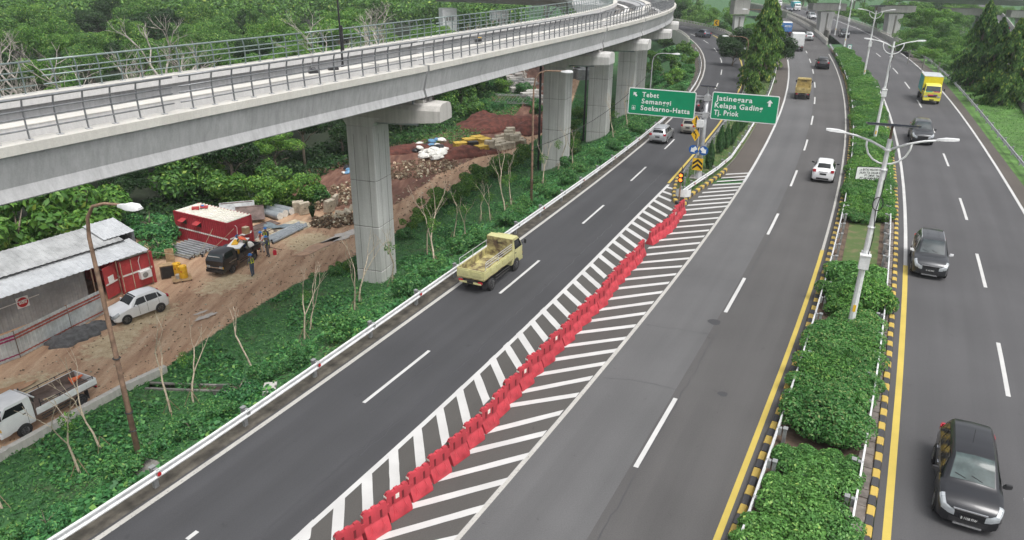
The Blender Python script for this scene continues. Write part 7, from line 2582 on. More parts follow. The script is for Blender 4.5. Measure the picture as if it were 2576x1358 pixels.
# load on the black pickup
FB = Matrix.Translation((-21.0, 51.3, S_ + .03)) @ Matrix.Rotation(2.857, 4, 'Z')
ld = thing('water_tank', 'yellow tank standing in the black pickup bed', 'tank', FB @ Vector((.1, -.05, .84)), 2.857)
MB().box(0, 0, .24, .8, .55, .46).build('tank_body', 'drum_yellow', ld)
MB().lathe([(.1, .47), (.1, .53), (.02, .54)], 10).build('tank_cap', 'trim_black', ld)
ld = thing('sheet_bundle', 'white and yellow boards laid across the black pickup', 'boards', FB @ Vector((.1, -.7, 1.48)), 2.857 + .3)
MB().box(0, 0, .03, 1.1, 2.3, .05).build('board', 'box_white', ld)
MB().box(.15, -.1, .09, .45, 1.1, .04, rz=.15).build('board', 'drum_yellow', ld)
for i, (x, y, z, m, lb) in enumerate(((-.25, -1.65, .84, 'sack_white', 'lumpy white sack at the back of the black pickup'), (.3, -1.75, .84, 'sack_white', 'second white sack at the tailgate of the black pickup'), (.15, -1.35, 1.0, 'tarp_blue', 'crumpled blue tarpaulin in the black pickup'))):
    q = FB @ Vector((x, y, z))
    mb = MB()
    rings = []
    for k, (r, h) in enumerate(((.26, 0), (.36, .12), (.33, .3), (.2, .45), (.07, .52))):
        rings.append([(r * math.cos(a) * (1 + .12 * math.sin(3 * a + k)), r * math.sin(a) * (1 + .1 * math.sin(2 * a + i)), h) for a in [j * math.pi / 6 for j in range(12)]])
    o = mb.loft(rings).build('sack' if i < 2 else 'tarpaulin', m, None, 40)
    o.location = q
    tag(o, lb, 'sack' if i < 2 else 'tarpaulin')


# loose material around the yard
def pipe_row(n, a, b, r, gap, mat, name, label, group, z0=.0, open_end=None):
    d = (b - a)
    d.z = 0
    d.normalize()
    nx = Vector((d.y, -d.x, 0))
    for k in range(n):
        o = a + nx * (k * gap + rnd.uniform(-.03, .03)) + d * rnd.uniform(-.2, .2)
        t = thing(name, label, 'pipe', o + Vector((0, 0, z0 + r)), 0, group)
        L = (b - a).length + rnd.uniform(-.15, .15)
        MB().tube([(0, 0, 0), tuple(d * L)], r, 10 if r < .15 else 18).build('pipe_body', mat, t, 50)
        for e in (0, L):
            MB().tube([tuple(d * (e - .02)), tuple(d * (e + .02))], r * (.82 if not open_end else 1.01), 14).build('pipe_end', open_end or 'bag_black', t)


pa, pb = at(505, 603, S_), at(430, 652, S_)
dd = Vector((1, -1.6, 0)).normalized()
for row, zz in ((0, 0), (1, .16)):
    for k in range(11):
        a = at(500, 600, S_) + Vector((-.35, -.62, 0)) * k * .5 + Vector((.1 * row, 0, zz))
        t = thing('steel_pipe', 'galvanised pipe in the stack beside the black pickup', 'pipe', a, 0, 'galvanised pipes stacked by the container')
        v = Vector((2.6, -1.35, 0)).normalized() * (3.4 + rnd.uniform(-.2, .2))
        MB().tube([(0, 0, .1), (v.x, v.y, .1)], .085, 8).build('pipe_body', 'pipe_steel', t, 50)
        MB().tube([(v.x, v.y, .1), (v.x * 1.002, v.y * 1.002, .1)], .07, 8).build('pipe_bore', 'bag_black', t)
pipe_row(3, at(702, 552, S_), at(660, 540, S_) + Vector((-.6, .3, 0)), .34, .78, 'pipe_grey', 'large_pipe', 'large grey pipe with white capped end in the yard', 'large grey pipes in the yard', 0, 'sack_white')
pipe_row(5, at(663, 607, S_), at(748, 566, S_), .12, .27, 'pipe_grey', 'plastic_pipe', 'grey plastic pipe in the flat bundle beside the workers', 'plastic pipes beside the workers', .02)
for px, py, lb in ((448, 690, 'yellow drum behind the front one on the pallet'), (463, 697, 'front yellow drum with red mark on the pallet')):
    p = at(px, py, S_ + .16)
    t = thing('oil_drum', lb, 'drum', p)
    MB().lathe([(.29, 0), (.29, .28), (.305, .29), (.29, .31), (.29, .58), (.305, .59), (.29, .61), (.29, .88), (.27, .885), (.27, .87)], 18).build('drum_body', 'drum_yellow', t, 30)
    MB().lathe([(.04, .872), (.04, .9)], 8, (.15, 0, 0)).build('bung', 'trim_black', t)
    flat(t, [(-.07, .5), (.07, .5), (0, .63)], 'reflector_red', -.297, 'mark')
p = at(458, 703, S_)
t = thing('pallet', 'wooden pallet under the yellow drums', 'pallet', p, .5)
for k in range(5):
    MB().box(0, -.5 + k * .27, .13, 1.3, .18, .03).build('deck_board', 'wood_ply', t)
for k in (-1, 0, 1):
    MB().box(k * .58, .04, .06, .1, 1.2, .11).build('bearer', 'wood_dark', t)
t = thing('bucket', 'white plastic bucket at the edge of the pallet', 'bucket', at(449, 703, S_ + .02))
MB().lathe([(.12, 0), (.16, .36), (.175, .38), (.15, .38), (.11, .03)], 14).build('bucket_body', 'sack_white', t, 30)
MB().tube([(-.17, 0, .34), (-.1, 0, .46), (.1, 0, .46), (.17, 0, .34)], .008, 5).build('handle', 'galvanised', t)
t = thing('tool_cabinet', 'rusty brown cabinet with open front beside the drums', 'cabinet', at(424, 697, S_), .5)
MB().box(0, 0, .5, .95, .6, .98).build('cabinet_body', 'wood_dark', t)
MB().box(0, 0, 1.0, 1.0, .65, .04).build('cabinet_top', 'wood_ply', t)
MB().box(0, -.31, .5, .8, .02, .8).build('open_front', 'bag_black', t)
t = thing('wooden_crate', 'tall open plywood crate behind the rusty cabinet', 'crate', at(432, 672, S_), .5)
for s in (-1, 1):
    MB().box(s * .27, 0, .7, .04, .58, 1.4).build('crate_side', 'wood_ply', t)
    MB().box(0, s * .27, .7, .5, .04, 1.4).build('crate_side', 'wood_ply', t)
for px, py, w, l, m, rx, lb in ((600, 548, 2.0, 3.0, 'plate_steel', .55, 'grey steel plate leaning behind the container'), (632, 556, 1.8, 2.4, 'plate_rust', .5, 'rusty plate leaning next to the grey steel plate'), (645, 590, 1.7, 3.2, 'plate_rust', .03, 'rusty plate lying on the ground behind the workers'), (655, 572, 1.2, 3.4, 'plate_rust', .04, 'dark rusty plate stacked farther back')):
    p = at(px, py, S_)
    t = thing('steel_plate', lb, 'plate', (p.x, p.y, S_ + (.75 if rx > .2 else .06)), .35 if rx > .2 else 1.0)
    MB().box(0, 0, 0, l, w, .03, rx=rx).build('plate_sheet', m, t)
    MB().box(0, w * .42 * math.cos(rx), w * .42 * math.sin(rx) + .03, l * .9, .08, .06, rx=rx).build('edge_bar', 'plate_rust', t)
for k in range(7):
    p = at(676 - k * 1.5, 600 - k * 3.0, S_)
    t = thing('timber', 'pale timber board in the loose stack behind the workers', 'timber', p, 1.0 + rnd.uniform(-.15, .15), 'pale timbers behind the workers')
    MB().box(0, 0, .05 + .015 * k, 1.5, .14, .05).build('board', 'wood_pale', t)
    MB().box(.3, 0, .08 + .015 * k, .05, .12, .012).build('batten', 'wood_ply', t)
mat_ = thing('ground_mat', 'pale plywood platform under the pipes and tarpaulin', 'platform', at(700, 585, S_), 1.05)
for k in range(4):
    MB().box(-2.4 + k * 1.6, 0, .02, 1.55, 2.6, .05).build('board', 'wood_pale', mat_)
tp = MB()
n = 9
gv = [[None] * n for _ in range(n)]
for i in range(n):
    for j in range(n):
        u, v = i / (n - 1) - .5, j / (n - 1) - .5
        gv[i][j] = (u * 3.6 + .2 * math.sin(j * 1.7), v * 1.0 + .35 * math.sin(u * 7), .08 + .10 * abs(math.sin(i * 1.9 + j * 2.3)) + .05 * math.sin(j * 3.1))
tp._add([q for r in gv for q in r], [(i * n + j, (i + 1) * n + j, (i + 1) * n + j + 1, i * n + j + 1) for i in range(n - 1) for j in range(n - 1)])
o = tp.build('tarpaulin', 'tarp_grey', None, 60)
o.location = at(713, 572, S_ + .06)
o.rotation_euler = (0, 0, -.25)
tag(o, 'crumpled grey tarpaulin between the pipe bundles', 'tarpaulin')


# concrete blocks and rubble
def block(p, sx, sy, sz, rz, label, group=None, rx=0.0, mat='block_stone', name='concrete_block'):
    t = thing(name, label, 'block', p, rz, group)
    e = .04
    a, b = sx / 2, sy / 2
    MB().loft([[(-a + e, -b + e, 0), (a - e, -b + e, 0), (a - e, b - e, 0), (-a + e, b - e, 0)], [(-a, -b, e), (a, -b, e), (a, b, e), (-a, b, e)], [(-a, -b, sz - e), (a, -b, sz - e), (a, b, sz - e), (-a, b, sz - e)], [(-a + e, -b + e, sz), (a - e, -b + e, sz), (a - e, b - e, sz), (-a + e, b - e, sz)]]).build('block_body', mat, t)
    MB().box(0, -b - .006, sz * .55, .12, .02, .08).build('lifting_hole', 'bag_black', t)
    t.rotation_euler = (rx, 0, rz)
    return t


for i, (px, py, lb) in enumerate(((752, 535, 'upright concrete block left of the spiky plant'), (766, 538, 'narrow upright block beside the spiky plant'), (828, 532, 'upright concrete block near the first pier, left'), (842, 520, 'small concrete block behind the upright one near the first pier'), (868, 545, 'pale leaning slab by the first pier'), (886, 535, 'pale broken block half hidden by the first pier'), (855, 550, 'tilted slab near the first pier'))):
    p = at(px, py, S_)
    block(p, 1.0, .35 if i % 2 else .5, 1.15 if i < 4 else .7, .3 + i * .4, lb, None, .12 if i < 4 else .5)
sp = at(787, 552, S_)
t = thing('spiky_plant', 'tall spiky grass plant between blocks near the pipes', 'plant', sp)
pt = MB()
for k in range(120):
    a, l = rnd.uniform(0, 6.28), rnd.uniform(.9, 1.7)
    r1, r2 = rnd.uniform(.1, .3), rnd.uniform(.4, .8)
    pt.loft([[(-.02, 0, .05), (.02, 0, .05)], [(math.cos(a) * r1 - .02, math.sin(a) * r1, l * .8), (math.cos(a) * r1 + .02, math.sin(a) * r1, l * .8)], [(math.cos(a) * r2, math.sin(a) * r2, l * .85), (math.cos(a) * r2 + .01, math.sin(a) * r2, l * .85)]], closed=False)
pt.build('blades', 'leaf_dark', t)
MB().lathe([(.12, 0), (.08, .2), (.01, .25)], 7).build('root', 'trunk', t)
bpos = []
for r_ in range(4):
    for k in range(7 - r_):
        bpos.append((1232 + k * 13 + r_ * 9 + rnd.uniform(-3, 3), 385 - r_ * 10 - k * 3.2 + rnd.uniform(-2, 2)))
for i, (px, py) in enumerate(bpos):
    p = at(px, py, S_)
    block(p + Vector((0, 0, .0 if i % 5 else .75)), 1.15, .6, .8, rnd.uniform(-.5, .6), 'weathered concrete block in the tumbled heap left of the second pier', 'concrete blocks heaped in the clearing', rnd.uniform(-.15, .25))
for i, (px, py, lb) in enumerate(((1158, 378, 'leftmost yellow formwork box in the clearing'), (1180, 368, 'yellow formwork box stacked behind the leftmost one'), (1200, 362, 'yellow formwork box in the middle of the row'), (1218, 368, 'yellow formwork box beside the concrete blocks'), (1212, 386, 'front yellow and grey formwork box'))):
    p = at(px, py, S_)
    t = thing('formwork_box', lb, 'formwork', p, .4 + .1 * i)
    MB().box(0, 0, .5, 1.5, 1.1, .95).build('form_body', 'form_yellow', t)
    MB().box(0, 0, 1.0, 1.6, 1.2, .06).build('form_top', 'form_yellow', t)
    for k in (-1, 0, 1):
        MB().box(k * .5, -.57, .5, .08, .06, .95).build('rib', 'form_yellow', t)
t = thing('dark_machine', 'black machine on white drums before the yellow formwork', 'machine', at(1190, 384, S_), .4)
MB().box(0, 0, .95, 1.2, .8, .9).build('machine_body', 'bag_black', t)
for k in range(3):
    MB().lathe([(.28, 0), (.3, .1), (.28, .5), (.1, .55)], 12, (-.8 + k * .75, -.2, 0)).build('drum', 'plate_steel', t, 30)


def mound(px, py, rx, ry, h, mat, name, label, cat, seed, ref=5):
    R = random.Random(seed)
    p = at(px, py, S_)
    mb = MB()
    rings = []
    n = 28
    ph = [R.uniform(0, 6.28) for _ in range(6)]
    for q in range(9):
        u = q / 8
        hh = h * (1 - u ** 1.7) + h * .08 * math.sin(q * 2.1)
        ring = []
        for k in range(n):
            a = 2 * math.pi * k / n
            w = 1 + .16 * math.sin(3 * a + ph[0]) + .1 * math.sin(7 * a + ph[1] + q)
            j = R.uniform(-.05, .05) * h
            ring.append((rx * u * w * math.cos(a), ry * u * w * math.sin(a), (hh + j) if u < .99 else -.2))
        rings.append(ring)
    o = mb.loft(rings[::-1]).build(name, mat, None, 1)
    o.location = p
    o.rotation_euler = (0, 0, .5)
    return tag(o, label, cat)


mound(1260, 318, 8.0, 3.6, 1.5, 'earth_red', 'earth_mound', 'long mound of dark red soil behind the concrete blocks', 'soil heap', 3)
mound(1215, 312, 3.6, 2.8, 1.8, 'earth_red', 'earth_mound', 'tall end of the red soil bank by the bushes', 'soil heap', 5)
mound(1330, 330, 4.0, 2.6, 1.4, 'earth_red', 'earth_mound', 'red soil heap next to the second pier', 'soil heap', 8)
mound(1168, 390, 4.2, 2.0, 1.15, 'earth_red', 'earth_mound', 'low dark red soil heap in front of the yellow formwork', 'soil heap', 9)
mound(1030, 378, 7.0, 2.0, .7, 'earth_red', 'earth_mound', 'low bank of red soil at the wood edge', 'soil heap', 12)
mound(170, 858, 1.4, .9, .5, 'sand_grey', 'sand_heap', 'dark grey sand heap at the foot of the tin fence', 'sand heap', 14)
mound(215, 838, 1.3, .9, .55, 'sand_grey', 'sand_heap', 'grey gravel heap in front of the white car', 'sand heap', 15)
mound(245, 822, 1.0, .7, .4, 'sand_grey', 'sand_heap', 'small grey sand heap next to the white car nose', 'sand heap', 16)


def scatter_stones(name, label, cat, n, area, size, mat, seed, pile=0.0):
    R = random.Random(seed)
    mb = MB()
    for i in range(n):
        p = area(R)
        s = size * R.uniform(.35, 1.3)
        z = R.random() ** 2 * pile
        vs = []
        for (a, b, c_) in ((-1, -1, -.6), (1, -1, -.7), (1, 1, -.6), (-1, 1, -.7), (-.7, -.6, .6), (.6, -.7, .7), (.7, .6, .5), (-.6, .7, .6)):
            vs.append((p.x + a * s * R.uniform(.6, 1.1), p.y + b * s * R.uniform(.6, 1.1), hz(p.x, p.y) + z + s * .4 + c_ * s * R.uniform(.6, 1.0)))
        mb._add(vs, [(3, 2, 1, 0), (4, 5, 6, 7), (0, 1, 5, 4), (1, 2, 6, 5), (2, 3, 7, 6), (3, 0, 4, 7)])
    o = mb.build(name, mat)
    return tag(o, label, cat, kind='stuff')


def ell(px, py, rx, ry):
    c = at(px, py, S_)

    def f(R):
        a, r = R.uniform(0, 6.28), math.sqrt(R.random())
        q = Vector((c.x + rx * r * math.cos(a) * .9 + ry * r * math.sin(a) * .5, c.y + ry * r * math.sin(a), 0))
        return q
    return f


scatter_stones('rubble', 'broken stone and brick rubble left of the first pier', 'rubble', 700, ell(860, 555, 2.6, 2.2), .12, 'rubble', 1, .5)
scatter_stones('rubble', 'rubble and debris behind the first pier', 'rubble', 900, ell(860, 490, 4.2, 5.0), .13, 'rubble', 2, .25)
scatter_stones('rubble', 'rubble spread right of the first pier below the refuse', 'rubble', 800, ell(1045, 425, 4.8, 4.4), .13, 'rubble', 3, .2)
scatter_stones('gravel', 'small stones scattered along the muddy track', 'stones', 1600, lambda R: (lambda y: Vector((_lk(GE, y) - R.random() ** 2 * 8, y, 0)))(R.uniform(26, 60)), .045, 'stone_small', 4)
scatter_stones('gravel', 'pale stones along the edge of the red track', 'stones', 900, lambda R: (lambda y: Vector((_lk(GE, y) - R.random() * 5, y, 0)))(R.uniform(60, 112)), .09, 'stone_small', 6)


# refuse: sacks and bags, each its own thing
def sack(px, py, m, label, group, s, z=0.0):
    R = rnd
    rings = []
    ph = R.uniform(0, 6)
    for k, (r, h) in enumerate(((.55, 0), (.8, .12), (.75, .32), (.45, .48), (.12, .55))):
        rings.append([(r * math.cos(a) * (1 + .15 * math.sin(3 * a + ph + k)), r * .7 * math.sin(a) * (1 + .12 * math.sin(2 * a + ph)), h) for a in [j * math.pi / 5 for j in range(10)]])
    o = MB().loft(rings).build('refuse_sack', m, None, 40)
    p = at(px, py, S_)
    o.location = (p.x, p.y, S_ + z)
    o.rotation_euler = (R.uniform(-.3, .3), R.uniform(-.3, .3), R.uniform(0, 6))
    o.scale = (s, s, s)
    return tag(o, label, 'sack', group)


for i in range(34):
    u = rnd.random()
    sack(1062 + rnd.uniform(0, 60), 398 - u * 16 + rnd.uniform(-4, 10), 'sack_white', 'white refuse sack in the heap right of the first pier', 'white refuse sacks', rnd.uniform(.6, 1.1), rnd.random() * .6)
for i in range(20):
    sack(1048 + rnd.uniform(0, 75), 372 + rnd.uniform(-6, 12), ('bag_black', 'bag_black', 'bag_blue', 'sack_white')[i % 4], 'dark or coloured rubbish bag behind the white sacks', 'rubbish bags behind the white sacks', rnd.uniform(.6, 1.0), rnd.random() * .7)
for i in range(8):
    sack(862 + rnd.uniform(0, 25), 425 + rnd.uniform(-8, 12), ('sack_white', 'bag_blue', 'bag_black')[i % 3], 'small rubbish bag at the wood edge left of the first pier', 'rubbish bags left of the first pier', rnd.uniform(.35, .6))

# steel lattice, slabs and stacks behind the second pier
for k, (px, py, rz, lb) in enumerate(((1315, 268, .3, 'collapsed steel lattice tower lying left of the second pier'), (1300, 225, .9, 'steel lattice section propped behind the viaduct'), (1345, 235, -.2, 'steel lattice section leaning on the second pier'))):
    p = at(px, py, S_)
    t = thing('steel_lattice', lb, 'lattice', p, rz)
    L = 9.0
    for yy, zz in ((-.6, .1), (.6, .1), (-.6, 1.3), (.6, 1.3)):
        MB().bar((-L / 2, yy, zz + .8), (L / 2, yy, zz + .2), .08, .08).build('chord', 'galvanised_dark', t)
    for j in range(9):
        x = -L / 2 + j
        for yy in (-.6, .6):
            MB().bar((x, yy, .85 - .06 * j), (x + 1, yy, 2.0 - .06 * j), .05, .05).build('brace', 'galvanised_dark', t)
        MB().bar((x, -.6, 2.05 - .06 * j), (x + 1, .6, 2.0 - .06 * j), .05, .05).build('brace', 'galvanised_dark', t)
for i, (px, py) in enumerate(((1265, 222), (1285, 216), (1300, 210), (1280, 206), (1305, 199), (1325, 222), (1330, 214), (1340, 243), (1330, 250), (1345, 258), (1318, 236), (1300, 236))):
    p = at(px, py, S_)
    for j in range(3):
        block(p + Vector((rnd.uniform(-.2, .2), rnd.uniform(-.2, .2), j * .42)), 2.6, 1.3, .36, .3 + rnd.uniform(-.2, .2), 'flat precast slab in the stacks beyond the clearing', 'precast slabs beyond the clearing', 0, 'concrete_wall', 'precast_slab')
for i, (px, py) in enumerate(((1446, 196), (1458, 196), (1470, 192), (1466, 200))):
    p = at(px, py, S_)
    t = thing('panel_stack', 'stack of pale flat panels between the piers', 'stack', p, .2, 'panel stacks between the piers')
    for j in range(7):
        MB().box(0, 0, .12 + j * .3, 2.4, 2.0, .2).build('panel', 'plate_steel', t)
sc_ = thing('site_container', 'dirty white container half hidden under the viaduct', 'container', at(1135, 232, S_), .3)
for k in range(8):
    MB().box(-2.6 + k * .75, -1.25, 1.3, .6, .06, 2.4).build('wall_panel', 'concrete_wall', sc_)
MB().box(0, 0, 1.3, 6, 2.4, 2.5).build('container_body', 'concrete_wall', sc_)
MB().box(0, 0, 2.6, 6.1, 2.5, .08).build('roof', 'box_grey_top', sc_)
# steel frame tower by the far railing
p = at(1412, 175, S_)
tw = thing('frame_tower', 'grey steel A-frame tower behind the far railing', 'tower', p, .2)
for a, b in (((-4.5, 0, 0), (-3.2, 0, 15)), ((-.2, 0, 0), (1.0, 0, 15)), ((1.2, 0, 0), (1.1, 0, 15)), ((5.5, 0, 0), (1.1, 0, 11)), ((1.1, 0, 11), (-3.4, 0, 15)), ((-3.9, 0, 10.5), (1.1, 0, 15)), ((-4.3, 0, 4), (.2, 0, 4.2)), ((1.1, 0, 5), (3.6, 0, 4.6))):
    MB().bar(a, b, .3, .3).build('leg', 'galvanised', tw)

# low wall, drain channel, puddles
lw = thing('low_wall', 'low pale concrete wall between yard and grass slope', 'wall', (-24.4, 25.9, S_))
wp = [Vector((-27.2, 17, S_)), Vector((-25.2, 23.8, S_)), Vector((-23.45, 28.0, S_)), Vector((-22.2, 30.7, S_)), Vector((-20.7, 33.7, S_)), Vector((-19.4, 35.7, S_))]
R_ = []
for i, q in enumerate(wp):
    d = (wp[min(i + 1, len(wp) - 1)] - wp[max(i - 1, 0)]).normalized()
    n = Vector((d.y, -d.x, 0))
    R_.append([q - Vector(lw.location) + n * a + Vector((0, 0, b)) for a, b in ((-.16, -.3), (.16, -.3), (.16, .42), (-.16, .42))])
MB().loft(R_).build('wall_body', 'concrete_wall', lw)
for q in wp[1:-1]:
    MB().box(*(q - Vector(lw.location) + Vector((0, 0, .425))), .34, .34, .03).build('coping', 'concrete_wall', lw)
dc = [ground_at(372, 972), ground_at(450, 975), ground_at(540, 978), ground_at(620, 980), ground_at(690, 985)]
ch = thing('drain_channel', 'open concrete drain crossing the grass slope', 'drain', dc[0])
for off in (-.28, .28):
    MB().loft([[q - dc[0] + Vector((a, off + b, c_)) for a, b, c_ in ((0, -.06, -.2), (0, .06, -.2), (0, .06, .1), (0, -.06, .1))] for q in dc]).build('channel_wall', 'concrete_old', ch)
MB().loft([[q - dc[0] + Vector((0, b, .0)) for b in (-.22, .22)] for q in dc], closed=False).build('channel_bed', 'soil', ch)
for k in range(4):
    q = dc[3].lerp(dc[4], k / 3.5)
    MB().box(*(q - dc[0] + Vector((0, 0, .13))), .5, .9, .07, rz=.2).build('cover_slab', 'concrete_wall', ch)


def puddle(px, py, rx, ry, rz, mat, label_seed):
    p = at(px, py, S_)
    R = random.Random(label_seed)
    mb = MB()
    ph = [R.uniform(0, 6) for _ in range(4)]
    pts = []
    for k in range(40):
        a = 2 * math.pi * k / 40
        w = 1 + .2 * math.sin(2 * a + ph[0]) + .16 * math.sin(5 * a + ph[1]) + .09 * math.sin(9 * a + ph[2])
        pts.append((rx * w * math.cos(a), ry * w * math.sin(a), 0))
    mb.poly(pts)
    o = mb.build('puddle', mat)
    o.location = (p.x, p.y, S_ + .05)
    o.rotation_euler = (0, 0, rz)
    o['kind'] = 'structure'


puddle(868, 592, 1.9, .75, .9, 'puddle_grey', 1)
puddle(800, 622, 2.6, .55, 1.0, 'puddle_brown', 2)
puddle(518, 797, .62, .3, .9, 'puddle_grey', 3)
puddle(505, 788, .4, .16, .9, 'puddle_grey', 4)
puddle(20, 985, 1.3, .5, 1.1, 'puddle_brown', 5)
puddle(905, 632, .9, .3, 1.0, 'puddle_brown', 6)
ropes = thing('guy_rope', 'pale ropes strung from the container roof to the shed', 'rope', at(385, 660, S_))
o0 = Vector(ropes.location)
for a, b in (((372, 632, 2.4), (512, 642, .3)), ((512, 642, .3), (588, 575, 2.5)), ((495, 648, .3), (535, 575, 2.5))):
    pa, pb = at(a[0], a[1], S_ + a[2]), at(b[0], b[1], S_ + b[2])
    MB().tube([pa - o0, (pa + pb) / 2 - o0 - Vector((0, 0, .12)), pb - o0], .018, 5).build('rope', 'rope', ropes)
# overhead wire between the arched lamps
wi = thing('overhead_wire', 'thin black wire sagging between the lamp poles', 'wire', at(1336, 530, -.6))
o0 = Vector(wi.location)
pa = o0 + Vector((0, 0, 4.6))
pb = at(1629, 306, -.3) + Vector((0, 0, 5.6))
MB().tube([pa.lerp(pb, k / 10) - o0 - Vector((0, 0, 1.1 * (1 - (k / 5 - 1) ** 2))) for k in range(11)], .025, 5).build('cable', 'wire', wi)
MB().box(0, 0, 4.6, .12, .12, .12).build('clamp', 'black_metal', wi)


# ------------------------------------------------------------------ workers
def person(label, p, rz, J, mats, helmet='helmet_blue', sc=1.0, vest=None, hold=None):
    """one continuous skinned body; J: joint name -> local position"""
    t = thing('person', label, 'person', p, rz, None, sc)
    order = [('pelvis', .15, None, 'leg'), ('waist', .14, 'pelvis', 'torso'), ('chest', .165, 'waist', 'torso'), ('neck', .06, 'chest', 'skin'), ('head', .095, 'neck', 'skin'), ('crown', .085, 'head', 'skin')]
    for s in 'LR':
        order += [('hip' + s, .105, 'pelvis', 'leg'), ('knee' + s, .075, 'hip' + s, 'leg'), ('ankle' + s, .055, 'knee' + s, 'leg'), ('toe' + s, .05, 'ankle' + s, 'boot'),
                  ('sho' + s, .075, 'chest', 'torso'), ('elb' + s, .052, 'sho' + s, 'sleeve'), ('wri' + s, .036, 'elb' + s, 'sleeve'), ('hand' + s, .034, 'wri' + s, 'skin')]
        for k in range(4):
            order.append(('f%d%s' % (k, s), .011, 'hand' + s, 'skin'))
        order.append(('th' + s, .012, 'wri' + s, 'skin'))
    for s in 'LR':
        w, h = Vector(J['wri' + s]), Vector(J['hand' + s])
        d = (h - w).normalized()
        x = d.cross(Vector((0, 0, 1)))
        x = x.normalized() if x.length > .1 else Vector((1, 0, 0))
        for k in range(4):
            J['f%d%s' % (k, s)] = h + d * (.075 + .012 * (1.5 - abs(k - 1.5))) + x * (.024 * (k - 1.5)) + Vector((0, .015, -.01))
        J['th' + s] = w + d * .06 + x * (.06 if s == 'L' else -.06)
    idx = {q[0]: i for i, q in enumerate(order)}
    vs = [tuple(J[q[0]]) for q in order]
    es = [(idx[q[2]], idx[q[0]]) for q in order if q[2]]
    me = bpy.data.meshes.new('body')
    me.from_pydata(vs, es, [])
    o = bpy.data.objects.new('body', me)
    COL.objects.link(o)
    o.modifiers.new('skin', 'SKIN')
    sv = me.skin_vertices[0].data
    for i, q in enumerate(order):
        sv[i].radius = (q[1], q[1] * (.72 if q[0] in ('waist', 'chest', 'pelvis') else 1.0))
    sv[0].use_root = True
    ss = o.modifiers.new('sub', 'SUBSURF')
    ss.levels = ss.render_levels = 1
    bpy.context.view_layer.update()
    m2 = bpy.data.meshes.new_from_object(o.evaluated_get(bpy.context.evaluated_depsgraph_get()))
    bpy.data.objects.remove(o)
    names = ['skin', 'torso', 'sleeve', 'leg', 'boot']
    m2.materials.clear()
    for k in names:
        m2.materials.append(MAT[mats[k]])
    bones = [(np.array(vs[idx[q[2]]]), np.array(vs[idx[q[0]]]), names.index(q[3])) for q in order if q[2]]
    mi = []
    for pl in m2.polygons:
        c = np.array(pl.center)
        best, bm = 9, 0
        for a, b, k in bones:
            ab = b - a
            u = np.clip(((c - a) @ ab) / (ab @ ab + 1e-9), 0, 1)
            dd_ = np.linalg.norm(c - a - ab * u)
            if dd_ < best:
                best, bm = dd_, k
        mi.append(bm)
    m2.polygons.foreach_set('material_index', mi)
    m2.polygons.foreach_set('use_smooth', [True] * len(mi))
    m2.name = 'body'
    link('body', m2, t)
    hc = Vector(J['crown'])
    hd = (hc - Vector(J['head'])).normalized()
    hl = MB().lathe([(.165, -.01), (.16, .0), (.125, .005), (.118, .05), (.085, .1), (.01, .125)], 14).build('helmet', helmet, t, 40)
    hl.location = hc + hd * .01
    hl.rotation_euler = hd.to_track_quat('Z', 'Y').to_euler()
    # face: nose and brow
    f = Vector((0, 1, 0)) - hd * hd.y
    f.normalize()
    MB().box(*(Vector(J['head']) + f * .1 + hd * .02), .025, .03, .045).build('nose', mats['skin'], t)
    if vest:
        ch_, wa = Vector(J['chest']), Vector(J['waist'])
        up = (ch_ - wa).normalized()
        fw = Vector((0, 1, 0)) - up * up.y
        fw.normalize()
        for s in (-1, 1):
            for q in (-1, 1):
                MB().bar(wa + Vector((s * .09, 0, 0)) + fw * q * .118 - up * .05, ch_ + Vector((s * .10, 0, 0)) + fw * q * .125 + up * .12, .055, .012).build('vest_strap', vest, t)
        for q in (-1, 1):
            MB().bar(wa + Vector((-.16, 0, 0)) + fw * q * .118, wa + Vector((.16, 0, 0)) + fw * q * .118, .06, .012).build('vest_band', vest, t)
    return t


def stand(a=0.0, armL=0, armR=0):
    J = {'pelvis': (0, 0, .92), 'waist': (0, 0, 1.08), 'chest': (0, .01, 1.30), 'neck': (0, .02, 1.47), 'head': (0, .04, 1.56), 'crown': (0, .035, 1.66)}
    for s, k in (('L', -1), ('R', 1)):
        ar = armL if s == 'L' else armR
        J['hip' + s] = (k * .10, 0, .88)
        J['knee' + s] = (k * .12, .03 + a * k, .48)
        J['ankle' + s] = (k * .13, -.02 + a * k * 1.6, .09)
        J['toe' + s] = (k * .15, .12 + a * k * 1.6, .05)
        J['sho' + s] = (k * .19, 0, 1.38)
        J['elb' + s] = (k * .25, .05 + .1 * ar, 1.12 + .05 * ar)
        J['wri' + s] = (k * (.23 - .05 * ar), .14 + .24 * ar, .93 + .17 * ar)
        J['hand' + s] = (k * (.22 - .06 * ar), .17 + .3 * ar, .86 + .2 * ar)
    return J


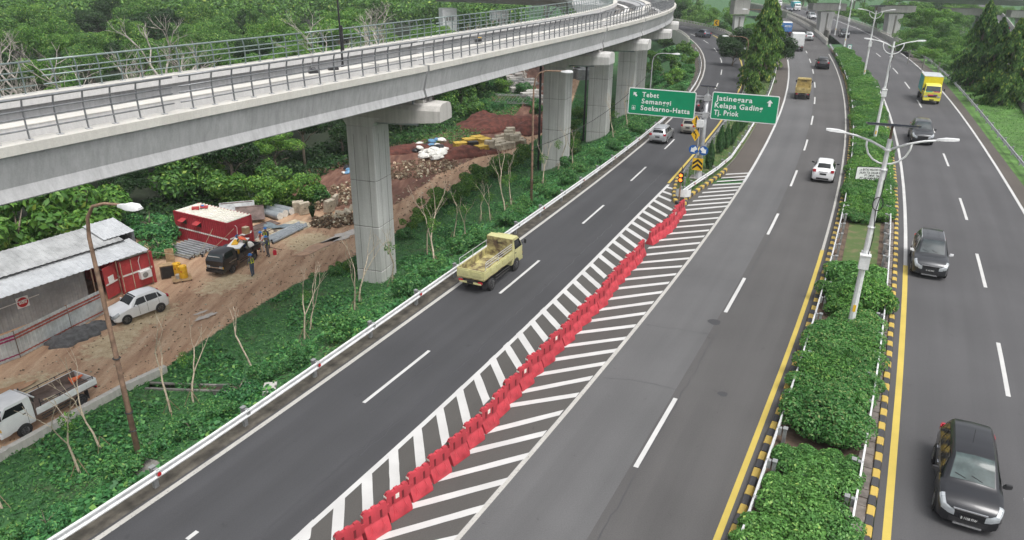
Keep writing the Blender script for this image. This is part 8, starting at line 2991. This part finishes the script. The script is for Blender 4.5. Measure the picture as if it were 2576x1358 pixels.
person('worker in lime vest and blue helmet standing beside the black pickup', Vector((-18.95, 49.2, S_ + .06)), 1.0, stand(.05, .2, .5), dict(skin='skin', torso='shirt_navy', sleeve='trousers_grey', leg='trousers_blue', boot='boot'), vest='vest_lime')
w2 = person('worker in navy shirt holding a rod behind the black pickup', Vector((-19.0, 53.0, S_ + .06)), 1.9, stand(.04, 1.0, .8), dict(skin='skin', torso='shirt_navy', sleeve='shirt_navy', leg='trousers_grey', boot='boot'), vest='vest_lime')
person('worker in orange vest over white shirt at the pickup tailgate', Vector((-19.75, 53.95, S_ + .06)), 2.6, stand(.03, .9, .9), dict(skin='skin', torso='vest_orange', sleeve='shirt_white', leg='shirt_white', boot='boot'), vest=None)
person('worker in dark shirt with lime straps behind the orange vest worker', Vector((-19.65, 54.9, S_ + .06)), 2.9, stand(.03, .4, .4), dict(skin='skin', torso='vest_dark', sleeve='vest_dark', leg='trousers_grey', boot='boot'), vest='vest_lime')
Jb = {'pelvis': (0, -.1, .86), 'waist': (0, .06, .98), 'chest': (0, .3, 1.06), 'neck': (0, .46, 1.08), 'head': (0, .56, 1.08), 'crown': (0, .66, 1.09)}
for s, k in (('L', -1), ('R', 1)):
    Jb['hip' + s] = (k * .1, -.1, .82)
    Jb['knee' + s] = (k * .13, .06 - .1 * k, .46)
    Jb['ankle' + s] = (k * .14, -.08 - .22 * k, .09)
    Jb['toe' + s] = (k * .15, .07 - .22 * k, .05)
    Jb['sho' + s] = (k * .19, .38, 1.02)
    Jb['elb' + s] = (k * .22, .5, .78)
    Jb['wri' + s] = (k * .17, .6, .56)
    Jb['hand' + s] = (k * .16, .64, .49)
person('worker in orange vest bending over the load on the pickup bed', FB @ Vector((-.35, -1.0, .84)), 1.2, Jb, dict(skin='skin', torso='vest_orange', sleeve='shirt_green', leg='trousers_olive', boot='boot'))
Jc = {k: Vector(v) for k, v in Jb.items()}
person('worker mostly hidden behind the pickup load in dark clothes', Vector((-22.3, 52.6, S_ + .06)), -1.2, {k: tuple(v) for k, v in Jc.items()}, dict(skin='skin', torso='vest_dark', sleeve='vest_dark', leg='trousers_grey', boot='boot'), helmet='bag_black')
rd = thing('long_rod', 'long dark rod held by the worker behind the pickup', 'rod', Vector((-19.0, 53.0, S_)))
MB().tube([(-.9, .3, 1.0), (1.3, -.75, .95)], .022, 6).build('rod_shaft', 'wood_dark', rd)
MB().tube([(1.3, -.75, .95), (1.36, -.78, .95)], .035, 6).build('rod_tip', 'trim_black', rd)
jc = thing('red_jerrycan', 'red jerrycan hanging beside the worker with the rod', 'can', Vector((-18.35, 52.62, S_ + .38)), .3)
MB().loft([[(-.13, -.08, 0), (.13, -.08, 0), (.13, .08, 0), (-.13, .08, 0)], [(-.14, -.09, .3), (.14, -.09, .3), (.14, .09, .3), (-.14, .09, .3)], [(-.06, -.05, .4), (.08, -.05, .4), (.08, .05, .4), (-.06, .05, .4)]]).build('can_body', 'red_can', jc, 30)
MB().tube([(-.08, 0, .4), (-.04, 0, .5), (.06, 0, .5), (.08, 0, .4)], .015, 6).build('handle', 'red_can', jc)

# ------------------------------------------------------------------ humid air
hb = MB().box(40, 300, 8, 5400, 5400, 60)
hz_o = hb.build('haze', 'stone_small')
hz_o.location = (0, 0, 0)
hm = bpy.data.materials.new('haze')
hm.use_nodes = True
hm.node_tree.nodes.clear()
ho = hm.node_tree.nodes.new('ShaderNodeOutputMaterial')
hv = hm.node_tree.nodes.new('ShaderNodeVolumePrincipled')
hv.inputs['Color'].default_value = (.86, .9, .94, 1)
hv.inputs['Density'].default_value = .00028
hm.node_tree.links.new(hv.outputs[0], ho.inputs['Volume'])
hz_o.data.materials.clear()
hz_o.data.materials.append(hm)
hz_o['kind'] = 'stuff'
hz_o['label'] = 'thin humid haze over the whole scene'
hz_o['category'] = 'haze'
